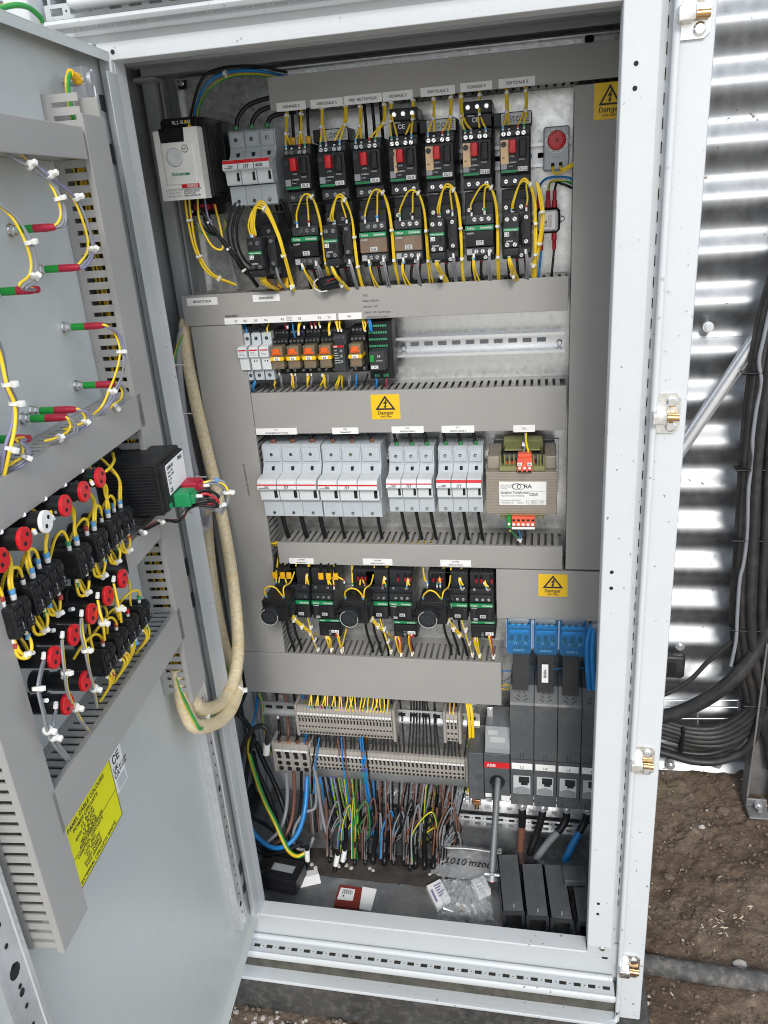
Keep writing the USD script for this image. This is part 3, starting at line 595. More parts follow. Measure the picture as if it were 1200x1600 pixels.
# ================================================================ wiring ducts on the mounting plate
COV = 1329.0
def duct(label, x0, x1, z0, z1, teeth=('top',), closed=('bottom',), orient='h', pitch=12.5, frame='w', plane=PLATE, cover=COV, look='duct_grey', sgn=1, ends=True, tooth_len=None, group=None, cover_range=None, back=True):
    """A slotted duct: base, fingers, cover. orient h: runs along x; v: runs along z. Depth is along y from plane to cover (frame d: along o)."""
    yy = lambda a, b: (a, b)
    t = Thing('wiring_duct', label, 'wiring duct', (x0, min(plane, cover), z0) if frame == 'w' else (x0, 0, z0), group, frame)
    d = cover - plane; s = 1 if d > 0 else -1
    cr = cover_range or ((x0, x1) if orient == 'h' else (z0, z1))
    cx0, cx1, cz0, cz1 = (cr[0], cr[1], z0, z1) if orient == 'h' else (x0, x1, cr[0], cr[1])
    fl = 7.0
    cv = [cbox(cx0, cx1, cover - s * 2.2, cover, cz0, cz1, 0.9)]
    if orient == 'h': cv += [box(cx0, cx1, cover - s * fl, cover - s * 1.2, cz1 - 1.6, cz1), box(cx0, cx1, cover - s * fl, cover - s * 1.2, cz0, cz0 + 1.6)]
    else: cv += [box(cx0, cx0 + 1.6, cover - s * fl, cover - s * 1.2, cz0, cz1), box(cx1 - 1.6, cx1, cover - s * fl, cover - s * 1.2, cz0, cz1)]
    t.part('cover', cat(*cv), look)
    t.part('base', box(x0 + 1, x1 - 1, plane + s * 0.3, plane + s * 2.0, z0 + 1, z1 - 1), 'duct_shell')
    root = abs(d) * 0.22
    n = 0
    for side in tuple(teeth) + tuple(closed):
        if orient == 'h':
            za, zb = (z1 - 3.4, z1 - 1.8) if side == 'top' else (z0 + 1.8, z0 + 3.4)
            if side in closed: t.part('side_wall', box(x0 + 1, x1 - 1, plane + s * 2.1, cover - s * 4, za, zb), 'duct_shell'); continue
            rail = box(x0 + 1, x1 - 1, plane + s * 2.1, plane + s * root, za, zb)
            sp = t.part('side_strip', rail, 'duct_shell')
            for x in np.arange(x0 + 4, x1 - 8, pitch):
                t.part('tooth', box(x, x + pitch * 0.62, plane + s * root, cover - s * 2.6, za, zb), 'duct_shell'); n += 1
        else:
            xa, xb = (x0 + 1.8, x0 + 3.4) if side == 'left' else (x1 - 3.4, x1 - 1.8)
            if side in closed: t.part('side_wall', box(xa, xb, plane + s * 2.1, cover - s * 4, z0 + 1, z1 - 1), 'duct_shell'); continue
            t.part('side_strip', box(xa, xb, plane + s * 2.1, plane + s * root, z0 + 1, z1 - 1), 'duct_shell')
            for z in np.arange(z0 + 4, z1 - 8, pitch):
                t.part('tooth', box(xa, xb, plane + s * root, cover - s * 2.6, z, z + pitch * 0.62), 'duct_shell'); n += 1
    return t
DX0, DX1 = xx(288, 500, COV), xx(888, 460, COV)
zD = {1: (137.5, 185), 2: (-190, -137), 3: (-391, -314), 4: (-657, -611), 5: (-964, -864)}
DLx0, DLx1 = xx(318, 640, COV), xx(394, 640, COV)
DRx0 = xx(893, 400, COV)
D1 = duct('top wiring duct carrying the seven name tags of the motor starters', xx(417, 121, COV), DRx0 + 120, *zD[1], teeth=('bottom',), closed=('top',))
D2 = duct('wiring duct with pen notes and the long white marker strip, below the motor starters', DX0, DX1, *zD[2])
D3 = duct('wiring duct with the middle danger sign, below the relay row', DLx1 + 1, DX1, *zD[3])
D4 = duct('narrow wiring duct below the fuse holders and transformer', DLx1 + 14, DX1 - 2, *zD[4])
D5 = duct('wide wiring duct below the timer row, above the terminal blocks', DLx0 - 3, xx(783, 1060, COV), *zD[5])
DL = duct('tall vertical wiring duct on the left of the plate, beside the cream cable loop', DLx0, DLx1, -863, -191, teeth=('right',), closed=('left',), orient='v')
DR = duct('tall vertical wiring duct on the right of the plate', DRx0, DRx0 + 90, -656, 132, teeth=('left',), closed=('right',), orient='v')
D6 = duct('short wiring duct with the lower danger sign, above the blue terminal covers', xx(775, 892, COV), DRx0 + 90, -763, -659.5, teeth=('top',), closed=('bottom',))

def name_tag(d, u0, v0, u1, v1, lines, h=3.4, Y=COV, bold=True, slant_px=0):
    """A white paper strip glued to a duct cover: corners sighted at (u0, v0) top left and (u1, v1) bottom right."""
    x0, x1 = xx(u0, (v0 + v1) / 2, Y), xx(u1, (v0 + v1) / 2, Y); um = (u0 + u1) / 2
    vm = (v0 + v1) / 2
    z0, z1 = zz(um, v1, Y), zz(um, v0, Y)
    p = d.part('name_strip', box(x0, x1, Y - 0.5, Y - 0.05, z0, z1), 'label_white')
    n = len(lines)
    for k, s in enumerate(lines):
        zc = z0 + (z1 - z0) * (1 - (k + 0.5) / n) - h / 2
        p.part('lettering', text(s, h, ((x0 + x1) / 2, Y - 0.5, zc), bold=bold, center=True), 'print_black')
    return p
for u0, v0, u1, v1, s in ((432, 159, 478, 173, 'VIDANGE 1'), (485, 154, 536, 168, 'VERTICALE 1'), (537, 147.5, 597, 162, 'PRE-NETTOYEUR'), (598, 142, 645, 157, 'VIDANGE 2'), (657, 135, 711, 149.5, 'VERTICALE 2'), (719, 128, 769, 142, 'VIDANGE 3'), (779, 121, 836, 136, 'VERTICALE 3')):
    name_tag(D1, u0, v0, u1, v1, [s], 3.7)
name_tag(D2, 292, 465, 340, 477, ['REPARTITEUR'], 3.6); name_tag(D2, 395, 460, 437, 471, ['BRASSEUR'], 3.6)
# long marker strip above the relays
Zs0, Zs1 = -189.5, -178.5
for u0, u1, marks in ((350, 525, ((368, 'S1'), (382, 'S2'), (399, 'S3'), (415, 'S4'), (441, 'R1'), (468, 'R2'), (499, 'R3'), (514, 'T1'))), (529, 565, ((546, 'R4'),))):
    x0, x1 = xx(u0, 496, COV), xx(u1, 492, COV); p = D2.part('marker_strip', box(x0, x1, COV - 0.5, COV - 0.05, Zs0, Zs1), 'label_white')
    for u, s in marks: p.part('lettering', text(s, 3.4, (xx(u, 494, COV), COV - 0.5, Zs0 + 3.4), bold=True, center=True), 'print_black')
for k, s in enumerate(('Debut', 'Sortie')): D2.part('pen_note', text(s, 2.6, (xx(447, 494, COV), COV - 0.6, Zs0 + 6.2 - 4.2 * k), slant=0.3), 'pen_ink')
D2.part('pen_note', text('Repartiteur', 3.4, (xx(351, 492, COV), COV - 0.3, -176.5), slant=0.3, bold=True), 'pen_ink')
for (u, v, s, h) in ((566, 462.5, 'VAC', 3.6), (566, 471, 'Relay Alarme', 3.6), (567, 480, 'Allume : OK', 3.6), (569, 489, 'Eteint : Pb Technique', 3.6), (572, 496, 'chambre et bruleur', 3.4)):
    p = at(u, v, COV); D2.part('pen_note', text(s, h, (p[0], COV - 0.2, p[2] - 1), slant=0.35, sx=0.92), 'pen_ink')
p = at(391, 775, COV); DL.part('pen_note', text('FUSIBLE AUX TRANSFORMATEUR', 3.4, (p[0], COV - 0.2, p[2]), ux=(-0.04, 0, 1), uz=(-1, 0, -0.04), slant=0.1, sx=0.85), 'pen_ink')
name_tag(D3, 400, 669, 464, 679, ['CL4', 'CHAUDIERE NETTOYAGE'], 2.6); name_tag(D3, 519, 668, 560, 678, ['CL5', 'TRANSFERT'], 2.6)
name_tag(D3, 612, 666, 662, 676.5, ['CL6', 'VENTILATEUR 1'], 2.6); name_tag(D3, 690, 665, 741, 676, ['CL7', 'VENTILATEUR 2'], 2.6); name_tag(D3, 802, 664, 836, 675, ['TX1'], 3.0)
name_tag(D4, 452, 872, 490, 881, ['CL5/KM', 'TRANSFERT'], 2.6); name_tag(D4, 567, 873, 613, 882.5, ['CL6/KM', 'VENTILATEUR 1'], 2.6); name_tag(D4, 688, 875, 736, 885, ['CL7/KM', 'VENTILATEUR 2'], 2.6)

def danger_sign(label, u0, v0, u1, v1, Y=COV, half=False):
    x0, x1 = xx(u0, (v0 + v1) / 2, Y), xx(u1, (v0 + v1) / 2, Y); um = (u0 + u1) / 2; z0, z1 = zz(um, v1, Y), zz(um, v0, Y)
    w, h = x1 - x0, z1 - z0; cx = (x0 + x1) / 2
    t = Thing('danger_sign', label, 'danger sign', (cx, Y, z0))
    t.part('plate', cbox(x0, x1, Y - 1.2, Y - 0.1, z0, z1, 0.5), 'sign_yellow')
    a = Polygon([(cx - 0.33 * w, z0 + 0.40 * h), (cx + 0.33 * w, z0 + 0.40 * h), (cx, z0 + 0.93 * h)]); b = a.buffer(-0.045 * w, join_style=2)
    bolt_ = Polygon([(cx + 0.03 * w, z0 + 0.80 * h), (cx - 0.08 * w, z0 + 0.62 * h), (cx - 0.01 * w, z0 + 0.635 * h), (cx - 0.035 * w, z0 + 0.53 * h), (cx - 0.075 * w, z0 + 0.545 * h), (cx + 0.005 * w, z0 + 0.43 * h),
                     (cx + 0.045 * w, z0 + 0.575 * h), (cx + 0.01 * w, z0 + 0.555 * h), (cx + 0.075 * w, z0 + 0.70 * h), (cx + 0.01 * w, z0 + 0.69 * h), (cx + 0.07 * w, z0 + 0.78 * h)])
    t.part('warning_triangle', cat(extr(a.buffer(0.012 * w).difference(b), Y - 1.5, Y - 1.2, 'y'), extr(bolt_, Y - 1.5, Y - 1.2, 'y')), 'print_black')
    t.part('lettering', cat(text('Danger', 0.135 * h, (cx, Y - 1.2, z0 + 0.20 * h), bold=True, center=True), text('400 Volts', 0.07 * h, (cx, Y - 1.2, z0 + 0.08 * h), bold=True, center=True)), 'print_black')
danger_sign('yellow danger sign at the top right, partly hidden by the white cabinet post', 928, 128, 978, 186)
danger_sign('yellow danger sign in the middle of the plate under the relay row', 580, 616, 625, 655)
danger_sign('yellow danger sign above the blue terminal covers', 841, 897, 887, 932)

# ================================================================ rails
def din_rail(label, x0, x1, zc, Y0=PLATE, dep=28, tall=35.0, slots='hole_black', group=None):
    t = Thing('din_rail', label, 'mounting rail', (x0, Y0, zc - tall / 2), group); h, c = tall / 2, tall / 2 - 5
    f = Y0 - dep
    prof = [(f, -h), (f, -c), (Y0 - 1.2, -c), (Y0 - 1.2, c), (f, c), (f, h), (f + 1.2, h), (f + 1.2, c + 1.2), (Y0, c + 1.2), (Y0, -c - 1.2), (f + 1.2, -c - 1.2), (f + 1.2, -h)]
    t.part('rail', move(extr(Polygon(prof), x0, x1, 'x'), (0, 0, zc)), 'zinc')
    if slots:
        sl = [extr(sbox(x, -2.6, x + 13, 2.6).buffer(1.2, 2), Y0 - 1.7, Y0 - 1.3, 'y') for x in np.arange(x0 + 8, x1 - 20, 25)]
        t.part('slot_row', move(cat(*sl), (0, 0, zc)), slots)
    return t
def rail_screw(t, u, v, Y, r=5): p = at(u, v, Y); t.part('screw', cat(screw(p, (0, -1, 0), r, 3.5, 14), cyl(p + [0, -3.4, 0], p + [0, -3.8, 0], r * 0.35, n=4)), 'zinc')
z_r1, z_r1b = zz(830, 243, 1388), -56.0
r1 = din_rail('mounting rail behind the motor starters', -420, DRx0 - 3, z_r1)
r1b = din_rail('mounting rail behind the contactors of the top row', -480, 5, z_r1b)
z_r2 = zz(750, 538, 1388)
r2 = din_rail('mounting rail of the relay row, empty on its right half', DLx1 + 4, DX1 - 4, z_r2, dep=34, slots='mid_grey_plastic')
for u, v in ((631, 544), (874, 535)): rail_screw(r2, u, v, 1412)
z_r3 = zz(690, 727, 1388)
r3 = din_rail('mounting rail behind the large fuse holders', -485, -90, z_r3)
# ================================================================ helpers shared by the devices
def dscrew(x, y, z, r=2.7): return cyl((x, y + 0.6, z), (x, y - 1.0, z), r, n=10)
def dscrew_slot(x, y, z, r=2.7, a=0.6): return xform(box(-r * 0.85, r * 0.85, -0.3, 0.3, -0.45, 0.45), roty(a), (x, y - 1.05, z))
def screws(t, pts, r=2.7, look='chrome', a=0.6):
    """Terminal screws: each a bright head with a dark slot, set in a dark well."""
    for x, y, z in pts:
        s = t.part('terminal_screw', dscrew(x, y, z, r), look); s.part('slot', dscrew_slot(x, y, z, r, RNG.uniform(0, 3)), 'hole_black')
def wires(name, label, group, paths, base=None, ties=(), ferr=(), cat_='wire bundle', n=6, k=5):
    """A thing of wires: paths = (look, radius, points); ties = (centre, direction, radius); ferr = (point, direction, look, radius, length)."""
    b = base if base is not None else paths[0][2][0]
    t = Thing(name, label, cat_, b, group)
    sh = RNG.normal(0, 2.0, 3) * [1, 0.5, 1.2]
    for lk, r, P in paths:
        P = [np.asarray(p, float) + ((sh + RNG.normal(0, 0.55, 3)) if 0 < i < len(P) - 1 else 0) for i, p in enumerate(P)]; t.part('wire', tube(P, r, n, k), lk)
    for c, d, r in ties: t.part('cable_tie', tie(np.asarray(c) + sh, d, r, RNG.uniform(0.9, 1.15)), 'tie_white')
    for p, d, lk, r, L in ferr:
        p, d = np.asarray(p, float), np.asarray(d, float); t.part('ferrule', cyl(p, p + d / np.linalg.norm(d) * L, r, r * 0.85, n=8), lk)
    return t
V3 = lambda *a: np.array(a, float)
MK = ['marker_blue', 'black_plastic', 'marker_red', 'marker_green', 'wire_violet', 'black_plastic']

# ================================================================ top row: motor starters with contactors below
COLX = [-407.5, -351.0, -294.5, -238.0, -181.5, -125.0, -68.5]
OLN = ['OL2', 'OL3', 'OL6', 'OL8', 'OL9', 'OL10', 'OL11']; LINE = ['VIDANGE 1', 'VERTICALE 1', 'PRE-NETTOYEUR', 'VIDANGE 2', 'VERTICALE 2', 'VIDANGE 3', 'VERTICALE 3']
TOPK = ['none', 'plate', 'none', 'feed', 'plate', 'feed', 'plate']; CARD = [0, 0, 0, 0.4, 1, 1, 1]
def starter(i):
    x = COLX[i]; mid = x + 22.5
    t = Thing('motor_starter', f'black motor starter with red button, marked {OLN[i]}, under the {LINE[i]} tag', 'motor starter', (mid, PLATE, 0), 'motor starters of the top row')
    t.part('body', cat(cbox(x, x + 45, 1316, 1386, 0, 86, 1.5), cbox(x + 0.5, x + 44.5, 1300, 1320, 20, 70, 1.5)), 'charcoal_plastic')
    t.part('terminal_cover', cbox(x + 0.3, x + 44.7, 1309, 1320, 70.5, 80, 1.2), 'dark_grey_plastic')
    t.part('terminal_cover', cbox(x + 0.3, x + 44.7, 1311, 1320, 2, 18, 1.2), 'dark_grey_plastic')
    screws(t, [(x + 6, 1308.6, 74.5), (x + 14, 1308.6, 74.5), (x + 27, 1308.6, 74.5), (x + 35.5, 1308.6, 74.5)], 3.0)
    screws(t, [(x + 9, 1310.6, 9), (x + 22.5, 1310.6, 9), (x + 36, 1310.6, 9)], 3.0)
    t.part('stop_button', cat(cbox(x + 14.5, x + 25, 1288, 1301, 47, 66, 1.4), box(x + 17, x + 22.5, 1287.6, 1288.4, 55, 57)), 'plastic_red')
    b = t.part('start_button', cat(cbox(x + 29, x + 40, 1294, 1301, 41, 66, 1.4)), 'black_plastic'); b.part('rim', disc((x + 34.5, 1293.8, 49), (0, -1, 0), 2.2, 3.0, 16), 'dark_grey_plastic')
    t.part('dial', cat(cyl((x + 6.5, 1300.5, 60), (x + 6.5, 1297.5, 60), 4.0, n=14), box(x + 6, x + 7, 1297, 1297.6, 57, 63)), 'dark_grey_plastic')
    t.part('green_band', box(x + 2, x + 26, 1299.5, 1300, 21, 24.5), 'plastic_green')
    t.part('data_patch', box(x + 2, x + 11, 1299.6, 1300, 26, 35.5), 'print_grey')
    m = t.part('name_plate', cbox(x + 27, x + 41.5, 1297.5, 1300, 22, 28.5, 0.6), 'label_white'); m.part('lettering', text(OLN[i], 4.0, (x + 34.2, 1297.5, 23.2), bold=True, center=True, sx=0.95), 'print_black')
    t.part('lettering', cat(text('STOP', 2.0, (x + 15, 1300, 42), bold=True), text('START', 2.0, (x + 29, 1300, 37.2), bold=True), text('LV3ME21', 1.9, (x + 13, 1300, 34), bold=True), text('Power', 1.7, (x + 13, 1300, 29))), 'print_white')
    if CARD[i]:
        w = 11.5 * CARD[i] if CARD[i] < 1 else 11.5
        t.part('paper_card', cat(box(x + 2.0 + 11.5 - w, x + 13.5, 1298.6, 1299.2, 33, 66), ), 'card_beige'); t.part('card_hole', box(x + 12.5 - w + 3, x + 12.5 - w + 6.5, 1298.2, 1298.5, 41, 42.3), 'print_black')
    if TOPK[i] == 'plate':
        t.part('side_block', cat(cbox(x - 10, x + 47, 1328, 1380, 86, 105, 1.2)), 'black_plastic')
        s = t.part('rating_plate', box(x + 2, x + 46, 1326.8, 1328, 87.5, 103.5), 'label_silver')
        s.part('lettering', cat(text('CE', 6.5, (x + 23, 1326.8, 92), bold=True), text('UK', 3.4, (x + 15.5, 1326.8, 96), bold=True), text('CA', 3.4, (x + 15.5, 1326.8, 91.5), bold=True), *[box(x + 4, x + 12, 1326.5, 1326.8, z, z + 0.8) for z in (90, 93, 96, 99)], *[box(x + 36, x + 44, 1326.5, 1326.8, z, z + 0.8) for z in (91, 94, 97, 100)]), 'print_black')
    if TOPK[i] == 'feed':
        f = t.part('feed_block', cat(cbox(x + 2, x + 45, 1318, 1380, 87, 106, 1.5), cbox(x + 2, x + 45, 1325, 1380, 106, 124, 1.5)), 'black_plastic')
        for k in range(3): f.part('screw', cat(screw((x + 9 + 14 * k, 1325, 116), (0, -1, 0), 4.2, 2, 12)), 'chrome')
        f.part('lettering', cat(text('CE', 6.0, (x + 15, 1317.9, 95), bold=True), text('Telemec', 2.0, (x + 8, 1317.9, 103), bold=True)), 'print_white')
    return t
for i in range(7): starter(i)

CONK = ['A', 'B', 'A', 'A', 'B', 'A', 'B']; CN = ['C2', 'C3', 'C4', 'C5', 'C6', 'C7', 'C8']; COVER = ['dark', '', 'brown', 'brown', '', 'dark', '']
def contactor(x, z, kind, name, cover='dark', label='', group=None, grp_terminals=True, w=45.0, faceY=1300.0, brand=True):
    """A contactor of two stepped terminal rows and a hinged front; kind B carries a narrow auxiliary block in front."""
    t = Thing('contactor', label, 'contactor', (x + w / 2, PLATE, z - 104), group)
    t.part('body', cat(cbox(x, x + w, 1322, 1386, z - 104, z - 1, 1.5), cbox(x, x + w, faceY + 12, 1324, z - 94, z - 16, 1.5)), 'charcoal_plastic')
    t.part('terminal_step', cbox(x + 0.5, x + w - 0.5, faceY + 6, faceY + 20, z - 49, z - 34, 1.2), 'dark_grey_plastic')
    t.part('terminal_step', cbox(x + 0.5, x + w - 0.5, faceY + 4, faceY + 20, z - 95, z - 82, 1.2), 'dark_grey_plastic')
    screws(t, [(x + 7, faceY + 11.5, z - 27), (x + 30, faceY + 11.5, z - 27)], 3.0)
    screws(t, [(x + 11, faceY + 21.5, z - 99), (x + 30, faceY + 21.5, z - 99)], 3.0)
    if kind == 'A':
        screws(t, [(x + 15, faceY + 5.6, z - 41), (x + 26, faceY + 5.6, z - 41), (x + 37, faceY + 5.6, z - 41)], 3.2)
        screws(t, [(x + 17, faceY + 3.6, z - 88.5), (x + 27, faceY + 3.6, z - 88.5), (x + 38, faceY + 3.6, z - 88.5)], 3.2)
        g = t.part('green_band', box(x + 0.6, x + w - 0.6, faceY - 1.2, faceY + 4, z - 57, z - 50), 'plastic_green')
        g.part('lettering', cat(text('TeSys', 3.0, (x + 3, faceY - 1.2, z - 55), bold=True), text('Schneider', 3.2, (x + 24, faceY - 1.2, z - 55), bold=True, sx=0.9)), 'print_white')
        if cover == 'dark': t.part('front_cover', cbox(x + 0.6, x + w - 0.6, faceY, faceY + 14, z - 81, z - 57.3, 1.0), 'black_plastic')
        else:
            t.part('armature', cat(box(x + 3, x + w - 3, faceY + 9, faceY + 12, z - 79, z - 60), cbox(x + 15, x + 32, faceY + 3, faceY + 9, z - 78, z - 60, 1)), 'mid_grey_plastic' if cover == 'brown' else 'charcoal_plastic')
            t.part('front_cover', cbox(x + 0.6, x + w - 0.6, faceY, faceY + 8, z - 81, z - 57.3, 1.0), 'cover_brown')
        m = t.part('name_plate', cbox(x + 17, x + 29, faceY - 1.0, faceY + 1, z - 79, z - 72, 0.5), 'label_silver'); m.part('lettering', text(name, 4.4, (x + 23, faceY - 1.0, z - 77.6), bold=True, center=True), 'print_black')
        t.part('lettering', cat(text('LC1D09', 2.0, (x + 3, faceY - 0.1, z - 62), bold=True)), 'print_white')
        t.part('data_patch', box(x + 2, x + 10.5, faceY + 3.4, faceY + 4, z - 93, z - 84.5), 'print_grey')
    else:
        a = t.part('auxiliary_block', cat(cbox(x + 4, x + 28, faceY - 27, faceY + 12, z - 84, z - 34, 1.5), cbox(x + 4.5, x + 27.5, faceY - 24, faceY + 12, z - 96, z - 84, 1.2), cbox(x + 31, x + 45, faceY - 6, faceY + 14, z - 82, z - 36, 1.2)), 'charcoal_plastic')
        g = a.part('green_band', box(x + 4.6, x + 27.4, faceY - 27.8, faceY - 26, z - 60, z - 55.5), 'plastic_green')
        g2 = a.part('lettering', cat(text('TeSys', 2.0, (x + 6, faceY - 27.8, z - 59), bold=True), text('Schneider', 1.9, (x + 15, faceY - 27.8, z - 59), bold=True, sx=0.85), text('LADN22', 2.0, (x + 8, faceY - 27, z - 75.5), bold=True)), 'print_white')
        m = a.part('name_plate', cbox(x + 5.5, x + 13, faceY - 28.4, faceY - 26.5, z - 67.5, z - 61.5, 0.4), 'label_white'); 
        t.part('lettering', text(name, 4.0, (x + 9.2, faceY - 28.4, z - 66.4), bold=True, center=True, sx=0.9), 'print_black')
        a.part('slot', box(x + 19, x + 23.5, faceY - 27.4, faceY - 26.8, z - 69, z - 62), 'hole_black')
        screws(t, [(x + 10, faceY - 27.3, z - 43), (x + 21.5, faceY - 27.3, z - 43), (x + 10, faceY - 27.3, z - 79.5), (x + 21.5, faceY - 27.3, z - 79.5)], 3.2)
        screws(t, [(x + 38, faceY - 6.4, z - 42), (x + 38, faceY - 6.4, z - 77)], 3.0)
        t.part('data_patch', box(x + 30.5, x + 36, faceY - 6.6, faceY - 6, z - 66, z - 50), 'black_plastic')
    return t
for i in range(7):
    look_ = {'dark': 'black front', 'brown': 'clear brown front', '': 'narrow auxiliary block in front'}[COVER[i]]
    contactor(COLX[i] + 1.5, -1, CONK[i], CN[i], COVER[i], f'black contactor with {look_}, marked {CN[i]}, below starter {OLN[i]}', 'contactors of the top row')
contactor(-477, -12, 'B', 'C1', '', 'leftmost black contactor, marked C1, above the BRASSEUR tag', 'contactors of the top row')

# ---------------------------------------------------------------- wires of the top row
def jitter(s=1.0): return RNG.normal(0, s, 3)
for i in range(7):
    x = COLX[i]; zt = 78.0
    P, F_, T_ = [], [], []
    off = {0: (4, 28), 1: (2, 40), 2: (6, 44), 3: (0, 34), 4: (8, 34), 5: (-2, 26), 6: (6, 34)}[i]
    for s, (xa, xb, xc) in enumerate(((off[0] + x, x + 5, x + 14), (off[1] + x, x + 27, x + 36))):
        for q, xe in enumerate((xb, xc)):
            top = V3(xa + q * 2.6, 1340, 142); e = V3(xe, 1311, 82)
            P.append(('wire_yellow', 1.55, [top + [0, 6, 10], top, V3(xa + 1 + q * 2.4, 1326 - q, 112), V3((xa * 0.45 + xe * 0.55), 1318, 96), e + [0, 1, 3]]))
            F_ += [(e + [0, 1, 4], (0.05, -0.1, -1), MK[(i * 3 + s * 2 + q) % 6], 2.1, 4.5), (e + [0, 0.5, -0.5], (0.05, -0.1, -1), 'ferrule_white', 1.9, 5.5)]
        T_.append((V3(xa + 1.6, 1336, 131), (0, -0.2, -1), 4.2)); T_.append((V3(xa + 1.8, 1324, 104), (0, -0.1, -1), 4.0))
    wires('wire_bundle', f'yellow wire pairs dropping from the duct into the top of starter {OLN[i]}', 'yellow wires into the starters', P, (x + 22, 1320, 82), T_, F_)
    if i in (0, 2):
        P = [('wire_black', 2.6, [V3(x + xa, 1350, 145), V3(x + xa + 1, 1345, 110), V3(x + xa + (2 if i == 0 else 4), 1335, 84)]) for xa in ((10, 23, 36) if i == 0 else (14, 27, 40))]
        t = wires('wire_bundle', f'three black feed wires behind the yellow pairs above starter {OLN[i]}', None, P, (x + 22, 1340, 84))
        if i == 0:
            for xa in (10, 23, 36): t.part('lug', cbox(x + xa - 4, x + xa + 5, 1331, 1339, 84, 98, 1.2), 'lug_yellow')
    # loops from the coil terminals over to the gap on the right
    zl = -30.0; P, F_ = [], []
    kB = CONK[i] == 'B'
    ya = 1298 if not kB else 1296
    heads = ((11, zl + 0), (31, zl + 1)) if not kB else ((16, zl - 2), (38, zl + 2))
    for q, (dx, z0) in enumerate(heads):
        for w_ in range(2 if q == 0 and kB else 1):
            s = V3(x + 1.5 + dx + w_ * 2.5, 1304 - 3 * kB, z0)
            pk = 6 + q * -3 + w_ * 3
            P.append(('wire_yellow', 1.5, [s, s + [1, -3, 13], V3(x + 26 + dx * 0.35, 1291, pk + 1), V3(x + 44 + q * 2, 1290, pk - 2 + w_), V3(x + 50.5 + q * 1.5 + w_ * 2, 1297, -22), V3(x + 52 + q * 2, 1303, -60), V3(x + 51.5 + q * 2.2 + w_, 1312, -104), V3(x + 51 + q * 2.5, 1342, -140), V3(x + 51 + q * 2.5, 1350, -150)]))
            F_ += [(s + [0, 0, 3], (0, -0.05, -1), MK[(i * 5 + q * 2 + w_) % 6], 2.2, 4.5), (s + [0, 0, -1.5], (0, -0.05, -1), 'ferrule_white', 1.9, 5.5)]
    T_ = [(V3(x + 45, 1290, 4), (1, 0.1, -0.7), 4.6), (V3(x + 53, 1302, -52), (0, 0.05, -1), 3.8), (V3(x + 53, 1311, -98), (0, 0.1, -1), 3.8)]
    wires('wire_bundle', f'yellow wire loop arching over contactor {CN[i]} down to the duct', 'yellow wire loops over the contactors', P, (x + 22, 1300, -60), T_, F_)
    # outgoing wires below
    P, F_, T_ = [], [], []
    if kB: P += [('wire_yellow', 1.5, [V3(x + 12 + q, 1280, -96), V3(x + 14 + q * 2.5, 1288, -112), V3(x + 20 + q * 3, 1325, -134), V3(x + 21 + q * 3, 1345, -150)]) for q in range(3)]; T_ = [(V3(x + 18, 1312, -126), (0.2, 0.6, -0.8), 5.0)]; F_ = [(V3(x + 12 + q * 1.5, 1279, -92), (0.1, 0, -1), 'ferrule_white' if q else 'marker_green', 2.0, 7) for q in range(2)]
    else: P += [('wire_yellow', 1.5, [V3(x + 14 + q, 1303, -94), V3(x + 15 + q * 2, 1306, -112), V3(x + 17 + q * 7, 1338, -142), V3(x + 17 + q * 7, 1345, -150)]) for q in range(2)]; F_ = [(V3(x + 14, 1303, -92), (0.05, -0.1, -1), 'ferrule_white', 2.0, 7), (V3(x + 14.4, 1302.5, -98), (0.05, 0, -1), 'marker_blue', 2.3, 4)]
    P += [('wire_black', 2.5, [V3(x + xa, 1330, -104), V3(x + xa + 1.5, 1331, -122), V3(x + xa + 3, 1348, -148)]) for xa in (10, 24, 37)]
    F_ += [(V3(x + xa, 1329, -100), (0, 0, -1), 'lug_red', 2.9, 8) for xa in (24, 37)]
    P += [('wire_grey', 1.7, [V3(x + 38 + q * 1.5, 1304, -92), V3(x + 39 + q * 3, 1308, -112), V3(x + 37 + q * 4, 1340, -145), V3(x + 37 + q * 4, 1345, -150)]) for q in range(2)]
    F_ += [(V3(x + 38, 1303, -90), (0.05, 0, -1), 'ferrule_white', 2.0, 7)]
    wires('wire_bundle', f'yellow, black and grey wires leaving contactor {CN[i]} into the duct below', 'wires below the top contactors', P, (x + 22, 1310, -145), T_, F_)
# the leftmost contactor has the thickest loop and black coils beside it
VZ = lambda a, b, c: V3(a, b, c + 22 if c > -128 else c)
x = -477
P = [('wire_yellow', 1.5, [VZ(x + 8 + 3 * q, 1285, -66), VZ(x + 9 + 3.2 * q, 1280, -48 + q), VZ(x + 22 + 3 * q, 1277, -26 + 3 * q), VZ(x + 40 + q, 1278, -32 + 3 * q), VZ(x + 52 + q * 1.3, 1286, -66), VZ(x + 56 + q * 1.3, 1298, -105), VZ(x + 55 + q * 1.5, 1330, -138), VZ(x + 55 + q * 1.5, 1345, -150)]) for q in range(4)]
wires('wire_bundle', 'four-wire yellow loop arching over the leftmost contactor C1', 'yellow wire loops over the contactors', P, (x + 30, 1300, -60), [(VZ(x + 40, 1277, -27), (1, 0, -0.4), 5.5), (VZ(x + 56, 1297, -100), (0, 0.2, -1), 5), (VZ(x + 57, 1322, -130), (0, 0.6, -1), 5)], [(VZ(x + 8 + q * 3, 1285, -63), (0, 0, -1), ('marker_blue', 'ferrule_white', 'marker_red')[q], 2.2, 8) for q in range(3)])
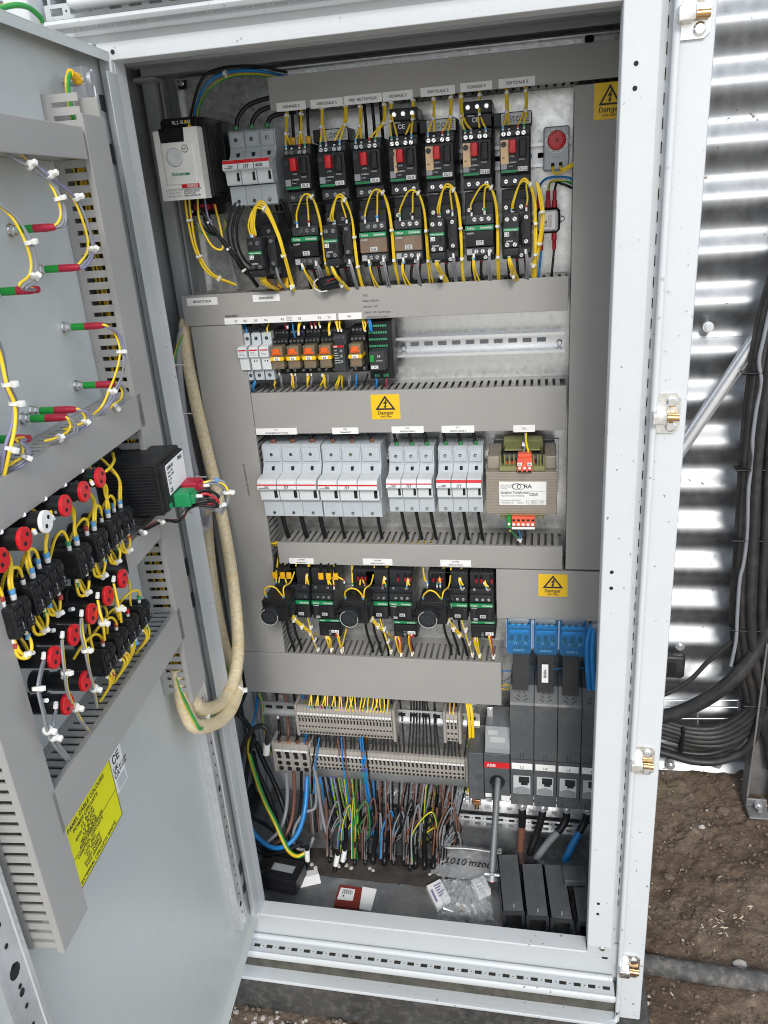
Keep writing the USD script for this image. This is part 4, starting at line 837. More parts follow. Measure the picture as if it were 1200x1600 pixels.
P = [('wire_yellow', 1.5, [V3(x + 14 + q * 3, 1284, -106), V3(x + 17 + q * 3, 1294, -120), V3(x + 27 + q * 3, 1340, -136), V3(x + 29 + q * 3, 1352, -156)]) for q in range(4)] + [('wire_brown', 1.6, [V3(x + 20, 1282, -106), V3(x + 30, 1300, -120), V3(x + 36, 1345, -140)]), ('wire_grey', 2.4, [V3(x + 39, 1300, -92), V3(x + 41, 1308, -116), V3(x + 44, 1345, -142)])]
t = wires('wire_bundle', 'yellow, brown and grey wires leaving contactor C1 above the BRASSEUR tag', 'wires below the top contactors', P, (x + 22, 1310, -145))
for xa in (12, 30, 42): t.part('lug', cbox(x + xa - 4, x + xa + 4, 1336, 1344, -134, -116, 1), 'lug_yellow')
P = [('wire_black', 2.2, [V3(x + 12, 1335, -6 - 3 * q), V3(x - 6 - 5 * q, 1322, 4 + 2 * q), V3(x - 22 - 8 * q, 1312, -26), V3(x - 24 - 7 * q, 1312, -66), V3(x - 10 - 5 * q, 1318, -92 - 7 * q), V3(x + 8, 1335, -92 - 5 * q)]) for q in range(3)]
P += [('wire_black', 2.5, [V3(x + 40 + q * 7, 1340, -8), V3(x + 44 + q * 6, 1325, 3), V3(x + 56 + q * 4, 1325, 0), V3(x + 60 + q * 3, 1338, -40)]) for q in range(2)]
wires('wire_bundle', 'black wire coils to the left of contactor C1 under the fuse holder', None, P, (x - 20, 1320, -118))
# black snap-on core lying on the duct below contactor C3
t = Thing('ferrite_core', 'black snap-on core with a white tie resting on the duct below contactor C3', 'ferrite core', at(515, 452, 1335))
p = at(517, 441, 1322); t.part('body', xform(cat(cbox(-20, 20, -14, 14, -11, 11, 5), cbox(-14, 14, -16, 16, -4, 4, 2)), rotz(0.1) @ roty(-0.18), p), 'black_plastic')
t.part('cable_tie', tube([p + [-18, -15, 8], p + [-25, -14, 2], p + [-26, -10, -7], p + [-16, -12, -13], p + [-4, -14, -12]], 1.2, 6, 4), 'tie_white'); t.part('wire', tube([p + [-2, -15, 3], p + [10, -17, 7], p + [22, -12, 9]], 0.9, 6, 3), 'wire_red')

# ================================================================ three pole fuse holders
def fuse_holder(x, z0, H, poles, pitch, label, band='thin', mark='', dep=88.0, group=None, tops=None):
    W = poles * pitch; yf = lambda d: BACK - d
    t = Thing('fuse_holder', label, 'fuse holder', (x + W / 2, PLATE, z0), group)
    k = dep / 88.0
    prof = [(4, 0.02), (72 * k, 0.0), (78 * k, 0.02), (80 * k, 0.27), (70 * k, 0.285), (70 * k, 0.60), (66 * k, 0.62), (56 * k, 0.72), (56 * k, 0.975), (50 * k, 1.0), (4, 1.0)]
    b = Polygon([(yf(d), z0 + h * H) for d, h in prof])
    for p in range(poles): t.part('pole', extr(b, x + p * pitch + 0.35, x + (p + 1) * pitch - 0.35, 'x'), 'fuse_grey')
    lev = [(70 * k, 0.29), (88 * k, 0.285), (89.5 * k, 0.30), (92 * k, 0.455), (101 * k, 0.475), (103 * k, 0.49), (99 * k, 0.60), (96 * k, 0.612), (70 * k, 0.62)]
    lb = Polygon([(yf(d), z0 + h * H) for d, h in lev])
    for p in range(poles):
        xa, xb = x + p * pitch + 0.8, x + (p + 1) * pitch - 0.8
        l = t.part('lever', extr(lb, xa, xb, 'x'), 'fuse_white')
        l.part('slot', box(xb - pitch * 0.24, xb - pitch * 0.08, yf(91.8 * k), yf(88 * k), z0 + 0.335 * H, z0 + 0.445 * H), 'hole_black')
        yb = yf(100.4 * k)
        if band == 'thin': l.part('red_line', quadsheet((xa, yf(102.0 * k), z0 + 0.538 * H), (xb, yf(102.0 * k), z0 + 0.538 * H), (xb, yf(101.4 * k), z0 + 0.555 * H), (xa, yf(101.4 * k), z0 + 0.555 * H), 0.8), 'plastic_red')
        else: l.part('red_line', quadsheet((xa, yf(101.2 * k), z0 + 0.56 * H), (xb, yf(101.2 * k), z0 + 0.56 * H), (xb, yf(99.6 * k), z0 + 0.602 * H), (xa, yf(99.6 * k), z0 + 0.602 * H), 0.9), 'plastic_red')
        if p == 0: l.part('lettering', cat(text('TM22', 2.2, (xa + pitch * 0.35, yf(103.0 * k), z0 + 0.515 * H), bold=True), box(xa + 3, xa + pitch * 0.6, yf(103.2 * k), yf(102.9 * k), z0 + 0.50 * H, z0 + 0.507 * H)), 'print_black')
        if p == 1: l.part('fuse_symbol', cat(*[xform(box(-0.5, 0.5, -0.3, 0.3, -3.2, 3.2), roty(0.25), (xa + pitch * 0.38 + 3 * q, yf(102.6 * k) - 0.2, z0 + 0.516 * H)) for q in range(3)]), 'print_black')
        if p == 2 and mark: l.part('lettering', text(mark, 4.6, (xa + 2, yf(102.6 * k) - 0.2, z0 + 0.50 * H), bold=True), 'print_black')
        cxp = (xa + xb) / 2
        yt = yf(56 * k)
        f = t.part('terminal_frame', cat(cbox(xa + 1.5, xb - 1.5, yt - 3.5, yt + 1, z0 + 0.77 * H, z0 + 0.96 * H, 1.2)), 'fuse_grey')
        f.part('screw', cat(cyl((cxp, yt - 3.4, z0 + 0.87 * H), (cxp, yt - 4.0, z0 + 0.87 * H), 3.0, n=12)), 'hole_black'); f.part('screw_head', cat(cyl((cxp + 0.7, yt - 3.9, z0 + 0.868 * H), (cxp + 0.7, yt - 4.3, z0 + 0.868 * H), 1.9, n=10)), 'chrome')
        t.part('window', box(cxp - 1, cxp + 4, yf(63 * k), yf(57 * k), z0 + 0.645 * H, z0 + 0.70 * H), 'hole_black')
        lo = t.part('lower_screw', cyl((cxp, yf(79.2 * k), z0 + 0.075 * H), (cxp, yf(79.2 * k) - 0.9, z0 + 0.075 * H), 2.7, n=12), 'hole_black'); lo.part('screw_head', cyl((cxp + 0.5, yf(79.2 * k) - 0.8, z0 + 0.075 * H), (cxp + 0.5, yf(79.2 * k) - 1.2, z0 + 0.075 * H), 1.8, n=10), 'chrome')
    return t
def cable_set(name, label, xs, zt, ztop, zb, zbot, r, collar, Yt=1352, Yb=1345, low_sweep=4, group=None):
    """Black cables entering each pole from above and leaving below."""
    t = Thing(name, label, 'cable set', (xs[1], Yt, zbot), group)
    for k, x in enumerate(xs):
        t.part('cable', tube([V3(x - 6, Yt - 2, ztop), V3(x - 3, Yt, (zt + ztop) / 2), V3(x, Yt, zt)], r, 8, 4), 'wire_black')
        t.part('collar', cyl((x, Yt, zt + 0.2), (x, Yt, zt + 9), r * 1.25, n=10), collar)
        if zb is not None: t.part('cable', tube([V3(x, Yb, zb), V3(x + low_sweep * 0.5, Yb + 2, (zb + zbot) / 2), V3(x + low_sweep, Yb + 10, zbot)], r, 8, 4), 'wire_black')
FH_H = 116.0
x0 = xx(362, 310, 1318); zb0 = zz(400, 322, 1316)
fuse_holder(x0, zb0, FH_H, 3, 26.5, 'grey three-pole fuse holder with red 40A band beside the white drive', 'thick', '40A')
t = Thing('cable_set', 'three thick black cables bending from the top duct into the 40A fuse holder', 'cable set', (x0 + 40, 1340, zb0 + FH_H))
for k in range(3):
    xe = x0 + 13 + 26.5 * k; t.part('cable', tube([V3(-396, 1362, 163 - k * 13), V3(-412, 1354, 162 - k * 13), V3(xe + 0.36 * (-412 - xe), 1348, zb0 + FH_H + 0.80 * (162 - k * 13 - zb0 - FH_H)), V3(xe + 0.08 * (-412 - xe), 1345, zb0 + FH_H + 0.42 * (162 - k * 13 - zb0 - FH_H)), V3(xe, 1344, zb0 + FH_H)], 3.6, 10, 5), 'wire_black'); t.part('collar', cyl((xe, 1344, zb0 + FH_H), (xe, 1344, zb0 + FH_H + 6), 4.6, n=10), 'wire_green')

# ================================================================ white variable speed drive
A, B = at(238, 203, 1262), at(255, 314, 1262); dx0 = (A[0] + B[0]) / 2; dx1 = xx(312, 250, 1262); dz1, dz0 = zz(275, 200, 1262), zz(290, 312, 1262)
dr = Thing('speed_drive', 'white fronted speed drive with round dial and black heat sink, top left of the plate', 'speed drive', ((dx0 + dx1) / 2, PLATE, dz0))
W = dx1 - dx0; H = dz1 - dz0
dr.part('heat_sink', cat(cbox(dx0 + 4, dx1 + 8, 1284, 1392, dz0 + 2, dz1 + 14, 2), cbox(dx0 + 2, dx1 + 14, 1340, 1394, dz0 - 8, dz1 + 10, 1.5)), 'black_plastic')
fins = cat(*[box(dx1 + 7.5, dx1 + 9.4, 1290 + 6 * k, 1292.6 + 6 * k, dz0 + 8, dz1 + 4) for k in range(9)])
dr.part('fin', fins, 'charcoal_plastic', label='row of cooling fins along the side')
dr.part('top_slots', cat(*[box(dx1 - 30 + 5 * k, dx1 - 27.5 + 5 * k, 1300, 1380, dz1 + 13.5, dz1 + 14.6) for k in range(7)]), 'hole_black')
fr = Polygon([(dx0, dz0), (dx1 + 2, dz0), (dx1 + 2, dz1), (dx0 + W * 0.72, dz1), (dx0 + W * 0.70, dz1 - H * 0.19), (dx0 + W * 0.14, dz1 - H * 0.19), (dx0 + W * 0.12, dz1 - 2), (dx0, dz1 - 2)])
dr.part('front_shell', cat(extr(fr, 1262, 1286, 'y'), cbox(dx0 + W * 0.16, dx1 - W * 0.12, 1259.5, 1263, dz0 + H * 0.22, dz1 - H * 0.20, 1.2)), 'ivory')
dr.part('display', cbox(dx0 + W * 0.12, dx0 + W * 0.72, 1264, 1285, dz1 - H * 0.19, dz1 + 1, 1), 'black_plastic')
dr.part('terminal_hood', cbox(dx0 + W * 0.18, dx1 - 1, 1272, 1330, dz1 + 1, dz1 + 15, 1.5), 'black_plastic')
dr.part('lettering', cat(text('RL1 SL2M', 4.6, (dx0 + W * 0.42, 1271.8, dz1 + 6), bold=True)), 'print_white')
dr.part('warning_mark', cat(extr(Polygon([(dx0 + W * 0.77, dz1 + 0.5), (dx0 + W * 0.87, dz1 + 0.5), (dx0 + W * 0.82, dz1 + 7.5)]), 1271.2, 1272, 'y'), cyl((dx0 + W * 0.74, 1272, dz1 + 8.5), (dx0 + W * 0.74, 1271, dz1 + 8.5), 2.2, n=12)), 'sign_yellow')
c = V3(dx0 + W * 0.45, 1259.5, dz1 - H * 0.40); dr.part('jog_dial', cat(lathe(c, (0, -1, 0), [(0, 12.5), (2.5, 12.5), (3.2, 11.5), (1.6, 0)], 32)), 'fuse_white'); dr.part('dial_rim', disc(c + [0, -0.3, 0], (0, -1, 0), 12.6, 13.3, 32), 'print_grey')
c = V3(dx0 + W * 0.71, 1259.5, dz1 - H * 0.29); e = dr.part('escape_key', lathe(c, (0, -1, 0), [(0, 5.6), (1.0, 5.6), (1.4, 5.0), (1.4, 0)], 24), 'mid_grey_plastic'); e.part('key_cap', cyl(c + [0, -1.4, 0], c + [0, -1.9, 0], 4.3, n=20), 'ivory'); e.part('lettering', text('ESC', 2.6, c + [0, -1.9, -1.3], bold=True, center=True), 'print_black')
dr.part('maker_lettering', cat(text('Schneider', 4.4, (dx0 + W * 0.32, 1259.3, dz0 + H * 0.345), bold=True), box(dx0 + W * 0.66, dx0 + W * 0.74, 1259, 1259.5, dz0 + H * 0.35, dz0 + H * 0.37)), 'plastic_green')
lx = dx0 + W * 0.50
k = dr.part('danger_label', box(lx, lx + W * 0.42, 1261.2, 1262, dz0 + 2.5, dz0 + H * 0.22), 'label_white')
k.part('red_header', box(lx, lx + W * 0.42, 1260.8, 1261.2, dz0 + H * 0.165, dz0 + H * 0.22), 'plastic_red'); k.part('header_lettering', text('DANGER', 4.0, (lx + 9, 1260.8, dz0 + H * 0.175), bold=True, sx=0.8), 'print_white')
k.part('lettering', cat(*[text(s, 2.5, (lx + 2, 1261.2, dz0 + H * (0.135 - 0.03 * q)), bold=True, sx=0.8) for q, s in enumerate(('HAZARD OF ELECTRIC', 'SHOCK EXPLOSION', 'OR ARC FLASH', 'Before servicing wait'))]), 'print_black')
dr.part('type_lettering', cat(*[text(s, 3.0, (dx0 + W * 0.1, 1261.9, dz0 + H * (0.135 - 0.045 * q)), bold=q == 0) for q, s in enumerate(('ATV12H075M2', '0.75kW 1HP', '1 phase 240V'))]), 'print_grey')
P = [('wire_yellow', 1.9, [V3(dx0 + 20 + 7 * q, 1300, dz0), V3(dx0 + 21 + 6 * q, 1298, dz0 - 30), V3(dx0 + 24 + 6 * q, 1300, dz0 - 75), V3(dx0 + 38 + 5 * q, 1312, dz0 - 115), V3(dx0 + 68 + 3 * q, 1345, dz0 - 142)]) for q in range(2)]
wires('wire_bundle', 'two yellow wires hanging from the white drive down to the duct', None, P, (dx0 + 30, 1300, dz0 - 140), [(V3(dx0 + 24, 1298, dz0 - 28), (0, 0, 1), 5.5), (V3(dx0 + 30, 1301, dz0 - 85), (0.2, 0.1, -1), 5.5), (V3(dx0 + 50, 1322, dz0 - 124), (0.6, 0.5, -0.8), 5.5)])
P = [('wire_yellow', 1.9, [V3(dx0 + 42, 1300, dz0), V3(dx0 + 44, 1296, dz0 - 30), V3(dx0 + 56, 1298, dz0 - 68), V3(dx0 + 72, 1305, dz0 - 76), V3(dx0 + 70, 1315, dz0 - 50), V3(dx0 + 60, 1325, dz0 - 10)])]
wires('wire_bundle', 'single yellow wire loop under the white drive', None, P, (dx0 + 50, 1300, dz0 - 76))
t = Thing('drive_cable', 'black cable with a violet core running down from the white drive to the duct', 'cable', V3(dx0 + 60, 1300, dz0 - 140))
t.part('sheath', tube([V3(dx0 + 45, 1302, dz0 - 14), V3(dx0 + 56, 1298, dz0 - 34), V3(dx0 + 82, 1304, dz0 - 80), V3(dx0 + 104, 1316, dz0 - 118), V3(dx0 + 110, 1345, dz0 - 146)], 3.4, 8, 5), 'wire_black')
t.part('core', tube([V3(dx0 + 56, 1296, dz0), V3(dx0 + 58, 1294, dz0 - 26), V3(dx0 + 64, 1299, dz0 - 46), V3(dx0 + 72, 1306, dz0 - 62)], 1.6, 7, 4), 'wire_violet')
for s in (36, 80, 116): t.part('cable_tie', tie(V3(dx0 + 56 + (s - 36) * 0.58, 1299 + s * 0.1, dz0 - s), (0.5, 0.1, -0.8), 4.2), 'tie_white')
for nm, lk, r, o in (('blue', 'wire_blue', 2.3, 0), ('green and yellow', 'wire_earth', 2.3, 6), ('black', 'wire_black', 2.3, -7)):
    t = Thing('supply_wire', f'{nm} supply wire arching from the white drive to the top duct', 'wire', V3(dx0 + 46, 1330, dz1 + 12))
    t.part('sheath', tube([V3(dx0 + 46 + o, 1322, dz1 + 12), V3(dx0 + 49 + o, 1330, dz1 + 32 + o * 0.3), V3(dx0 + 66 + o, 1345, dz1 + 66 - o), V3(dx0 + 100 + o, 1350, dz1 + 80 - o), V3(dx0 + 150, 1350, dz1 + 78 - o * 0.9), V3(dx0 + 200, 1352, dz1 + 66 - o * 0.8)], r, 8, 6), lk)
    if o == 6: t.part('cable_tie', tie(V3(dx0 + 100, 1349, dz1 + 78), (1, 0, 0), 6, 1.2), 'tie_white')

# ================================================================ small red lug terminal strip under the drive
p = at(322, 330, 1362); t = Thing('terminal_strip', 'small black terminal strip with red lugs tucked beneath the white drive', 'terminal strip', p)
t.part('body', cbox(p[0] - 26, p[0] + 34, 1352, 1372, p[2] - 6, p[2] + 12, 1.5), 'black_plastic')
for k in range(4): t.part('lug', cbox(p[0] - 14 + 11 * k, p[0] - 7 + 11 * k, 1344, 1354, p[2] + 2, p[2] + 16, 1), 'lug_red')
for k in range(3): t.part('screw', screw((p[0] - 22 + 15 * k, 1352, p[2] + 2), (0, -1, 0), 3.4, 2), 'chrome')
for k, (a_, lk) in enumerate(((-22, 'lug_red'), (10, 'lug_red'))): t.part('lug', cyl((p[0] + a_, 1346, p[2] - 2), (p[0] + a_, 1344, p[2] - 20), 3.2, n=8), lk)
for k in range(3): t.part('wire', tube([V3(p[0] - 8 + 10 * k, 1346, p[2] + 2), V3(p[0] - 6 + 10 * k, 1340, p[2] - 16), V3(p[0] + 10 + 4 * k, 1344, p[2] - 36), V3(p[0] + 22, 1350, p[2] - 40)], 1.8, 6, 4), 'wire_black')
t.part('wire', tube([V3(p[0] - 20, 1344, p[2] - 18), V3(p[0] - 4, 1342, p[2] - 34), V3(p[0] + 24, 1348, p[2] - 38), V3(p[0] + 38, 1350, p[2] - 26), V3(p[0] + 34, 1352, p[2] - 14)], 1.7, 6, 5), 'wire_earth')
t.part('sheath', tube([V3(p[0] + 22, 1352, p[2] - 38), V3(p[0] + 30, 1362, p[2] - 70), V3(p[0] + 34, 1372, p[2] - 130)], 4.5, 8, 4), 'wire_grey')

# ================================================================ thermostat and filter on the right of the top row
p0, p1 = at(849, 198, 1358), at(889, 264, 1358); cx, cz0, cz1 = (p0[0] + p1[0]) / 2, zz(868, 266, 1358), zz(868, 197, 1358)
t = Thing('thermostat', 'grey thermostat with a large red dial at the right end of the top row', 'thermostat', (cx, PLATE, cz0)); w = 19.5
t.part('case', cat(cbox(cx - w, cx + w, 1358, 1414, cz0, cz1, 2.5)), 'fuse_grey')
c = V3(cx + 0.5, 1358, cz0 + (cz1 - cz0) * 0.68)
t.part('dial_ring', cat(lathe(c, (0, -1, 0), [(0, 18), (0.8, 18), (0.8, 14)], 32)), 'fuse_white'); t.part('ring_ticks', cat(*[box(c[0] + 16.2 * math.cos(a_) - 0.6, c[0] + 16.2 * math.cos(a_) + 0.6, 1356.8, 1357.1, c[2] + 16.2 * math.sin(a_) - 0.6, c[2] + 16.2 * math.sin(a_) + 0.6) for a_ in np.linspace(0, 6.0, 12)]), 'print_black')
d_ = t.part('dial', lathe(c, (0, -1, 0), [(0.5, 13.8), (5, 13.6), (7.5, 12.4), (8.2, 9), (8.4, 0)], 32), 'plastic_red'); d_.part('arrow', extr(Polygon([(c[0] - 3.4, c[2] - 2), (c[0] + 3.4, c[2] - 2), (c[0], c[2] + 3.6)]).difference(Polygon([(c[0] - 2, c[2] - 2.1), (c[0] + 2, c[2] - 2.1), (c[0], c[2] + 0.6)])), 1349.2, 1349.7, 'y'), 'print_black')
for s in (-5, 7): t.part('terminal_hole', box(cx + s - 2.5, cx + s + 2.5, 1357.2, 1358, cz0 + 5, cz0 + 11), 'hole_black')
t.part('maker_mark', cat(text('STEGO', 2.6, (cx, 1358, cz0 + 17), bold=True, center=True)), 'print_grey')
wires('wire_bundle', 'short yellow wire pair from the thermostat to the right duct', None, [('wire_yellow', 1.8, [V3(cx - 5 + 11 * q, 1356, cz0 + 5), V3(cx - 3 + 10 * q, 1348, cz0 - 2 + q * 3), V3(cx + 14, 1346, cz0 + 2 + q * 3), V3(cx + 40, 1352, cz0 + 16 + q * 2), V3(cx + 52, 1360, cz0 + 18)]) for q in range(2)], (cx, 1350, cz0))
p0, p1 = at(838, 328, 1362), at(874, 362, 1362); fx0, fx1, fz0, fz1 = p0[0], p1[0], p1[2], p0[2]; cx = (fx0 + fx1) / 2
t = Thing('line_filter', 'small metal cased filter with red spade lugs below the thermostat', 'filter', (cx, PLATE, fz0))
t.part('base_frame', cat(cbox(fx0 - 1, fx1 + 1, 1368, 1414, fz0 - 2, fz1 + 2, 5)), 'black_plastic'); t.part('can', cbox(fx0 + 2, fx1 - 2, 1356, 1370, fz0 + 1.5, fz1 - 1.5, 3), 'label_silver')
k = t.part('rating_label', box(fx0 + 12, fx1 - 7, 1355.4, 1356, fz0 + 5, fz1 - 4), 'label_white'); k.part('lettering', cat(text('CE', 5.5, (fx0 + 17, 1355.4, fz0 + 9), (0, 0, 1), (-1, 0, 0), bold=True), *[text(s, 2.2, (fx0 + 21 + 3 * q, 1355.4, fz0 + 7), (0, 0, 1), (-1, 0, 0)) for q, s in enumerate(('FILTER 250V', '50/60Hz 10A'))]), 'print_black')
for s in (-1, 1):
    xe = fx0 - 5 if s < 0 else fx1 + 5; k = t.part('mounting_ear', cat(cbox(min(xe, xe - s * 8), max(xe, xe - s * 8), 1408, 1412, (fz0 + fz1) / 2 - 6, (fz0 + fz1) / 2 + 6, 2)), 'zinc'); k.part('screw', screw((xe, 1408, (fz0 + fz1) / 2), (0, -1, 0), 4.4, 3), 'zinc')
for q, (xa, lk) in enumerate(((fx0 + 4, 'wire_blue'), (cx, 'wire_earth'), (fx1 - 8, 'wire_black'))):
    t.part('spade_lug', cat(cbox(xa - 4, xa + 4, 1364, 1371, fz1 + 1, fz1 + 14, 2), cyl((xa, 1367, fz1 + 14), (xa, 1367, fz1 + 27), 3.2, n=10)), 'lug_red')
    t.part('lead', tube([V3(xa, 1367, fz1 + 26), V3(xa + 3, 1364, fz1 + 38), V3(xa + 16 - 3 * q, 1358, fz1 + 46 - 5 * q), V3(cx + 30, 1358, fz1 + 44 - 6 * q), V3(cx + 52, 1366, fz1 + 34 - 7 * q)], 1.9, 7, 5), lk)
for q, (xa, lk) in enumerate(((fx0 + 8, 'wire_blue'), (fx1 - 8, 'wire_black'))):
    t.part('spade_lug', cat(cbox(xa - 4, xa + 4, 1364, 1371, fz0 - 14, fz0 - 1, 2), cyl((xa, 1367, fz0 - 14), (xa, 1367, fz0 - 27), 3.2, n=10)), 'lug_red')
    t.part('lead', tube([V3(xa, 1367, fz0 - 26), V3(xa - 1, 1364, -110), V3(xa - 3, 1362, -134), V3(xa - 3, 1364, -150)], 1.9, 7, 4), lk)
wires('wire_bundle', 'bundle of yellow wires dropping in front of the metal cased filter into the duct', None, [('wire_yellow', 1.5, [V3(-60 + 46 + q, 1296, 4), V3(-8 + q * 2, 1294, -12), V3(-4 + q * 2, 1300, -45), V3(-8 + q * 2, 1308, -80), V3(-18 + q * 2.4, 1322, -118), V3(-20 + q * 2.4, 1345, -148)]) for q in range(3)], (-10, 1310, -140), [(V3(-3, 1299, -38), (0, 0, 1), 5), (V3(-7, 1309, -84), (0.1, -0.1, 1), 5), (V3(-16, 1320, -116), (0.1, -0.3, 1), 5)])
# ================================================================ relay row
zu, zl_ = zz(398, 523, 1322), zz(402, 596, 1322)
mods = [(xx(372, 545, 1322), 'leftmost slim fuse module of the relay row, with paired terminals', 2), (xx(389.5, 545, 1322), 'middle slim fuse module of the relay row, with two small windows', 1), (xx(406, 545, 1322), 'third slim fuse module of the relay row, next to the first relay', 1)]
for k, (x, lb, nt) in enumerate(mods):
    t = Thing('fuse_module', lb, 'fuse module', (x + 9, PLATE, zl_)); H = zu - zl_; w = 17.3
    b = Polygon([(1385, zl_), (1334, zl_), (1332, zl_ + H * 0.22), (1336, zl_ + H * 0.24), (1336, zl_ + H * 0.74), (1339, zl_ + H * 0.78), (1340, zu), (1385, zu)])
    t.part('body', extr(b, x + 0.3, x + w, 'x'), 'fuse_grey')
    lv = Polygon([(1338, zl_ + H * 0.25), (1324, zl_ + H * 0.25), (1322, zl_ + H * 0.50), (1316, zl_ + H * 0.54), (1316, zl_ + H * 0.72), (1320, zl_ + H * 0.75), (1338, zl_ + H * 0.77)])
    l = t.part('lever', extr(lv, x + 0.6, x + w - 0.3, 'x'), 'fuse_white')
    l.part('red_line', box(x + 1.5, x + w - 1.2, 1315.4, 1316, zl_ + H * 0.675, zl_ + H * 0.70), 'plastic_red')
    l.part('lettering', cat(*[box(x + 3, x + w - 3 - q * 2, 1315.6, 1316, zl_ + H * (0.58 + 0.03 * q), zl_ + H * (0.59 + 0.03 * q)) for q in range(3)]), 'print_grey')
    if k: l.part('windows', cat(*[box(x + 6 + 4.4 * q, x + 7.8 + 4.4 * q, 1321.6, 1322.6, zl_ + H * 0.43, zl_ + H * 0.455) for q in range(2)]), 'hole_black')
    for zc in (zl_ + H * 0.11, zl_ + H * 0.89):
        yf = 1332.6 if zc < zl_ + H * 0.5 else 1339.2
        for q in range(nt):
            xc = x + w * ((q + 0.5) / nt if nt > 1 else 0.5); t.part('terminal_hole', cyl((xc, yf, zc), (xc, yf - 0.8, zc), 3.0, n=12), 'hole_black').part('screw_head', cyl((xc + 0.5, yf - 0.7, zc), (xc + 0.5, yf - 1.1, zc), 1.8, n=8), 'chrome')
zrt, zrb = zz(450, 541, 1316), zz(450, 577, 1316); zst, zsb = zz(470, 515, 1335), zz(470, 586, 1335)
def relay(u, name, label, n_top=4):
    x = xx(u, 560, 1316); w = 27.5
    t = Thing('plug_in_relay', label, 'relay', (x + 13, PLATE, zsb), 'clear plug-in relays of the relay row')
    t.part('socket', cat(cbox(x - 1, x + w, 1350, 1386, zsb, zst, 1.2), cbox(x - 0.5, x + w - 0.5, 1340, 1352, zrt - 2, zst - 14, 1.2), cbox(x - 0.5, x + w - 0.5, 1340, 1352, zsb + 2, zsb + 14, 1.2)), 'black_plastic')
    screws(t, [(x + 4 + 6.6 * k, 1349.6, zst - 6) for k in range(4)], 2.1); screws(t, [(x + 3 + 7 * k, 1339.6, zst - 20) for k in range(4)], 2.3); screws(t, [(x + 5 + 16 * k, 1339.6, zsb + 8) for k in range(2)], 2.5)
    x0, x1 = x + 1, x + w - 5
    H = zrt - zrb
    t.part('contact_block', cat(cbox(x0 + 2, x1 - 2, 1322, 1340, zrb + 2, zrb + H * 0.45, 1), cbox(x0 + 3, x1 - 3, 1324, 1340, zrb + H * 0.5, zrt - 3, 1)), 'beige_terminal')
    t.part('coil', cyl((x0 + (x1 - x0) * 0.5, 1321, zrb + 9), (x0 + (x1 - x0) * 0.5, 1340, zrb + 9), 6.5, n=14), 'copper')
    t.part('clear_cover', cbox(x0, x1, 1316, 1341, zrb, zrt, 1.4), 'cover_amber')
    t.part('orange_flag', cat(cbox(x0 + 4.5, x1 - 4, 1312.5, 1316.4, zrt - 13, zrt - 4, 1), cbox(x0 + 2.5, x1 - 2, 1313.5, 1316.4, zrt - 15, zrt - 10.5, 0.8)), 'plastic_orange')
    t.part('retainer_clip', cat(cbox(x0 - 0.6, x1 + 0.6, 1313.4, 1316.2, zrb + H * 0.38, zrb + H * 0.55, 0.8), box(x0 - 1.2, x0 - 0.4, 1314, 1345, zrb + H * 0.40, zrb + H * 0.53), box(x1 + 0.4, x1 + 1.2, 1314, 1345, zrb + H * 0.40, zrb + H * 0.53)), 'sign_yellow')
    m = t.part('name_plate', cbox(x0 + 5.5, x1 - 5, 1312.7, 1313.6, zrb + H * 0.40, zrb + H * 0.54, 0.4), 'label_white'); m.part('lettering', text(name, 3.4, ((x0 + x1) / 2, 1312.7, zrb + H * 0.42), bold=True, center=True), 'print_black')
for u, n, lb in ((423, 'R1', 'clear plug-in relay with orange flag right beside the grey fuse modules'), (448, 'R1', 'clear plug-in relay with orange flag, second from the grey fuse modules'), (473, 'R2', 'clear plug-in relay with orange flag, third from the grey fuse modules'), (498, 'R3', 'clear plug-in relay with orange flag, touching the grey timer relay'), (545, 'R4', 'clear plug-in relay with orange flag standing alone under the R4 tag')): relay(u, n, lb)
x0, x1 = xx(521, 550, 1312), xx(539, 550, 1312); za, zb_ = zz(530, 523, 1318), zz(530, 580, 1312)
t = Thing('timer_relay', 'slim grey timer relay with red band between the plug-in relays', 'timer relay', ((x0 + x1) / 2, PLATE, zb_))
t.part('body', cat(cbox(x0, x1 + 1, 1322, 1386, zb_ - 4, za, 1), cbox(x0, x1, 1310, 1324, zb_, za - 16, 1)), 'dark_grey_plastic'); screws(t, [(x0 + 3.5 + 6.2 * k, 1321.6, za - 6) for k in range(3)], 2.2)
t.part('red_band', box(x0 + 0.6, x1 - 0.6, 1309.5, 1310.1, za - 20, za - 17), 'plastic_red'); t.part('lettering', cat(text('ABB', 2.4, (x0 + 1.2, 1309.5, za - 19.7), bold=True), *[box(x0 + 2, x0 + 7 + (q * 37 % 9), 1309.7, 1310, za - 26 - 4.2 * q, za - 25.2 - 4.2 * q) for q in range(6)]), 'print_white')
for q in range(3): t.part('dial', cyl((x1 - 6, 1310, za - 26 - 9 * q), (x1 - 6, 1308.6, za - 26 - 9 * q), 2.4, n=10), 'mid_grey_plastic')
screws(t, [(x0 + 3.5 + 6.2 * k, 1321.6, zb_ - 1.5) for k in range(3)], 1.8)
x0, x1 = xx(576, 550, 1345), xx(612, 550, 1345); za, zb_ = zz(595, 501, 1345), zz(595, 592, 1345)
t = Thing('safety_relay', 'black relay base with rows of green terminals, rightmost of the relay row', 'relay', ((x0 + x1) / 2, PLATE, zb_))
t.part('base', cat(cbox(x0, x1 + 2, 1345, 1386, zb_, za, 1.5)), 'black_plastic')
for r_ in range(4):
    for k in range(8): t.part('terminal', box(x0 + 3 + 4.1 * k, x0 + 5.8 + 4.1 * k, 1343.4, 1345.2, za - 10 - 11.5 * r_, za - 6.5 - 11.5 * r_), 'marker_green')
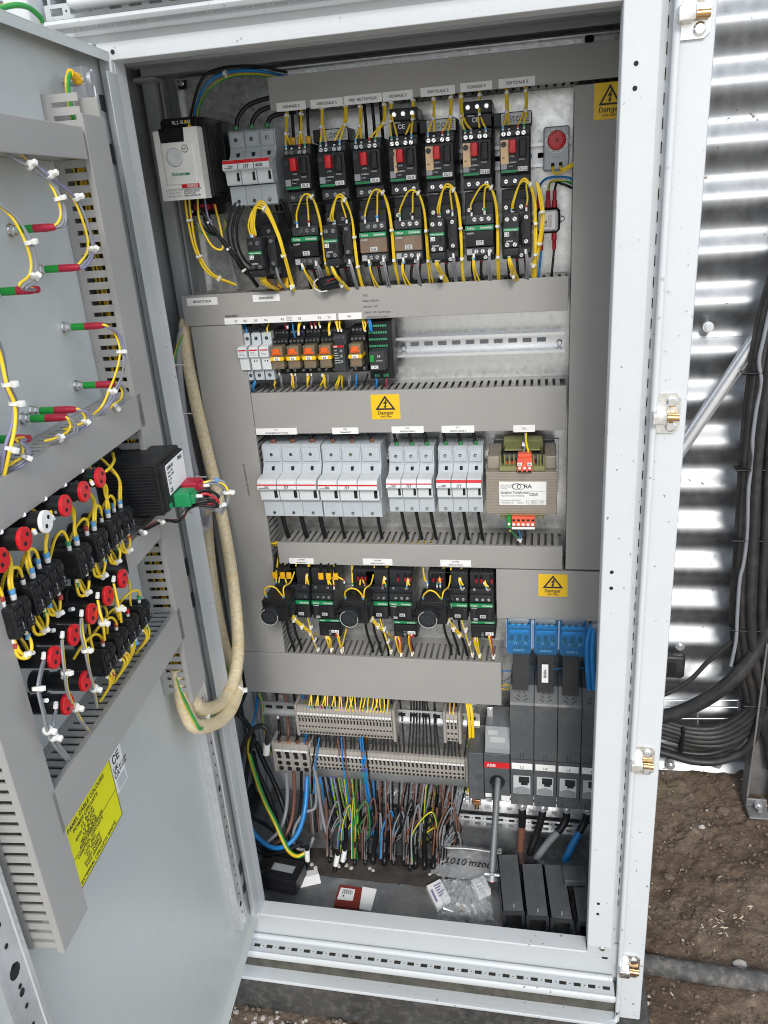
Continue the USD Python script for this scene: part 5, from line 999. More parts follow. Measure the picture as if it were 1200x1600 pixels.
xr0, xr1 = xx(577, 565, 1312), xx(602, 565, 1312); zr0, zr1 = zz(590, 579, 1312), zz(590, 549, 1312)
r_ = t.part('plug_in_body', cbox(xr0, xr1, 1312, 1346, zr0, zr1, 1.5), 'dark_grey_plastic'); r_.part('green_flag', cbox(xr0 + 1.5, xr0 + 9, 1309, 1312.4, zr1 - 18, zr1 - 6, 0.8), 'sleeve_green'); r_.part('name_plate', box(xr0 + 3, xr0 + 15, 1311.4, 1312, zr0 + 3, zr0 + 8.5), 'label_white'); t.part('lettering', cat(text('CR1', 3.4, (xr0 + 5, 1311.4, zr0 + 4), bold=True), ), 'print_black'); r_.part('front_lettering', cat(text('18', 3.2, (xr0 + 14, 1312, zr1 - 10), bold=True), text('Schneider', 2.2, (xr0 + 12, 1312, zr1 - 17), sx=0.8)), 'print_white')
for k in range(4): t.part('lower_terminal', box(x0 + 8 + (k % 2) * 5 + (k // 2) * 16, x0 + 11.5 + (k % 2) * 5 + (k // 2) * 16, 1343.8, 1345.2, zb_ + 4, zb_ + 9), 'marker_green')
# wires above and below the relay row
def drop(u0, v0, u1, v1, Ya, Yb, n=1, lk='wire_yellow', r=1.5, sp=2.2, bend=3):
    """Wires running from the upper sighting to the lower one, slightly bowed."""
    out = []
    for q in range(n):
        a, b = at(u0, v0, Ya) + [sp * q, 0, 0], at(u1, v1, Yb) + [sp * q * 0.8, 0, 0]; m1, m2 = a * 0.68 + b * 0.32, a * 0.3 + b * 0.7
        out.append((lk, r, [a, m1 + [bend * 0.6, -3, 0], m2 + [bend * 0.3, -4, 0], b]))
    return out
def fr(u, v, Y, lk='ferrule_white', d=(0.05, -0.1, -1), r=1.8, L=5): return (at(u, v, Y), d, lk, r, L)
P = drop(444, 500, 448, 515, 1342, 1338, 1, 'wire_red', 1.3) + drop(455, 500, 461, 527, 1342, 1338, 1, 'wire_blue', 1.5) + drop(470, 498, 466, 524, 1342, 1336, 2) + drop(474, 500, 475, 514, 1342, 1338, 1, 'wire_black') + drop(487, 500, 487, 514, 1342, 1338, 1, 'wire_red', 1.3) + drop(493, 500, 493, 514, 1342, 1338, 1, 'wire_red', 1.3) + drop(499, 498, 500, 512, 1342, 1338, 1) + drop(515, 497, 514, 524, 1342, 1336, 2) + drop(523, 498, 528, 518, 1340, 1325, 2) + drop(529, 498, 533, 518, 1340, 1325, 1)
wires('wire_bundle', 'mixed yellow, blue and red wires dropping from the marker strip into the relay sockets', None, P, at(480, 510, 1340), (), [fr(449, 509, 1337), fr(466, 519, 1335), fr(475, 509, 1337), fr(487, 509, 1337), fr(493, 509, 1337), fr(500, 508, 1337), fr(515, 518, 1335), fr(528, 514, 1322), fr(533, 514, 1322)])
P = drop(565, 497, 570, 517, 1340, 1336, 2) + drop(575, 496, 580, 518, 1338, 1338, 2, 'wire_blue', 1.7)
wires('wire_bundle', 'yellow and blue wires entering the right end of the relay row from above', None, P, at(570, 510, 1338), (), [fr(570, 514, 1335), fr(574, 501, 1337, 'marker_red')])
P = drop(379, 505, 386, 525, 1352, 1345, 2, 'wire_blue', 1.7) + drop(392, 505, 392, 523, 1352, 1345, 1, 'wire_black', 1.9) + drop(406, 503, 406, 523, 1352, 1345, 1, 'wire_black', 1.9) + drop(417, 502, 419, 522, 1350, 1342, 1)
wires('wire_bundle', 'blue, black and yellow wires dropping into the slim fuse modules', None, P, at(395, 515, 1345))
P = drop(397, 594, 394, 612, 1340, 1345, 2, 'wire_blue', 1.7) + drop(416, 594, 420, 606, 1342, 1348, 1, 'wire_black', 1.7) + drop(428, 592, 430, 606, 1342, 1348, 1) + drop(436, 583, 440, 604, 1338, 1350, 2, 'wire_grey') + drop(455, 584, 458, 606, 1338, 1350, 2) + drop(461, 584, 464, 604, 1338, 1350, 1, 'wire_grey') + drop(480, 584, 480, 604, 1338, 1350, 2) + drop(486, 584, 486, 604, 1338, 1350, 1, 'wire_grey') + drop(503, 584, 508, 606, 1336, 1350, 2) + drop(507, 586, 500, 604, 1336, 1350, 1) + drop(512, 584, 512, 602, 1338, 1350, 1, 'wire_grey')
wires('wire_bundle', 'yellow, grey and blue wires leaving the relay sockets into the slotted duct below', None, P, at(460, 600, 1345), (), [fr(436, 582, 1337), fr(455, 583, 1337), fr(461, 583, 1337), fr(480, 583, 1337), fr(486, 583, 1337), fr(503, 584, 1335)])
P = drop(530, 586, 525, 607, 1336, 1350, 2) + drop(534, 586, 535, 606, 1336, 1350, 1) + drop(543, 585, 546, 604, 1340, 1350, 2, 'wire_grey') + drop(556, 584, 557, 606, 1338, 1350, 1, 'wire_blue', 1.9) + drop(575, 584, 568, 606, 1342, 1352, 1, 'wire_black') + drop(587, 590, 589, 606, 1344, 1352, 1, 'wire_blue', 1.8) + drop(604, 591, 602, 606, 1344, 1352, 1, 'wire_red', 1.3)
wires('wire_bundle', 'yellow, blue and red wires leaving the right half of the relay row downwards', None, P, at(550, 600, 1345))

# ================================================================ row of large fuse holders and the transformer
for u0, u1, v0, v1, lb, mk, bd, pit, dep in ((413.6, 504, 694, 809, 'leftmost large three-pole fuse holder, white with a thin red line, under the boiler tag', '', 'thin', 35.0, 94), (505.7, 597, 694, 810, 'second large three-pole fuse holder, wide, under the TRANSFERT tag', '', 'thin', 35.0, 94),
                                       (608.6, 679, 698, 802, 'medium three-pole fuse holder with a thin red line and green cable collars', '', 'thin', 26.5, 88), (685, 755, 697, 802, 'medium three-pole fuse holder with a thick red band, beside the transformer', '', 'thick', 26.5, 88)):
    yb = BACK - dep * 80 / 88; xa, xb = xx(u0, v1 - 12, yb), xx(u1, v1 - 12, yb); z0 = zz((u0 + u1) / 2, v1, yb); H = zz((u0 + u1) / 2, v0, BACK - dep * 52 / 88) - z0
    fuse_holder(xa, z0, H, 3, (xb - xa) / 3, lb, bd, mk, dep)
    pw = (xb - xa) / 3; xs = [xa + pw * (k + 0.5) for k in range(3)]; big = pit > 30
    where = {413.6: 'the leftmost large fuse holder', 505.7: 'the second large fuse holder', 608.6: 'the medium fuse holder with a thin line', 685: 'the thick banded fuse holder by the transformer'}[u0]
    cable_set('cable_set', f'three black cables entering and leaving {where}', xs, z0 + H - 2, -385, z0 + 2, -612, 4.6 if big and u0 < 500 else 3.2, 'wire_brown' if big else 'wire_green', 1352, 1348, 8 if u0 > 600 else 4)
# transformer
Yc = 1292.0
p0, p1 = at(759, 737, Yc), at(872, 802, Yc); tx0, tx1 = p0[0], xx(870.5, 770, Yc); tz1, tz0 = zz(815, 737.5, Yc), zz(815, 803, Yc)
t = Thing('transformer', 'brown laminated transformer with white rating label and orange terminals', 'transformer', ((tx0 + tx1) / 2, PLATE, tz0)); tw = tx1 - tx0
t.part('mounting_bracket', cat(cbox(tx0 + 4, tx1 + 4, 1411, 1414, tz0 - 4, zz(815, 686, 1412), 1), box(tx0 + 4, tx0 + 7, 1320, 1412, tz0 + 8, tz1 + 22), box(tx1 - 4, tx1 - 1, 1320, 1412, tz0 + 8, tz1 + 22)), 'zinc')
core = cbox(tx0, tx1, Yc, 1385, tz0, tz1, 1.0); t.part('core', core, 'core_steel')
lam = cat(*[box(tx0 - 0.15, tx1 + 0.15, Yc - 0.25, Yc + 0.05, tz0 + 4 + 5.5 * k, tz0 + 4.5 + 5.5 * k) for k in range(int((tz1 - tz0) / 5.5))]); t.part('lamination_lines', lam, 'core_line')
t.part('shoulder', cbox(tx0 + 2, tx0 + tw * 0.2, Yc + 14, 1384, tz1, tz1 + 24, 2), 'core_steel'); t.part('shoulder', cbox(tx0 + tw * 0.82, tx1 - 2, Yc + 14, 1384, tz1, tz1 + 24, 2), 'core_steel')
for s in (0.1, 0.9): k = t.part('mounting_screw', screw((tx0 + tw * s + 4, 1411, zz(815, 696, 1412)), (0, -1, 0), 5, 4, 14), 'zinc')
bx0, bx1 = tx0 + tw * 0.19, tx0 + tw * 0.83
t.part('winding', cat(cyl((bx0 + 6, 1338, tz1 + 8), (bx1 - 6, 1338, tz1 + 8), 21, n=24)), 'winding_black'); t.part('copper_turns', cat(*[tube([V3(bx0 + 8 + 4 * k, 1312, tz1 + 3), V3(bx0 + 10 + 4 * k, 1309, tz1 + 8), V3(bx0 + 11 + 4 * k, 1312, tz1 + 13)], 1.6, 6, 3) for k in range(13)]), 'plastic_orange')
t.part('bobbin', cat(cbox(bx0, bx1, 1294, 1316, tz1 + 0.5, tz1 + 9, 1), cbox(bx0 + 4, bx1 - 4, 1362, 1372, tz1, tz1 + 44, 3), cbox(bx0 + 8, bx1 - 8, 1316, 1366, tz1 + 30, tz1 + 33, 1), *[cbox(bx0 + (bx1 - bx0) * q / 10 - 1.6, bx0 + (bx1 - bx0) * q / 10 + 1.6, 1300, 1306, tz1 + 8, tz1 + 28, 1) for q in (0.25, 1.2, 2.2, 3.2, 7.4, 8.4, 9.0, 9.75)]), 'olive_plastic')
ox0, ox1 = xx(808, 720, 1284), xx(831.5, 720, 1284)
o = t.part('secondary_terminals', cat(cbox(ox0, ox1, 1284, 1304, tz1 + 2, tz1 + 27, 1.2), cbox(ox0 + 1, ox1 - 1, 1290, 1306, tz1 + 26, tz1 + 33, 1)), 'terminal_orange')
ow = (ox1 - ox0) / 3
for k in range(3): o.part('screw', cyl((ox0 + ow * (k + 0.5), 1284.2, tz1 + 10), (ox0 + ow * (k + 0.5), 1283, tz1 + 10), 2.4, n=10), 'ferrule_white')
for k in (0, 2): o.part('name_plate', box(ox0 + ow * k + 0.5, ox0 + ow * (k + 1) - 0.3, 1283.2, 1284, tz1 + 14, tz1 + 19.5), 'label_white').part('lettering', text('0V' if k == 0 else '48V', 3.0, (ox0 + ow * (k + 0.5), 1283.2, tz1 + 15.2), bold=True, center=True, sx=0.8), 'print_black')
o.part('slots', cat(*[box(ox0 + ow * k + 1.5, ox0 + ow * (k + 1) - 1.5, 1283.6, 1284.2, tz1 + 2.5, tz1 + 5.5) for k in range(3)]), 'hole_black')
lx0, lx1, lz1, lz0 = xx(780, 770, Yc), xx(853.5, 770, Yc), zz(815, 752.5, Yc), zz(815, 789, Yc)
k = t.part('rating_label', cbox(lx0, lx1, Yc - 0.6, Yc - 0.05, lz0, lz1, 0.3), 'label_white'); lw, lh = lx1 - lx0, lz1 - lz0
q0 = Point(0, 0).buffer(1, 16); ring = lambda cx, cz, a, b, th: affinity.translate(affinity.scale(q0, a, b), cx, cz).difference(affinity.translate(affinity.scale(q0, a - th, b - th * 0.8), cx + 0.3, cz - 0.2))
logo = shapely.union_all([ring(lx0 + lw * 0.37, lz0 + lh * 0.80, 8.0, 5.6, 1.3), ring(lx0 + lw * 0.46, lz0 + lh * 0.79, 6.6, 5.4, 1.1)])
k.part('logo', cat(extr(logo, Yc - 0.9, Yc - 0.6, 'y'), text('RA', 6.6, (lx0 + lw * 0.52, Yc - 0.6, lz0 + lh * 0.73), bold=True, sx=1.15)), 'print_black')
k.part('lettering', cat(text('Isolation Transformer', 3.6, (lx0 + 2.4, Yc - 0.6, lz0 + lh * 0.49), bold=True, sx=0.95), text('Type ECL 500 VA Rating', 2.8, (lx0 + 2.4, Yc - 0.6, lz0 + lh * 0.37), sx=0.9), text('Conforms to EN61558', 2.6, (lx0 + 2.4, Yc - 0.6, lz0 + lh * 0.17), sx=0.9), text('Freq 50/60 Hz', 2.6, (lx0 + 2.4, Yc - 0.6, lz0 + lh * 0.07), sx=0.9), text('Class B', 2.6, (lx0 + lw * 0.38, Yc - 0.6, lz0 + lh * 0.07), sx=0.9),
    text('CE', 5.2, (lx0 + lw * 0.64, Yc - 0.6, lz0 + lh * 0.40), bold=True), text('UK', 2.6, (lx0 + lw * 0.76, Yc - 0.6, lz0 + lh * 0.46), bold=True), text('CA', 2.6, (lx0 + lw * 0.76, Yc - 0.6, lz0 + lh * 0.40), bold=True), box(lx0 + 2, lx1 - 2, Yc - 0.8, Yc - 0.6, lz0 + lh * 0.60, lz0 + lh * 0.607),
    *[text(s, 2.0, (lx0 + 2.4, Yc - 0.6, lz0 + lh * (0.84 - 0.08 * q))) for q, s in enumerate(('www.otra.co.uk', 'Manufactured', 'in the UK'))], *[text(s, 2.2, (lx0 + lw * (0.57 + 0.2 * (q % 2)), Yc - 0.6, lz0 + lh * (0.17 - 0.07 * (q // 2)))) for q, s in enumerate(('0-0 : 230V', '0-0 : 110V', '0-1 : 400V', '0-2 : 48V', '0-3 : 415V', '0-4 : 24V'))]), 'print_black')
t.part('lower_bobbin', cat(cbox(bx0, bx1, 1294, 1312, tz0 - 4, tz0 - 0.5, 1), *[cbox(bx0 + (bx1 - bx0) * q - 2, bx0 + (bx1 - bx0) * q + 2, 1300, 1306, tz0 - 14, tz0 - 4, 1) for q in (0.03, 0.12, 0.85, 0.96)]), 'olive_plastic')
gx0, gx1 = xx(792, 815, 1284), xx(799, 815, 1284); px1 = xx(836, 815, 1284)
t.part('earth_terminal', cbox(gx0, gx1, 1282, 1300, tz0 - 23, tz0 - 2, 1), 'sleeve_green').part('screw', cyl(((gx0 + gx1) / 2, 1282.3, tz0 - 15), ((gx0 + gx1) / 2, 1281, tz0 - 15), 2.3, n=10), 'ferrule_white')
pt = t.part('primary_terminals', cbox(gx1 + 0.6, px1, 1283, 1300, tz0 - 20, tz0 - 2, 1), 'terminal_orange'); pw = (px1 - gx1) / 5
for k in range(5): pt.part('screw', cyl((gx1 + pw * (k + 0.5), 1283.2, tz0 - 16), (gx1 + pw * (k + 0.5), 1282, tz0 - 16), 2.6, n=10), 'ferrule_white'); pt.part('slot', box(gx1 + pw * k + 2, gx1 + pw * (k + 1) - 1.4, 1282.5, 1283.1, tz0 - 10, tz0 - 6.5), 'hole_black')
pt.part('marker_strip', cat(cbox(gx1 + 0.6, px1, 1281, 1284, tz0 - 25, tz0 - 21, 0.6)), 'label_white')
wires('wire_bundle', 'yellow and grey wires dropping from the TX1 tag to the orange transformer terminals', None, drop(822, 676, 827, 717, 1335, 1292, 1, r=1.9, bend=-6) + drop(820, 676, 811, 716, 1335, 1292, 1, 'wire_grey', 1.7, bend=4), at(820, 700, 1320), [(at(816, 693, 1314), (1, 0, 0.4), 3.5)], [fr(811, 715, 1290), fr(827, 716, 1290)])
wires('wire_bundle', 'blue, black and green-yellow wires below the transformer, tied above the duct', None, [('wire_earth', 1.8, [at(797, 829, 1288), at(803, 834, 1300), at(811, 840, 1320), at(812, 846, 1345)]), ('wire_blue', 1.9, [at(811, 829, 1290), at(812, 835, 1300), at(815, 842, 1325), at(816, 848, 1350)]), ('wire_black', 1.9, [at(820, 829, 1290), at(819, 836, 1305), at(816, 843, 1330), at(816, 848, 1350)])], at(812, 840, 1320), [(at(812, 841, 1318), (0.4, 0.5, -0.8), 5)])
# wires lying in the duct of this row, seen through its slots
for k, (u0, u1, lb) in enumerate(((415, 520, 'yellow wires lying in the left part of the duct under the fuse holders'), (520, 680, 'yellow wires lying in the middle part of the duct under the fuse holders'))):
    P = [('wire_yellow', 1.5, [V3(xx(u0, 840, 1360), 1350 + 4 * q, -622 - 3 * (q % 3)), V3(xx((u0 + u1) / 2, 840, 1360), 1348 + 5 * q, -626 - 4 * (q % 2)), V3(xx(u1, 840, 1360), 1352 + 4 * q, -622 - 3 * ((q + 1) % 3))]) for q in range(6)]
    if k == 0: P += [('wire_blue', 2.6, [V3(xx(440, 840, 1360), 1342, -618), V3(xx(470, 840, 1360), 1341, -619), V3(xx(500, 840, 1360), 1350, -630)]), ('wire_yellow', 1.5, [V3(xx(398, 840, 1350), 1345, -600), V3(xx(415, 842, 1350), 1342, -614), V3(xx(440, 845, 1350), 1342, -618)])]
    wires('wire_bundle', lb, None, P, (xx((u0 + u1) / 2, 840, 1360), 1350, -630))
# old paper note curled on the left duct, with pen marks
p0, p1 = at(399, 728, 1350), at(404, 778, 1350); n_ = Thing('paper_note', 'crumpled white paper note with black pen marks tucked beside the left duct', 'paper note', p1)
n_.part('sheet', quadsheet(at(395, 776, 1345), at(404, 776, 1345), at(404, 724, 1362), at(398, 722, 1365), 0.4), 'label_white'); n_.part('pen_marks', cat(*[box(*sorted((at(398, v, 1346)[0], at(402, v, 1346)[0])), at(398, v, 1346)[1] - (776 - v) * -0.25 - 2.2, at(398, v, 1346)[1] - (776 - v) * -0.25 - 1.8, zz(400, v + 1.3, 1346), zz(400, v, 1346)) for v in (737, 745, 752, 757, 764, 770)]), 'print_black')
wires('wire_bundle', 'thin black wire dropping beside the left duct to the paper note', None, [('wire_black', 1.4, [at(391, 690, 1340), at(393, 705, 1338), at(398, 716, 1342), at(404, 724, 1345), at(406, 735, 1350)])], at(400, 725, 1340))

# ================================================================ timer row: per group a timer, two contactors and an overload relay
z4 = zz(480, 896, 1318)
def contactor4(u, v, name, label):
    x = xx(u, v + 30, 1300); w = 45.0; zt = zz(u + 18, v, 1306); zb = zz(u + 18, v + 29, 1300); wpx = 44.0
    t = Thing('contactor', label, 'contactor', (x + 22, PLATE, zb), 'contactors of the timer row')
    t.part('body', cat(cbox(x, x + wpx, 1318, 1386, zb - 4, -662, 1.5), cbox(x, x + wpx, 1308, 1320, zb + 2, z4 - 20, 1.5), cbox(x + 0.5, x + wpx - 0.5, 1302, 1312, zt + 1, zt + 16, 1.2)), 'charcoal_plastic')
    screws(t, [(x + 14, 1301.6, zt + 8), (x + 25, 1301.6, zt + 8), (x + 36, 1301.6, zt + 8)], 2.7); screws(t, [(x + 9, 1307.6, zt + 26), (x + 34, 1307.6, zt + 26)], 2.6)
    t.part('front_cover', cbox(x + 0.6, x + wpx - 0.6, 1300, 1312, zb, zt - 1, 1.0), 'black_plastic'); t.part('inset', cbox(x + 3, x + 12, 1299, 1301, zb + 4, zt - 12, 0.8), 'charcoal_plastic'); t.part('inset', cbox(x + wpx - 11, x + wpx - 2, 1299, 1301, zb + 2, zt - 12, 0.8), 'charcoal_plastic')
    g = t.part('green_band', box(x + 0.6, x + wpx - 0.6, 1298.8, 1302, zt - 7.5, zt), 'plastic_green'); g.part('lettering', cat(text('TeSys', 3.0, (x + 3, 1298.8, zt - 5.4), bold=True), text('Schneider', 3.2, (x + 24, 1298.8, zt - 5.4), bold=True, sx=0.9)), 'print_white')
    m = t.part('name_plate', cbox(x + 19, x + 30, 1298.6, 1300.4, zb + 6, zb + 12.5, 0.5), 'label_silver'); m.part('lettering', text(name, 4.2, (x + 24.5, 1298.6, zb + 7.4), bold=True, center=True), 'print_black')
    t.part('data_patch', box(x + 7, x + 15, 1298.7, 1299.1, zb + 1, zb + 6), 'print_grey'); t.part('lettering', text('LC1D18', 2.0, (x + 3, 1299.9, zt - 11), bold=True), 'print_white')
    return x
G4 = [((453.5, 936, 'K2', 'left contactor of the first timer group'), (489.7, 937, 'K3', 'right contactor of the first timer group, above the OL4 relay')), ((573.7, 938, 'K5', 'left contactor of the second timer group'), (609.8, 938.5, 'K6', 'right contactor of the second timer group, above the OL5 overload relay')), ((695.4, 940, 'K8', 'left contactor of the third timer group'), (734.4, 941, 'K9', 'right contactor of the third timer group, above the OL7 overload relay'))]
for a, b in G4: contactor4(*a); contactor4(*b)
for u, v, lb, n in ((428, 970, 'large round black timer head at the left end of the timer row', 'first'), (550, 973, 'large round black timer head in the middle of the timer row', 'second'), (667, 963, 'large round black timer head at the right of the timer row', 'third')):
    c = at({428: 420, 550: 545, 667: 668}[u], {970: 965, 973: 968, 963: 969}[v], 1232); x, z = c[0], c[2]
    t = Thing('timer', lb, 'timer', (x + 10, PLATE, z - 24), 'round timer heads')
    t.part('contactor_body', cat(cbox(x - 9, x + 36, 1318, 1386, z - 20, -662, 1.5), cbox(x - 9, x + 36, 1306, 1320, z - 8, z4 - 20, 1.5)), 'charcoal_plastic')
    screws(t, [(x - 2, 1305.6, z4 - 42), (x + 12, 1305.6, z4 - 42), (x + 26, 1305.6, z4 - 42)], 2.5)
    t.part('timer_block', cat(cbox(x - 18, x + 33, 1250, 1308, z - 19, z + 26, 2), cbox(x - 14, x + 28, 1246, 1256, z + 14, z + 30, 1.5), cbox(x - 20, x - 17, 1262, 1296, z - 8, z + 12, 1)), 'black_plastic')
    t.part('latch', cat(cbox(x + 32.5, x + 35, 1264, 1290, z - 14, z + 8, 1), *[cbox(x + 34, x + 36.2, 1266 + 6 * q, 1269 + 6 * q, z - 10, z + 4, 0.6) for q in range(4)]), 'charcoal_plastic')
    d_ = t.part('dial', lathe((x, 1250, z), (0, -1, 0), [(0, 20), (14, 19), (16, 18), (16.6, 15), (15.4, 14.4), (15.4, 0)], 32), 'charcoal_plastic'); d_.part('scale_ring', extr(affinity.translate(Point(0, 0).buffer(17.4, 24).difference(Point(0, 0).buffer(16.4, 24)).difference(sbox(-6, 4, 20, 20)), x, z), 1233, 1233.5, 'y'), 'label_silver')
    d_.part('pointer', cat(*[xform(box(-1.0, 1.0, -1.4, 0, -9, 9), roty(-0.45), (x + q, 1234.6, z)) for q in (-6, 0, 6)]), 'dark_grey_plastic')
    zf = z + 25
    wires('wire_bundle', f'yellow wire loop over the {n} round timer head with blue marked ends', 'yellow loops over the timer heads', [('wire_yellow', 1.5, [V3(x - 11, 1262, zf + 4), V3(x - 9, 1256, zf + 18), V3(x + 2, 1252, zf + 29), V3(x + 14, 1254, zf + 25), V3(x + 20, 1258, zf + 14), V3(x + 22, 1262, zf + 4)]), ('wire_yellow', 1.5, [V3(x + 24, 1262, zf + 4), V3(x + 27, 1264, zf + 22), V3(x + 32, 1296, zf + 18), V3(x + 32, 1332, zf + 34), V3(x + 32, 1356, zf + 60)])],
          (x + 5, 1258, zf), (), [(V3(x - 11, 1262, zf + 6), (0, 0, -1), 'marker_blue', 2.2, 5), (V3(x - 11, 1262, zf + 1), (0, 0, -1), 'ferrule_white', 1.9, 5), (V3(x + 23, 1262, zf + 6), (0, 0, -1), 'marker_blue', 2.4, 5), (V3(x + 23, 1262, zf + 1), (0, 0, -1), 'ferrule_white', 1.9, 5)])
    wires('wire_bundle', f'tied yellow bundle running down from the {n} round timer head to the duct', 'tied yellow bundles below the timer heads', [('wire_yellow', 1.5, [V3(x + 24 + q * 1.6, 1282, z - 16), V3(x + 27 + q * 2, 1286, z - 30), V3(x + 37 + q * 2, 1308, z - 62), V3(x + 45 + q * 2, 1335, z - 92), V3(x + 47 + q * 2, 1350, z - 104)]) for q in range(4)] + [('wire_violet', 1.5, [V3(x + 30, 1284, z - 12), V3(x + 30, 1286, z - 30), V3(x + 40, 1310, z - 62), V3(x + 48, 1340, z - 96)])], (x + 35, 1300, z - 60),
          [(V3(x + 30, 1286, z - 30), (0.2, 0.3, -1), 5), (V3(x + 38, 1303, z - 55), (0.3, 0.6, -1), 5), (V3(x + 46, 1328, z - 84), (0.2, 0.7, -1), 5)])
for u0, v0, u1, v1, n, lb in ((500, 967, 533, 993, 'OL4', 'overload relay marked OL4 under the first timer group'), (616, 970, 652, 995, 'OL5', 'overload relay marked OL5 under the second timer group'), (736, 970, 774, 997, 'OL7', 'overload relay marked OL7 under the third timer group')):
    x0, x1, z0, z1 = xx(u0, v1, 1306), xx(u1, v1, 1306), zz((u0 + u1) / 2, v1, 1306), zz((u0 + u1) / 2, v0, 1306); t = Thing('overload_relay', lb, 'overload relay', ((x0 + x1) / 2, PLATE, z0), 'overload relays below the timer row')
    t.part('body', cat(cbox(x0, x1, 1310, 1380, z0 - 2, z1 + 6, 1.5), cbox(x0 + 0.6, x1 - 0.6, 1304, 1312, z0, z1 - 9, 1.2), cbox(x0 + 2, x1 - 2, 1316, 1330, z1 + 2, z1 + 14, 1.5)), 'black_plastic'); g = t.part('green_band', box(x0 + 0.5, x1 - 0.5, 1308.6, 1311, z1 - 8, z1 - 3), 'plastic_green'); g.part('lettering', cat(text('TeSys', 2.4, (x0 + 3, 1308.6, z1 - 6.6), bold=True), text('Schneider', 2.4, (x1 - 19, 1308.6, z1 - 6.6), bold=True)), 'print_white')
    m = t.part('name_plate', cbox(x1 - 18, x1 - 3, 1302.6, 1304.2, z0 + 8, z0 + 14.5, 0.5), 'label_white'); m.part('lettering', text(n, 4.4, (x1 - 10.5, 1302.6, z0 + 9), bold=True, center=True), 'print_black'); t.part('reset_button', cyl((x1 - 8, 1304.2, z0 + 3.4), (x1 - 8, 1301.6, z0 + 3.4), 2.2, n=10), 'plastic_red')
    t.part('dial', cyl((x0 + 12, 1304.2, z0 + 8), (x0 + 12, 1302.8, z0 + 8), 5.4, n=18), 'charcoal_plastic'); t.part('lettering', cat(*[box(x0 + 20, x0 + 25, 1303.7, 1304.1, z0 + 3 + 3 * q, z0 + 3.8 + 3 * q) for q in range(4)]), 'print_grey')
# wires above: pairs from the duct, with yellow or red lugs on the black feeds
tops = [((433, 880), (432, 913), 1), ((446, 880), (438, 930), 1), ((445, 882), (449, 916), 1), ((483, 884), (478, 916), 2), ((516, 884), (514, 917), 2), ((520, 884), (522, 917), 1), ((519, 886), (538, 908), 1), ((548, 884), (551, 914), 1), ((564, 885), (562, 930), 1), ((566, 885), (570, 915), 1), ((604, 886), (598, 916), 2), ((641, 887), (636, 918), 2), ((661, 887), (668, 912), 1), ((690, 888), (683, 914), 2), ((722, 889), (720, 918), 2), ((756, 890), (760, 920), 2)]
names = ['far left of the timer row', 'left timer', 'left timer, right side', 'first left contactor', 'first right contactor', 'first right contactor edge', 'gap before the second timer', 'second timer', 'second timer loop', 'second timer right edge', 'second left contactor', 'second right contactor', 'third timer', 'third timer right edge', 'third left contactor', 'third right contactor']
for (a, b, n), nm in zip(tops, names):
    e = at(*b, 1312); wires('wire_bundle', f'yellow wires dropping from the duct above onto the {nm}', 'yellow wires above the timer row', [('wire_yellow', 1.6, [at(*a, 1345) + [2.2 * q, 6, 14], at(*a, 1335) + [2.2 * q, 0, 0], (at(*a, 1325) + at(*b, 1316)) / 2 + [q * 2 - 1, -4, 0], e + [q * 6 * (n - 1), 0, 2]]) for q in range(n)], e, [(at(a[0] * 0.8 + b[0] * 0.2, a[1] * 0.5 + b[1] * 0.5, 1322), (0, 0, 1), 3.6)] if n == 2 else (), [(e + [q * 6 * (n - 1), 0, 5], (0, -0.1, -1), MK[(int(b[0]) + q) % 4], 2.1, 4) for q in range(n)] + [(e + [q * 6 * (n - 1), -0.5, 1], (0, -0.1, -1), 'ferrule_white', 1.8, 5.5) for q in range(n)])
for us, lk, nm in (((429, 441, 451), 'lug_yellow', 'first timer'), ((501, 513, 524), 'lug_yellow', 'first right contactor'), ((559, 565, 571), 'lug_red', 'second timer'), ((622, 633, 641), 'lug_red', 'second right contactor'), ((677, 684, 690), 'lug_red', 'third timer'), ((744, 752, 768), 'lug_red', 'third right contactor')):
    t = Thing('lug_set', f'three {lk[4:]} insulated lugs on black feed wires above the {nm}', 'cable lugs', at(us[1], 898, 1345))
    for u in us:
        p = at(u, 897 + (u - 430) * 0.02 if lk == 'lug_yellow' else 904 + (u - 560) * 0.02, 1313); s = 5 if lk == 'lug_yellow' else 1.8; t.part('lug', cbox(p[0] - s, p[0] + s, 1311, 1317, p[2] - (10 if s > 4 else 5), p[2] + 4, 1.2), lk); t.part('wire', tube([p + [0, 0, 5], p + [-2, 14, 14], p + [-3, 34, 30]], 2.4, 7, 3), 'wire_black')
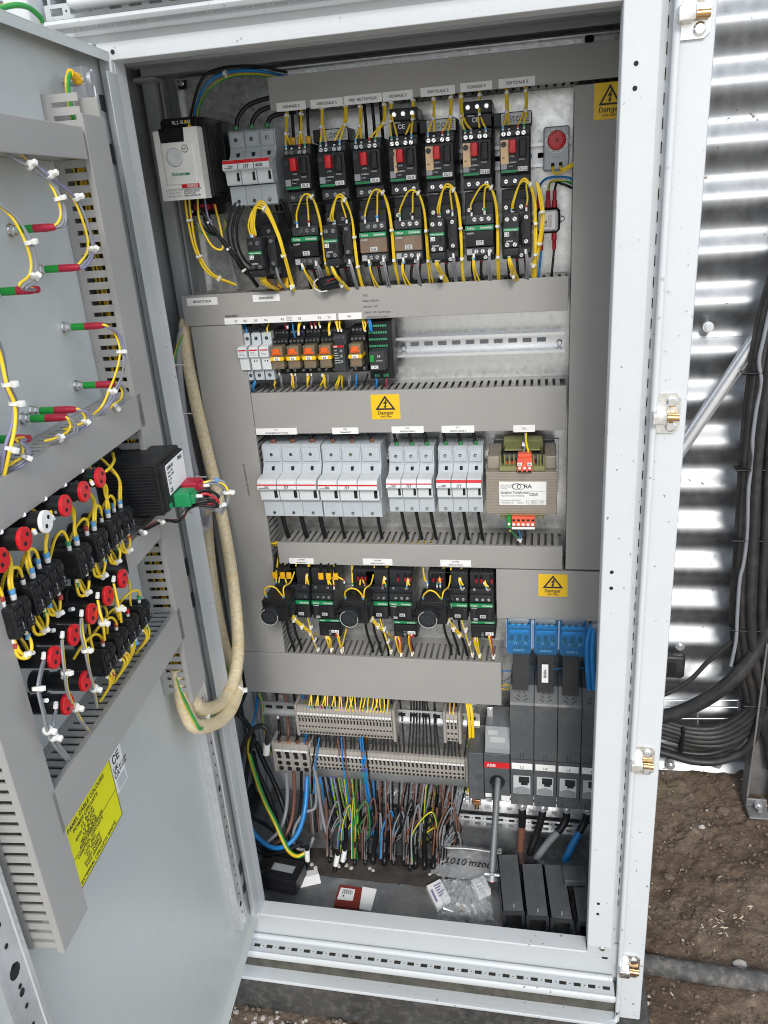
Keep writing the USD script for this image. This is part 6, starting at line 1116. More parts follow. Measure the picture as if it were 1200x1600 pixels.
# wires below the contactors
bots = [((483, 963), (500, 1017), 2, 'yellow and violet'), ((512, 998), (518, 1017), 3, 'yellow'), ((528, 993), (536, 1018), 2, 'yellow'), ((544, 985), (538, 1016), 1, 'yellow'), ((600, 966), (616, 1021), 2, 'yellow and grey'), ((622, 998), (627, 1020), 4, 'yellow and red'), ((643, 994), (648, 1022), 2, 'yellow and red'), ((722, 966), (738, 1025), 2, 'yellow and grey'), ((744, 1000), (750, 1025), 3, 'yellow'), ((766, 996), (770, 1026), 2, 'yellow and red')]
bn = ['first left contactor', 'left half of OL4', 'right half of OL4', 'timer side edge of OL4', 'second left contactor', 'left half of OL5', 'right half of OL5', 'third left contactor', 'left half of OL7', 'right half of OL7']
for (a, b, n, col), nm in zip(bots, bn):
    sec = {'yellow and violet': 'wire_violet', 'yellow and grey': 'wire_grey', 'yellow and red': 'marker_red'}.get(col, 'wire_yellow'); s, e = at(*a, 1304), at(*b, 1346)
    P = [('wire_yellow' if q % 2 == 0 else sec, 1.5, [s + [3.4 * (q - n / 2), 0, 6], s + [3.2 * (q - n / 2), 0, -6], (s * 0.45 + e * 0.55) + [2.2 * (q - n / 2), -8, 0], e + [1.8 * (q - n / 2), -4, 2], e + [1.8 * (q - n / 2), 6, -12]]) for q in range(n)]
    wires('wire_bundle', f'tied {col} wires running down from the {nm} into the duct', 'tied wires below the timer row', P, e, [(s * (1 - f_) + e * f_ + [0, -6, 0], e - s, 3.8) for f_ in ((0.25, 0.6, 0.9) if n == 2 and abs(a[1] - 965) < 4 else (0.8,))], [(s + [3.4 * (q - n / 2), 0, 6], (0, 0, -1), 'ferrule_white' if q % 2 else 'marker_red', 1.9, 5) for q in range(min(n, 2))])
P = []
for u in (455, 466, 578, 590, 602, 640, 700, 712, 724): P += [('wire_black', 2.6, [at(u - 8, 960, 1336), at(u - 4, 985, 1338), at(u + 4, 1008, 1345), at(u + 6, 1024, 1355)])]
wires('wire_bundle', 'black motor wires running down behind the yellow bundles of the timer row', None, P, at(590, 1015, 1345))
wires('wire_bundle', 'blue and yellow wire ends in the left corner of the duct below the timer row', None, [('wire_blue', 2.4, [at(430, 1003, 1345), at(436, 1006, 1345), at(444, 1008, 1352)]), ('wire_yellow', 1.8, [at(428, 1010, 1342), at(434, 1014, 1345), at(444, 1020, 1352)]), ('wire_yellow', 1.8, [at(428, 1015, 1342), at(434, 1019, 1345), at(440, 1023, 1352)])], at(434, 1014, 1345))

# ================================================================ blue covered terminal blocks and the main switch
for u0, u1, v0, v1, lb in ((792, 829.5, 968, 1023, 'leftmost blue transparent terminal block cover'), (834.5, 871.5, 969.5, 1024.5, 'middle blue transparent terminal block cover, above the strap with the white tag'), (875, 915, 971, 1026.5, 'rightmost blue transparent terminal block cover, beside the bare blue cables')):
    Y = 1314; x0, x1, z1, z0 = xx(u0, v1 - 10, Y), xx(u1, v1 - 10, Y), -765.5, zz((u0 + u1) / 2, v1, Y); w = x1 - x0; t = Thing('terminal_block', lb, 'terminal block', ((x0 + x1) / 2, PLATE, z0), 'blue covered power terminals')
    t.part('body', cat(cbox(x0 - 2, x1 + 2, 1350, 1412, z0 + 8, z1, 2), cbox(x0 - 3, x0, 1330, 1412, z0 + 4, z1 - 1, 1), cbox(x1, x1 + 3, 1330, 1412, z0 + 4, z1 - 1, 1)), 'fuse_white')
    for r_, zc in enumerate((z1 - 16, z1 - 28)): t.part('clamp_bar', cbox(x0 + 3, x1 - 3, 1334 - 3 * r_, 1352, zc - 5, zc + 4, 1.2), 'zinc')
    for q in range(4): t.part('screw', cat(cyl((x0 + w * (q + 0.5) / 4, 1336, z1 - 13), (x0 + w * (q + 0.5) / 4, 1326, z1 - 13), 3.4, n=12)), 'chrome'); 
    for q in range(3): t.part('socket', cyl((x0 + w * (q + 0.6) / 3.2, 1334, z1 - 40), (x0 + w * (q + 0.6) / 3.2, 1326, z1 - 40), 4.6, n=12), 'hole_black')
    cv = t.part('blue_cover', cat(cbox(x0, x1, Y, Y + 2, z0 + 5, z1, 0.8), cbox(x0 + 2, x1 - 2, Y + 1, 1346, z0, z0 + 6, 1), box(x0, x0 + 1.4, Y + 2, 1348, z0 + 5, z1), box(x1 - 1.4, x1, Y + 2, 1348, z0 + 5, z1)), 'cover_blue')
    cv.part('embossing', cat(text('ENSTO', 4.6, ((x0 + x1) / 2, Y, z0 + 8), bold=True, center=True, depth=0.5), *[tube([V3(x0 + w * (0.3 + 0.4 * q), Y - 0.2, z0 + 22), V3(x0 + w * (0.36 + 0.4 * q), Y - 0.4, z0 + 30), V3(x0 + w * (0.42 + 0.4 * q), Y - 0.2, z0 + 23)], 0.8, 5, 3) for q in range(2)]), 'marker_blue')
# straps between the blocks and the switch
for k, (u0, u1, v0, v1, lb) in enumerate(((801, 826, 1020, 1078, 'leftmost flat black busbar strap above the switch pole L1'), (840, 865, 1021, 1080, 'middle flat black busbar strap carrying a white tag'), (879, 904, 1023, 1083, 'rightmost flat black busbar strap above the switch pole L3'))):
    a_, b_ = at(u0, v0, 1330), at(u1, v1, 1290); t = Thing('busbar_strap', lb, 'busbar', ((a_[0] + b_[0]) / 2, 1320, b_[2]))
    xa, xb = xx(u0, 1050, 1312), xx(u1, 1050, 1312); zt, zb = zz(815, v0, 1322), zz(815, v1, 1300)
    t.part('strap', cat(quadsheet((xa, 1300, zb), (xb, 1300, zb), (xb, 1316, (zt * 0.7 + zb * 0.3)), (xa, 1316, (zt * 0.7 + zb * 0.3)), 5), quadsheet((xa, 1316, (zt * 0.7 + zb * 0.3)), (xb, 1316, (zt * 0.7 + zb * 0.3)), (xb, 1326, zt + 10), (xa, 1326, zt + 10), 5)), 'strap_black')
    if k == 1:
        tg = t.part('paper_tag', quadsheet((xa + 8, 1297.5, zb + 24), (xa + 20, 1297.5, zb + 24), (xa + 20, 1309.4, (zt * 0.8 + zb * 0.2)), (xa + 8, 1309.4, (zt * 0.8 + zb * 0.2)), 0.5), 'label_white'); tg.part('lettering', text('BUS4', 4.6, (xa + 16.2, 1298.6, zb + 34), (0, 0.1, 1), (-1, 0, 0), bold=True), 'print_black')
wires('wire_bundle', 'thin blue and grey wires crossing behind the black straps', None, [('wire_blue', 1.4, [at(783, 1049, 1370), at(830, 1047, 1372), at(880, 1046, 1372), at(912, 1044, 1372)]), ('wire_grey', 1.4, [at(784, 1066, 1372), at(797, 1060, 1368), at(800, 1050, 1372)]), ('wire_yellow', 1.4, [at(783, 1072, 1362), at(793, 1070, 1356), at(797, 1074, 1358), at(790, 1078, 1364), at(783, 1076, 1368)])], at(800, 1060, 1370))
t = Thing('blue_cable', 'pair of thick blue neutral cables bending down beside the white post', 'cable pair', at(925, 1078, 1320))
for k in range(2): t.part('cable', tube([at(936 + 4 * k, 968, 1350), at(925 + 6 * k, 978, 1325), at(918 + 8 * k, 1000, 1315), at(918 + 8 * k, 1040, 1315), at(921 + 8 * k, 1082, 1318)], 5.2, 12, 5), 'wire_blue')
tb = Thing('terminal_block', 'clear covered terminal block half hidden behind the white post', 'terminal block', at(932, 1010, 1320)); p0, p1 = at(925, 975, 1318), at(945, 1010, 1318); tb.part('body', cbox(p0[0], p1[0] + 30, 1318, 1390, p1[2], p0[2], 2), 'mid_grey_plastic'); tb.part('screw', cyl((p0[0] + 8, 1318, p0[2] - 12), (p0[0] + 8, 1313, p0[2] - 12), 4, n=12), 'chrome')
sw = Thing('main_switch', 'dark grey four-pole main switch with L1, L2 and L3 tags and a long handle', 'main switch', at(800, 1255, PLATE))
Ys = 1288.0
px = [797, 834.2, 870.6, 907.5, 945]
for k in range(4):
    xa, xb = xx(px[k], 1180, Ys), xx(px[k + 1], 1180, Ys); zt, zm, zb = zz(870, 1066, 1330), zz(870, 1105 + 0 * k, Ys), zz(870, 1264, Ys)
    b = Polygon([(1386, zb), (Ys + 4, zb), (Ys, zb + 4), (Ys, zm), (Ys + 3, zm + 4), (1316, zt), (1386, zt)])
    zc0, zc1 = zz(830, 1241, Ys), zz(830, 1213, Ys)
    p = sw.part('pole', cat(extr(b, xa + 0.8, xb - 0.8, 'x')), 'slate_plastic')
    p.part('moulding', cat(*[tube([V3((xa + xb) / 2 - r_, Ys + 7 + (10 - q * 5), zm + 12 + (8 - q * 4)), V3((xa + xb) / 2, Ys + 6 + (10 - q * 5), zm + 8 + (8 - q * 4) - r_ * 0.25), V3((xa + xb) / 2 + r_, Ys + 7 + (10 - q * 5), zm + 12 + (8 - q * 4))], 0.7, 5, 4) for q, r_ in enumerate((6, 9, 12))], box(xa + 1, xb - 1, Ys - 0.4, Ys + 1, zz(830, 1188, Ys), zz(830, 1187, Ys)), *[box((xa + xb) / 2 + s - 0.7, (xa + xb) / 2 + s + 0.7, Ys - 0.6, Ys + 1, zz(830, 1187, Ys), zz(830, 1177, Ys)) for s in (-3, 3)]), 'dark_grey_plastic')
    f_ = p.part('marker_plate', cbox(xa + 3, xb - 3, Ys - 0.8, Ys, zz(830, 1203, Ys), zz(830, 1193.5, Ys), 0.4), 'label_white'); sw.part('lettering', text(('L1', 'L2', 'L3', 'N')[k], 5.0, ((xa + xb) / 2, Ys - 0.8, zz(830, 1201, Ys)), bold=True, center=True), 'print_black')
    xw0, xw1 = xa + 6, xb - 7; wdw = sw.part('window', cat(box(xw0, xw1, Ys - 0.5, Ys + 0.2, zc0, zc1)), 'label_silver', label='pale inspection window of a pole')
    wdw.part('moving_contact', cat(box(xw0 + (xw1 - xw0) * 0.32, xw1 - 2, Ys - 0.9, Ys - 0.5, zc0 + (zc1 - zc0) * 0.62, zc1 - 2), box(xw0 + (xw1 - xw0) * 0.45, xw1 - 5, Ys - 0.9, Ys - 0.5, zc0 + (zc1 - zc0) * 0.5, zc0 + (zc1 - zc0) * 0.63)), 'charcoal_plastic'); wdw.part('lower_shade', extr(Polygon([(xw0 + 1, zc0 + 1), (xw1 - 1, zc0 + 1), (xw1 - 1, zc0 + (zc1 - zc0) * 0.3), ((xw0 + xw1) / 2, zc0 + (zc1 - zc0) * 0.42), (xw0 + 1, zc0 + (zc1 - zc0) * 0.3)]), Ys - 0.8, Ys - 0.5, 'y'), 'mid_grey_plastic')
    sw.part('pole_screw', cyl(((xa + xb) / 2 - 12, Ys + 0.2, zb + 12), ((xa + xb) / 2 - 12, Ys - 0.5, zb + 12), 1.6, n=8), 'hole_black')
mx0, mx1 = xx(756, 1200, Ys), xx(796.5, 1200, Ys); z0_, z1_, z2_ = zz(775, 1252, Ys), zz(775, 1178, Ys), zz(775, 1139, 1310)
sw.part('mechanism', cbox(mx0, mx1, Ys, 1386, z0_, z1_, 2), 'slate_plastic'); sw.part('side_block', cbox(xx(732, 1220, Ys + 4), mx0 - 0.6, Ys + 4, 1386, zz(745, 1252, Ys), zz(745, 1179, Ys), 2), 'slate_plastic'); sw.part('side_knob', disc((mx0 - 11, Ys + 3.4, (z0_ + z1_) / 2 - 2), (0, -1, 0), 4.6, 5.4, 20), 'charcoal_plastic')
tp = Polygon([(1386, z1_ + 0.5), (Ys + 2, z1_ + 0.5), (Ys + 6, z1_ + 8), (1318, z2_), (1386, z2_)]); sw.part('mechanism_hood', extr(tp, mx0 + 3, mx1, 'x'), 'hood_grey')
nn_ = np.array([0, z2_ - z1_ - 8, -(1318 - Ys - 6)]); nn_ = nn_ / np.linalg.norm(nn_)
hood = lambda a, b, c, d: quadsheet(*[V3(mx0 + 3 + (mx1 - mx0 - 3) * q, Ys + 6 + (1318 - Ys - 6) * h - 0.4, z1_ + 8 + (z2_ - z1_ - 8) * h + 0.3) for q, h in (a, b, c, d)], 0.4)
sw.part('hood_label', cat(hood((0.2, 0.28), (0.8, 0.28), (0.8, 0.52), (0.2, 0.52)), hood((0.1, 0.62), (0.5, 0.62), (0.5, 0.82), (0.1, 0.82))), 'print_grey')
sw.part('lug_tab', cat(cbox(mx0 + 4, mx0 + 16, 1350, 1353, z2_ - 4, z2_ + 22, 1), cyl((mx0 + 10, 1350, z2_ + 14), (mx0 + 10, 1347, z2_ + 14), 4.5, n=14)), 'zinc')
rb = sw.part('red_band', box(mx0 + 1, mx1 - 0.5, Ys - 0.7, Ys, zz(775, 1199.5, Ys), zz(775, 1191, Ys)), 'plastic_red'); rb.part('lettering', text('ABB', 6.6, (mx0 + 6, Ys - 0.7, zz(775, 1197.8, Ys)), bold=True), 'print_white')
hc = at(777, 1221, Ys); hb = sw.part('handle_boss', lathe(hc, (0, -1, 0), [(0, 16), (1.5, 15.5), (1.5, 12), (12, 11.5), (12, 0)], 28), 'charcoal_plastic')
sw.part('white_tag', cat(cbox(mx0 + 2, mx0 + 15, Ys - 0.7, Ys, zz(775, 1246, Ys), zz(775, 1240, Ys), 0.3), cbox(mx1 - 18, mx1 - 0.5, Ys - 0.7, Ys, zz(775, 1250, Ys), zz(775, 1242, Ys), 0.3)), 'label_white')
q = sw.part('data_patch', cbox(mx0 + 3, mx0 + 14, Ys - 0.6, Ys, zz(775, 1256, Ys) + 4, zz(775, 1248, Ys), 0.3), 'label_silver'); q.part('marks', cat(*[box(mx0 + 4 + 1.6 * (i % 6), mx0 + 5 + 1.6 * (i % 6), Ys - 0.9, Ys - 0.6, zz(775, 1249.5, Ys) - 1.5 * (i // 6), zz(775, 1249.5, Ys) - 1.5 * (i // 6) + 0.8) for i in range(0, 18) if (i * 7) % 5 != 1]), 'print_black')
ht, hbm = at(777, 1226, 1268), at(769, 1372, 1150); hd = sw.part('handle_shaft', tube([ht + [0, 14, 2], ht, ht * 0.5 + hbm * 0.5, hbm], 6.6, 4, 1), 'hood_grey'); hd.part('cross_pin', cat(cyl(hbm + [-14, -1, 10], hbm + [14, -1, 10], 3, n=10), cyl(hbm + [0, -2, 12], hbm + [0, -6, 0], 6, n=12)), 'zinc'); hd.part('red_tip', cyl(hbm + [0, -6.5, 0], hbm + [0, -9, -2], 3.6, n=12), 'plastic_red')
sw.part('vent_grille', cat(*[box(xx(740, 1160, 1370), mx0 + 4, 1368, 1370, zz(750, 1150 + 6 * q, 1370) - 1.4, zz(750, 1150 + 6 * q, 1370)) for q in range(5)], *[box(xx(740, 1160, 1370) + 6 * q, xx(740, 1160, 1370) + 6 * q + 1.5, 1366.5, 1368, zz(750, 1175, 1370), zz(750, 1149, 1370)) for q in range(4)]), 'charcoal_plastic')
# heavy cables leaving the poles, with ring lugs
for k, (pts, lk, lb) in enumerate((((( 816, 1259, 1330), (816, 1275, 1325), (815, 1300, 1318), (813, 1330, 1305), (816, 1365, 1290)), 'wire_brown', 'brown power cable below the switch pole L1'), (((848, 1262, 1330), (846, 1278, 1325), (838, 1305, 1315), (829, 1330, 1300), (822, 1362, 1285)), 'wire_black', 'black power cable below the switch pole L2'),
        (((885, 1264, 1330), (884, 1280, 1325), (875, 1296, 1315), (852, 1322, 1300), (833, 1350, 1285), (826, 1366, 1280)), 'wire_grey', 'grey power cable below the switch pole L3'), (((918, 1266, 1330), (913, 1285, 1325), (901, 1308, 1312), (887, 1335, 1295), (874, 1362, 1280)), 'wire_blue', 'blue power cable below the rightmost switch pole'))):
    t = Thing('power_cable', lb, 'power cable', at(pts[-1][0], pts[-1][1], pts[-1][2])); P = [at(u, v, Y) for u, v, Y in pts]; sp = smooth_path(P, 6); n1 = int(len(sp) * 0.42)
    t.part('sheath', tube(sp[n1 - 1:], 7.4, 12, 1), lk); t.part('shrink_sleeve', tube(sp[1:n1 + 1], 8.0, 12, 1), 'wire_black'); t.part('ring_lug', cat(cyl(P[0] + [0, 6, 8], P[0] + [0, -8, 4], 11, n=18), cyl(P[0] + [0, -8, 4], P[0] + [0, -13, 3], 6, n=6)), 'zinc')
# ================================================================ terminal rows at the bottom of the plate
FLOOR = -1315.0
Yt = 1322.0
def terminal_profile(zc, h, y0, sc=1.0):
    """Side view of a rail terminal: sloping shoulders, marker seat, screw wells."""
    f = y0
    return Polygon([(f + 44, zc - h * 0.36), (f + 12, zc - h * 0.5), (f + 8, zc - h * 0.5), (f + 6, zc - h * 0.30), (f + 2, zc - h * 0.26), (f + 2, zc - h * 0.06), (f + 4, zc - h * 0.05), (f + 4, zc + h * 0.14), (f + 1, zc + h * 0.16), (f + 1, zc + h * 0.32), (f + 4, zc + h * 0.34), (f + 6, zc + h * 0.48), (f + 12, zc + h * 0.5), (f + 44, zc + h * 0.36)])
def terminal_row(name, label, u0, u1, v0, v1, n, mark=True, text_every=0):
    um = (u0 + u1) / 2; vm = (v0 + v1) / 2; x0, x1 = xx(u0, vm, Yt), xx(u1, vm, Yt)
    z1, z0 = zz(um, v0, Yt), zz(um, v1, Yt); h = z1 - z0; zc = (z0 + z1) / 2; p = (x1 - x0) / n
    t = Thing(name, label, 'terminal row', ((x0 + x1) / 2, PLATE, z0)); pr = terminal_profile(zc, h, Yt)
    for k in range(n):
        a, b = x0 + p * k, x0 + p * (k + 1); c = (a + b) / 2
        q = t.part('terminal', extr(pr, a + 0.25, b - 0.25, 'x'), 'beige_terminal')
        q.part('screw_well', cat(cyl((c, Yt + 5.9, zc - h * 0.40), (c, Yt + 4.8, zc - h * 0.40), p * 0.3, n=8), cyl((c, Yt + 2.1, zc - h * 0.16), (c, Yt + 1.2, zc - h * 0.16), p * 0.3, n=8), box(c - p * 0.22, c + p * 0.22, Yt + 3.4, Yt + 4.1, zc - h * 0.02, zc + h * 0.11), cyl((c, Yt + 1.1, zc + h * 0.20), (c, Yt + 0.3, zc + h * 0.20), p * 0.28, n=8)), 'hole_black')
        if mark: q.part('marker', box(a + 0.7, b - 0.7, Yt - 0.1, Yt + 0.9, zc + h * 0.26, zc + h * 0.33), 'label_white')
    t.part('end_bracket', cbox(x0 - 7, x0 - 0.3, Yt + 4, Yt + 44, z0 - 4, z1 + 3, 1.5), 'beige_terminal'); t.part('end_bracket', cbox(x1 + 0.3, x1 + 7, Yt + 4, Yt + 44, z0 - 4, z1 + 3, 1.5), 'beige_terminal')
    return t, x0, x1, z0, z1
tA, ax0, ax1, az0, az1 = terminal_row('terminal_row', 'upper row of narrow beige rail terminals with a white marker each', 466, 612, 1110, 1154, 29)
tB, bx0, bx1, bz0, bz1 = terminal_row('terminal_row', 'lower long row of narrow beige rail terminals with many thin cables below', 487, 726, 1181, 1213, 38)
tC, cx0_, cx1_, cz0_, cz1_ = terminal_row('terminal_row', 'four wide beige rail terminals at the left end of the lower row', 430, 482, 1165, 1208, 4)
tD, ex0, ex1, ez0, ez1 = terminal_row('terminal_row', 'short group of beige rail terminals alone on the right end of the upper rail', 697, 715, 1118, 1162, 3)
zrail = (az0 + az1) / 2
r5 = din_rail('mounting rail of the upper terminal row, standing on brackets', xx(411, 1120, 1362), xx(750, 1145, 1362), zrail, Y0=1370, dep=9)
for u, v in ((434, 1121), (733, 1139)): rail_screw(r5, u, v, 1362, 4.5)
r5.part('stand_off', cat(cbox(xx(430, 1120, 1370), xx(440, 1120, 1370), 1370, 1415, zrail - 14, zrail + 14, 1)), 'zinc')
r6 = din_rail('mounting rail behind the lower terminal row', xx(425, 1195, 1370), xx(735, 1200, 1370), (bz0 + bz1) / 2, Y0=1374, dep=9)
# clamp bolts on the plate under the wide duct
for u, v in ((440, 1086), (738, 1104)):
    p = at(u, v, 1380); single('plate_bolt', cat(cyl(p + [0, 10, 0], p + [0, -6, 0], 5, n=6), cyl(p + [0, 12, 0], p + [0, 6, 0], 9, n=12)), 'zinc', f'zinc bolt on the plate under the wide duct, {"left" if u < 500 else "right"} end', 'bolt')
# earth bar with its screw clamps
zE = zz(650, 1240, 1352); t = Thing('earth_bar', 'metal earth bar with a row of screw clamps under the lower terminal row', 'earth bar', (xx(650, 1240, 1352), 1352, zE - 8)); e0, e1 = xx(486, 1222, 1352), xx(742, 1251, 1352)
t.part('bar', cbox(e0, e1, 1350, 1356, zE - 5, zE + 5, 1), 'zinc')
for k in range(24):
    x = e0 + (e1 - e0) * (k + 0.5) / 24; c = t.part('clamp', cat(cbox(x - 4, x + 4, 1342, 1360, zE - 8, zE + 7, 1.2), cyl((x, 1342, zE), (x, 1338, zE), 3.2, n=8)), 'zinc' if k % 5 else 'copper')
p = at(745, 1250, 1345); t.part('copper_block', cbox(p[0] - 9, p[0] + 9, 1336, 1352, p[2] - 7, p[2] + 8, 1.5), 'copper').part('brass_screw', cat(cyl(p + [0, 0, -8], p + [0, -4, -20], 5, n=6), cyl(p + [0, -9, 2], p + [0, -12, 2], 4, n=10)), 'brass')

# yellow wires reaching down from the wide duct to the upper row
for k, (u0, u1, lb) in enumerate(((482, 520, 'yellow wires entering the left third of the upper terminal row'), (525, 570, 'yellow wires entering the middle of the upper terminal row'), (573, 609, 'yellow wires entering the right third of the upper terminal row'))):
    P, F_ = [], []
    for u in np.arange(u0, u1, 5.2):
        e = at(u, 1108 + (u - 460) * 0.035, Yt + 6); s = V3(e[0] + RNG.uniform(-8, 8), 1352, -958)
        P.append(('wire_yellow', 1.5, [s, s * 0.55 + e * 0.45 + [RNG.uniform(-3, 3), -4, 0], e + [0, 0, 4], e])); F_.append((e + [0, 0, 9], (0, 0, -1), MK[int(u * 3) % 6], 2.0, 5))
    wires('wire_bundle', lb, 'yellow wires into the upper terminals', P, at((u0 + u1) / 2, 1105, Yt), (), F_, n=6, k=3)
wires('wire_bundle', 'two yellow wires entering the short terminal group on the right', None, drop(703, 1098, 703, 1116, 1350, 1326, 1) + drop(709, 1098, 709, 1117, 1350, 1326, 1), at(706, 1110, 1330))
wires('wire_bundle', 'tied yellow bundle passing over the right end of the upper rail into the switch block', None, [('wire_yellow', 2.0, [at(728 + 2.6 * q, 1098, 1352), at(731 + 2.4 * q, 1120, 1345), at(733 + 2.2 * q, 1150, 1342), at(735 + 1.6 * q, 1178, 1352)]) for q in range(4)], at(734, 1160, 1342), [(at(736, 1165, 1342), (0.05, 0, -1), 6)])
wires('wire_bundle', 'green and yellow earth wires by the right end of the lower terminal row', None, [('wire_earth', 1.8, [at(728, 1150, 1360), at(731, 1180, 1362), at(733, 1215, 1356), at(729, 1238, 1345)]), ('wire_earth', 1.8, [at(734, 1190, 1362), at(735, 1222, 1350), at(733, 1243, 1343)]), ('wire_yellow', 1.6, [at(731, 1190, 1362), at(731, 1222, 1352), at(730, 1240, 1344)])], at(731, 1240, 1345))
# black wires between the duct and the lower row, behind the upper one
for k, (u0, u1, lb) in enumerate(((486, 560, 'black wires entering the lower terminal row behind the left half of the upper row'), (562, 640, 'black wires with red ends entering the middle of the lower terminal row'), (642, 724, 'black wires with red ends entering the right part of the lower terminal row'))):
    P, F_ = [], []
    for u in np.arange(u0, u1, 6.3):
        e = at(u, 1180 + (u - 483) * 0.068, Yt + 8); s = V3(xx(u, 1100, 1372) + RNG.uniform(-14, 14), 1374, -955)
        P.append(('wire_black', 1.9, [s, s * 0.5 + e * 0.5 + [RNG.uniform(-4, 4), 12, 0], e + [0, 4, 12], e])); F_.append((e + [0, 1, 8], (0, -0.05, -1), ('lug_red', 'black_plastic', 'plastic_green')[int(u * 7) % 3] if k else 'black_plastic', 2.4, 9))
    wires('wire_bundle', lb, 'black wires into the lower terminals', P, at((u0 + u1) / 2, 1170, Yt + 8), (), F_, n=6, k=3)
t = wires('wire_bundle', 'four heavy wires with brown collars entering the wide terminals', None, [(('wire_black', 'wire_brown', 'wire_black', 'wire_blue')[q], 3.2, [V3(xx(440 + 13 * q, 1140, 1372), 1376, -955), at(438 + 14 * q, 1140, 1366), at(436 + 14 * q, 1160, Yt + 14), at(436 + 14 * q, 1168, Yt + 8)]) for q in range(4)], at(450, 1165, 1330))
for q in range(4): p = at(437 + 14 * q, 1162, Yt + 10); t.part('collar', cyl(p + [0, 2, 6], p + [0, 0, -5], 4.6, n=8), 'wire_brown' if q != 1 else 'wire_orange')

# ================================================================ field cables: loops under the lower row, rising from the floor glands
gl = lambda u, v: atz(u, v, FLOOR + 4)
def loop(u0, ub, vb, ur, vt, uf, vf, Y0=1318, dy=0, pull=0):
    """From the terminal down to the loop's foot, up to its crown and down again into the sheath: sighted points at falling depth."""
    return [at(u0, 1213 + (u0 - 483) * 0.07, Y0), at(u0 * 0.6 + ub * 0.4, (1213 + vb) / 2, Y0 - 14 + dy), at(ub, vb, Y0 - 30 + dy), at(ub * 0.35 + ur * 0.65, vb - 6, Y0 - 34 + dy), at(ur, (vb * 0.55 + vt * 0.45), Y0 - 36 + dy), at(ur * 0.75 + uf * 0.25, vt, Y0 - 36 + dy), at(uf, (vt + vf) / 2 - 10, Y0 - 50 + dy), gl(uf, vf) + [0, 0, 18]]
C = {'g': 'wire_grey', 'b': 'wire_brown', 'k': 'wire_black', 'u': 'wire_blue', 'y': 'wire_earth', 'o': 'wire_orange', 'v': 'wire_green'}
coils = [(498, 'bgk', 516, 1330, 534, 1254, 526, 1348, 'brown, grey and black conductors looped highest at the left of the cable row'), (512, 'guk', 538, 1322, 546, 1262, 540, 1350, 'grey and blue conductors looped beside the taped black cables'), (530, 'ygk', 560, 1326, 552, 1268, 545, 1352, 'green-yellow, grey and black conductors in a low loop'),
         (548, 'yvb', 566, 1318, 571, 1252, 560, 1352, 'bright green-yellow and brown conductors in a tight coil'), (563, 'bkg', 577, 1306, 586, 1258, 574, 1352, 'brown, black and grey conductors in a narrow coil'), (576, 'ugk', 594, 1326, 603, 1270, 598, 1352, 'light blue and grey conductors reaching lowest in the middle'),
         (596, 'bkg', 608, 1318, 618, 1262, 612, 1354, 'brown, black and grey conductors in a tall loop left of the upright one'), (622, 'kgb', 622, 1316, 633, 1258, 628, 1354, 'black, grey and brown conductors in an upright loop'), (642, 'bgk', 636, 1346, 640, 1270, 634, 1360, 'brown and grey conductors hanging to the floor'),
         (655, 'gyk', 652, 1330, 662, 1268, 640, 1358, 'grey, green-yellow and black conductors in the widest round coil'), (668, 'bkk', 670, 1320, 664, 1272, 668, 1360, 'brown and black conductors behind the round coil'), (683, 'bkg', 676, 1332, 690, 1262, 676, 1360, 'brown, black and grey conductors next to the last loop'), (694, 'gkg', 688, 1338, 692, 1290, 680, 1362, 'pale grey and black conductors swinging widest at the right end')]
for k, (u0, cols, ub, vb, ur, vt, uf, vf, lb) in enumerate(coils):
    P = []; u0 = min(490 + (u0 - 498) * 1.16, 720); ub, ur, uf = (504 + (a - 516) * 1.16 for a in (ub, ur, uf)); vb += 6
    for q, c in enumerate(cols + cols[0] + 'gk'[k % 2] + cols[1]):
        o = (q - 2.5) * 2.3; d_ = RNG.uniform(-4, 4); sg = 1 if (k + q) % 3 else -1
        P.append((C[c], 1.85 if c != 'k' else 2.0, loop(u0 + o * 1.7, ub + o - 4 + d_ * 1.6, vb - q * 5 + d_ * 1.5, ur + o * 0.8 + 11 * sg + d_, vt + q * 6 + d_ - 8, uf + o * 0.7, vf, dy=-k % 3 * 7 + 4 * q)))
    t = wires('wire_loop', lb, 'looped field cables under the lower terminals', P, gl(uf, vf), n=6, k=6)
    a_ = gl(uf, vf); t.part('sheath', tube([at(uf + 2, vf - 36, 1250), at(uf + 1, vf - 20, 1238), a_ + [0, 0, 10], a_], 4.2, 9, 4), 'wire_black')
# straight conductors crossing in front, down from the upper row
for k, (cols, u0, v0, u1, v1, lb) in enumerate((('ku', 495, 1152, 486, 1240, 'black and blue pair crossing in front of the lower row at its left end'), ('ub', 533, 1152, 553, 1310, 'blue and brown pair crossing in front of the lower row near its middle'), ('uuk', 562, 1152, 584, 1330, 'two light blue and one black conductor crossing in front of the lower row'), ('b', 527, 1152, 530, 1182, 'single brown conductor between the two terminal rows'))):
    wires('wire_bundle', lb, None, [(C[c], 1.6, [at(u0 + 4 * q, v0, Yt + 2), at(u0 + 4 * q + (u1 - u0) * 0.25, v0 * 0.75 + v1 * 0.25, Yt - 8), at(u0 + 4 * q + (u1 - u0) * 0.7, v0 * 0.35 + v1 * 0.65, Yt - 14), at(u1 + 4 * q, v1, Yt - 20)]) for q, c in enumerate(cols)], at(u1, v1, Yt - 20))
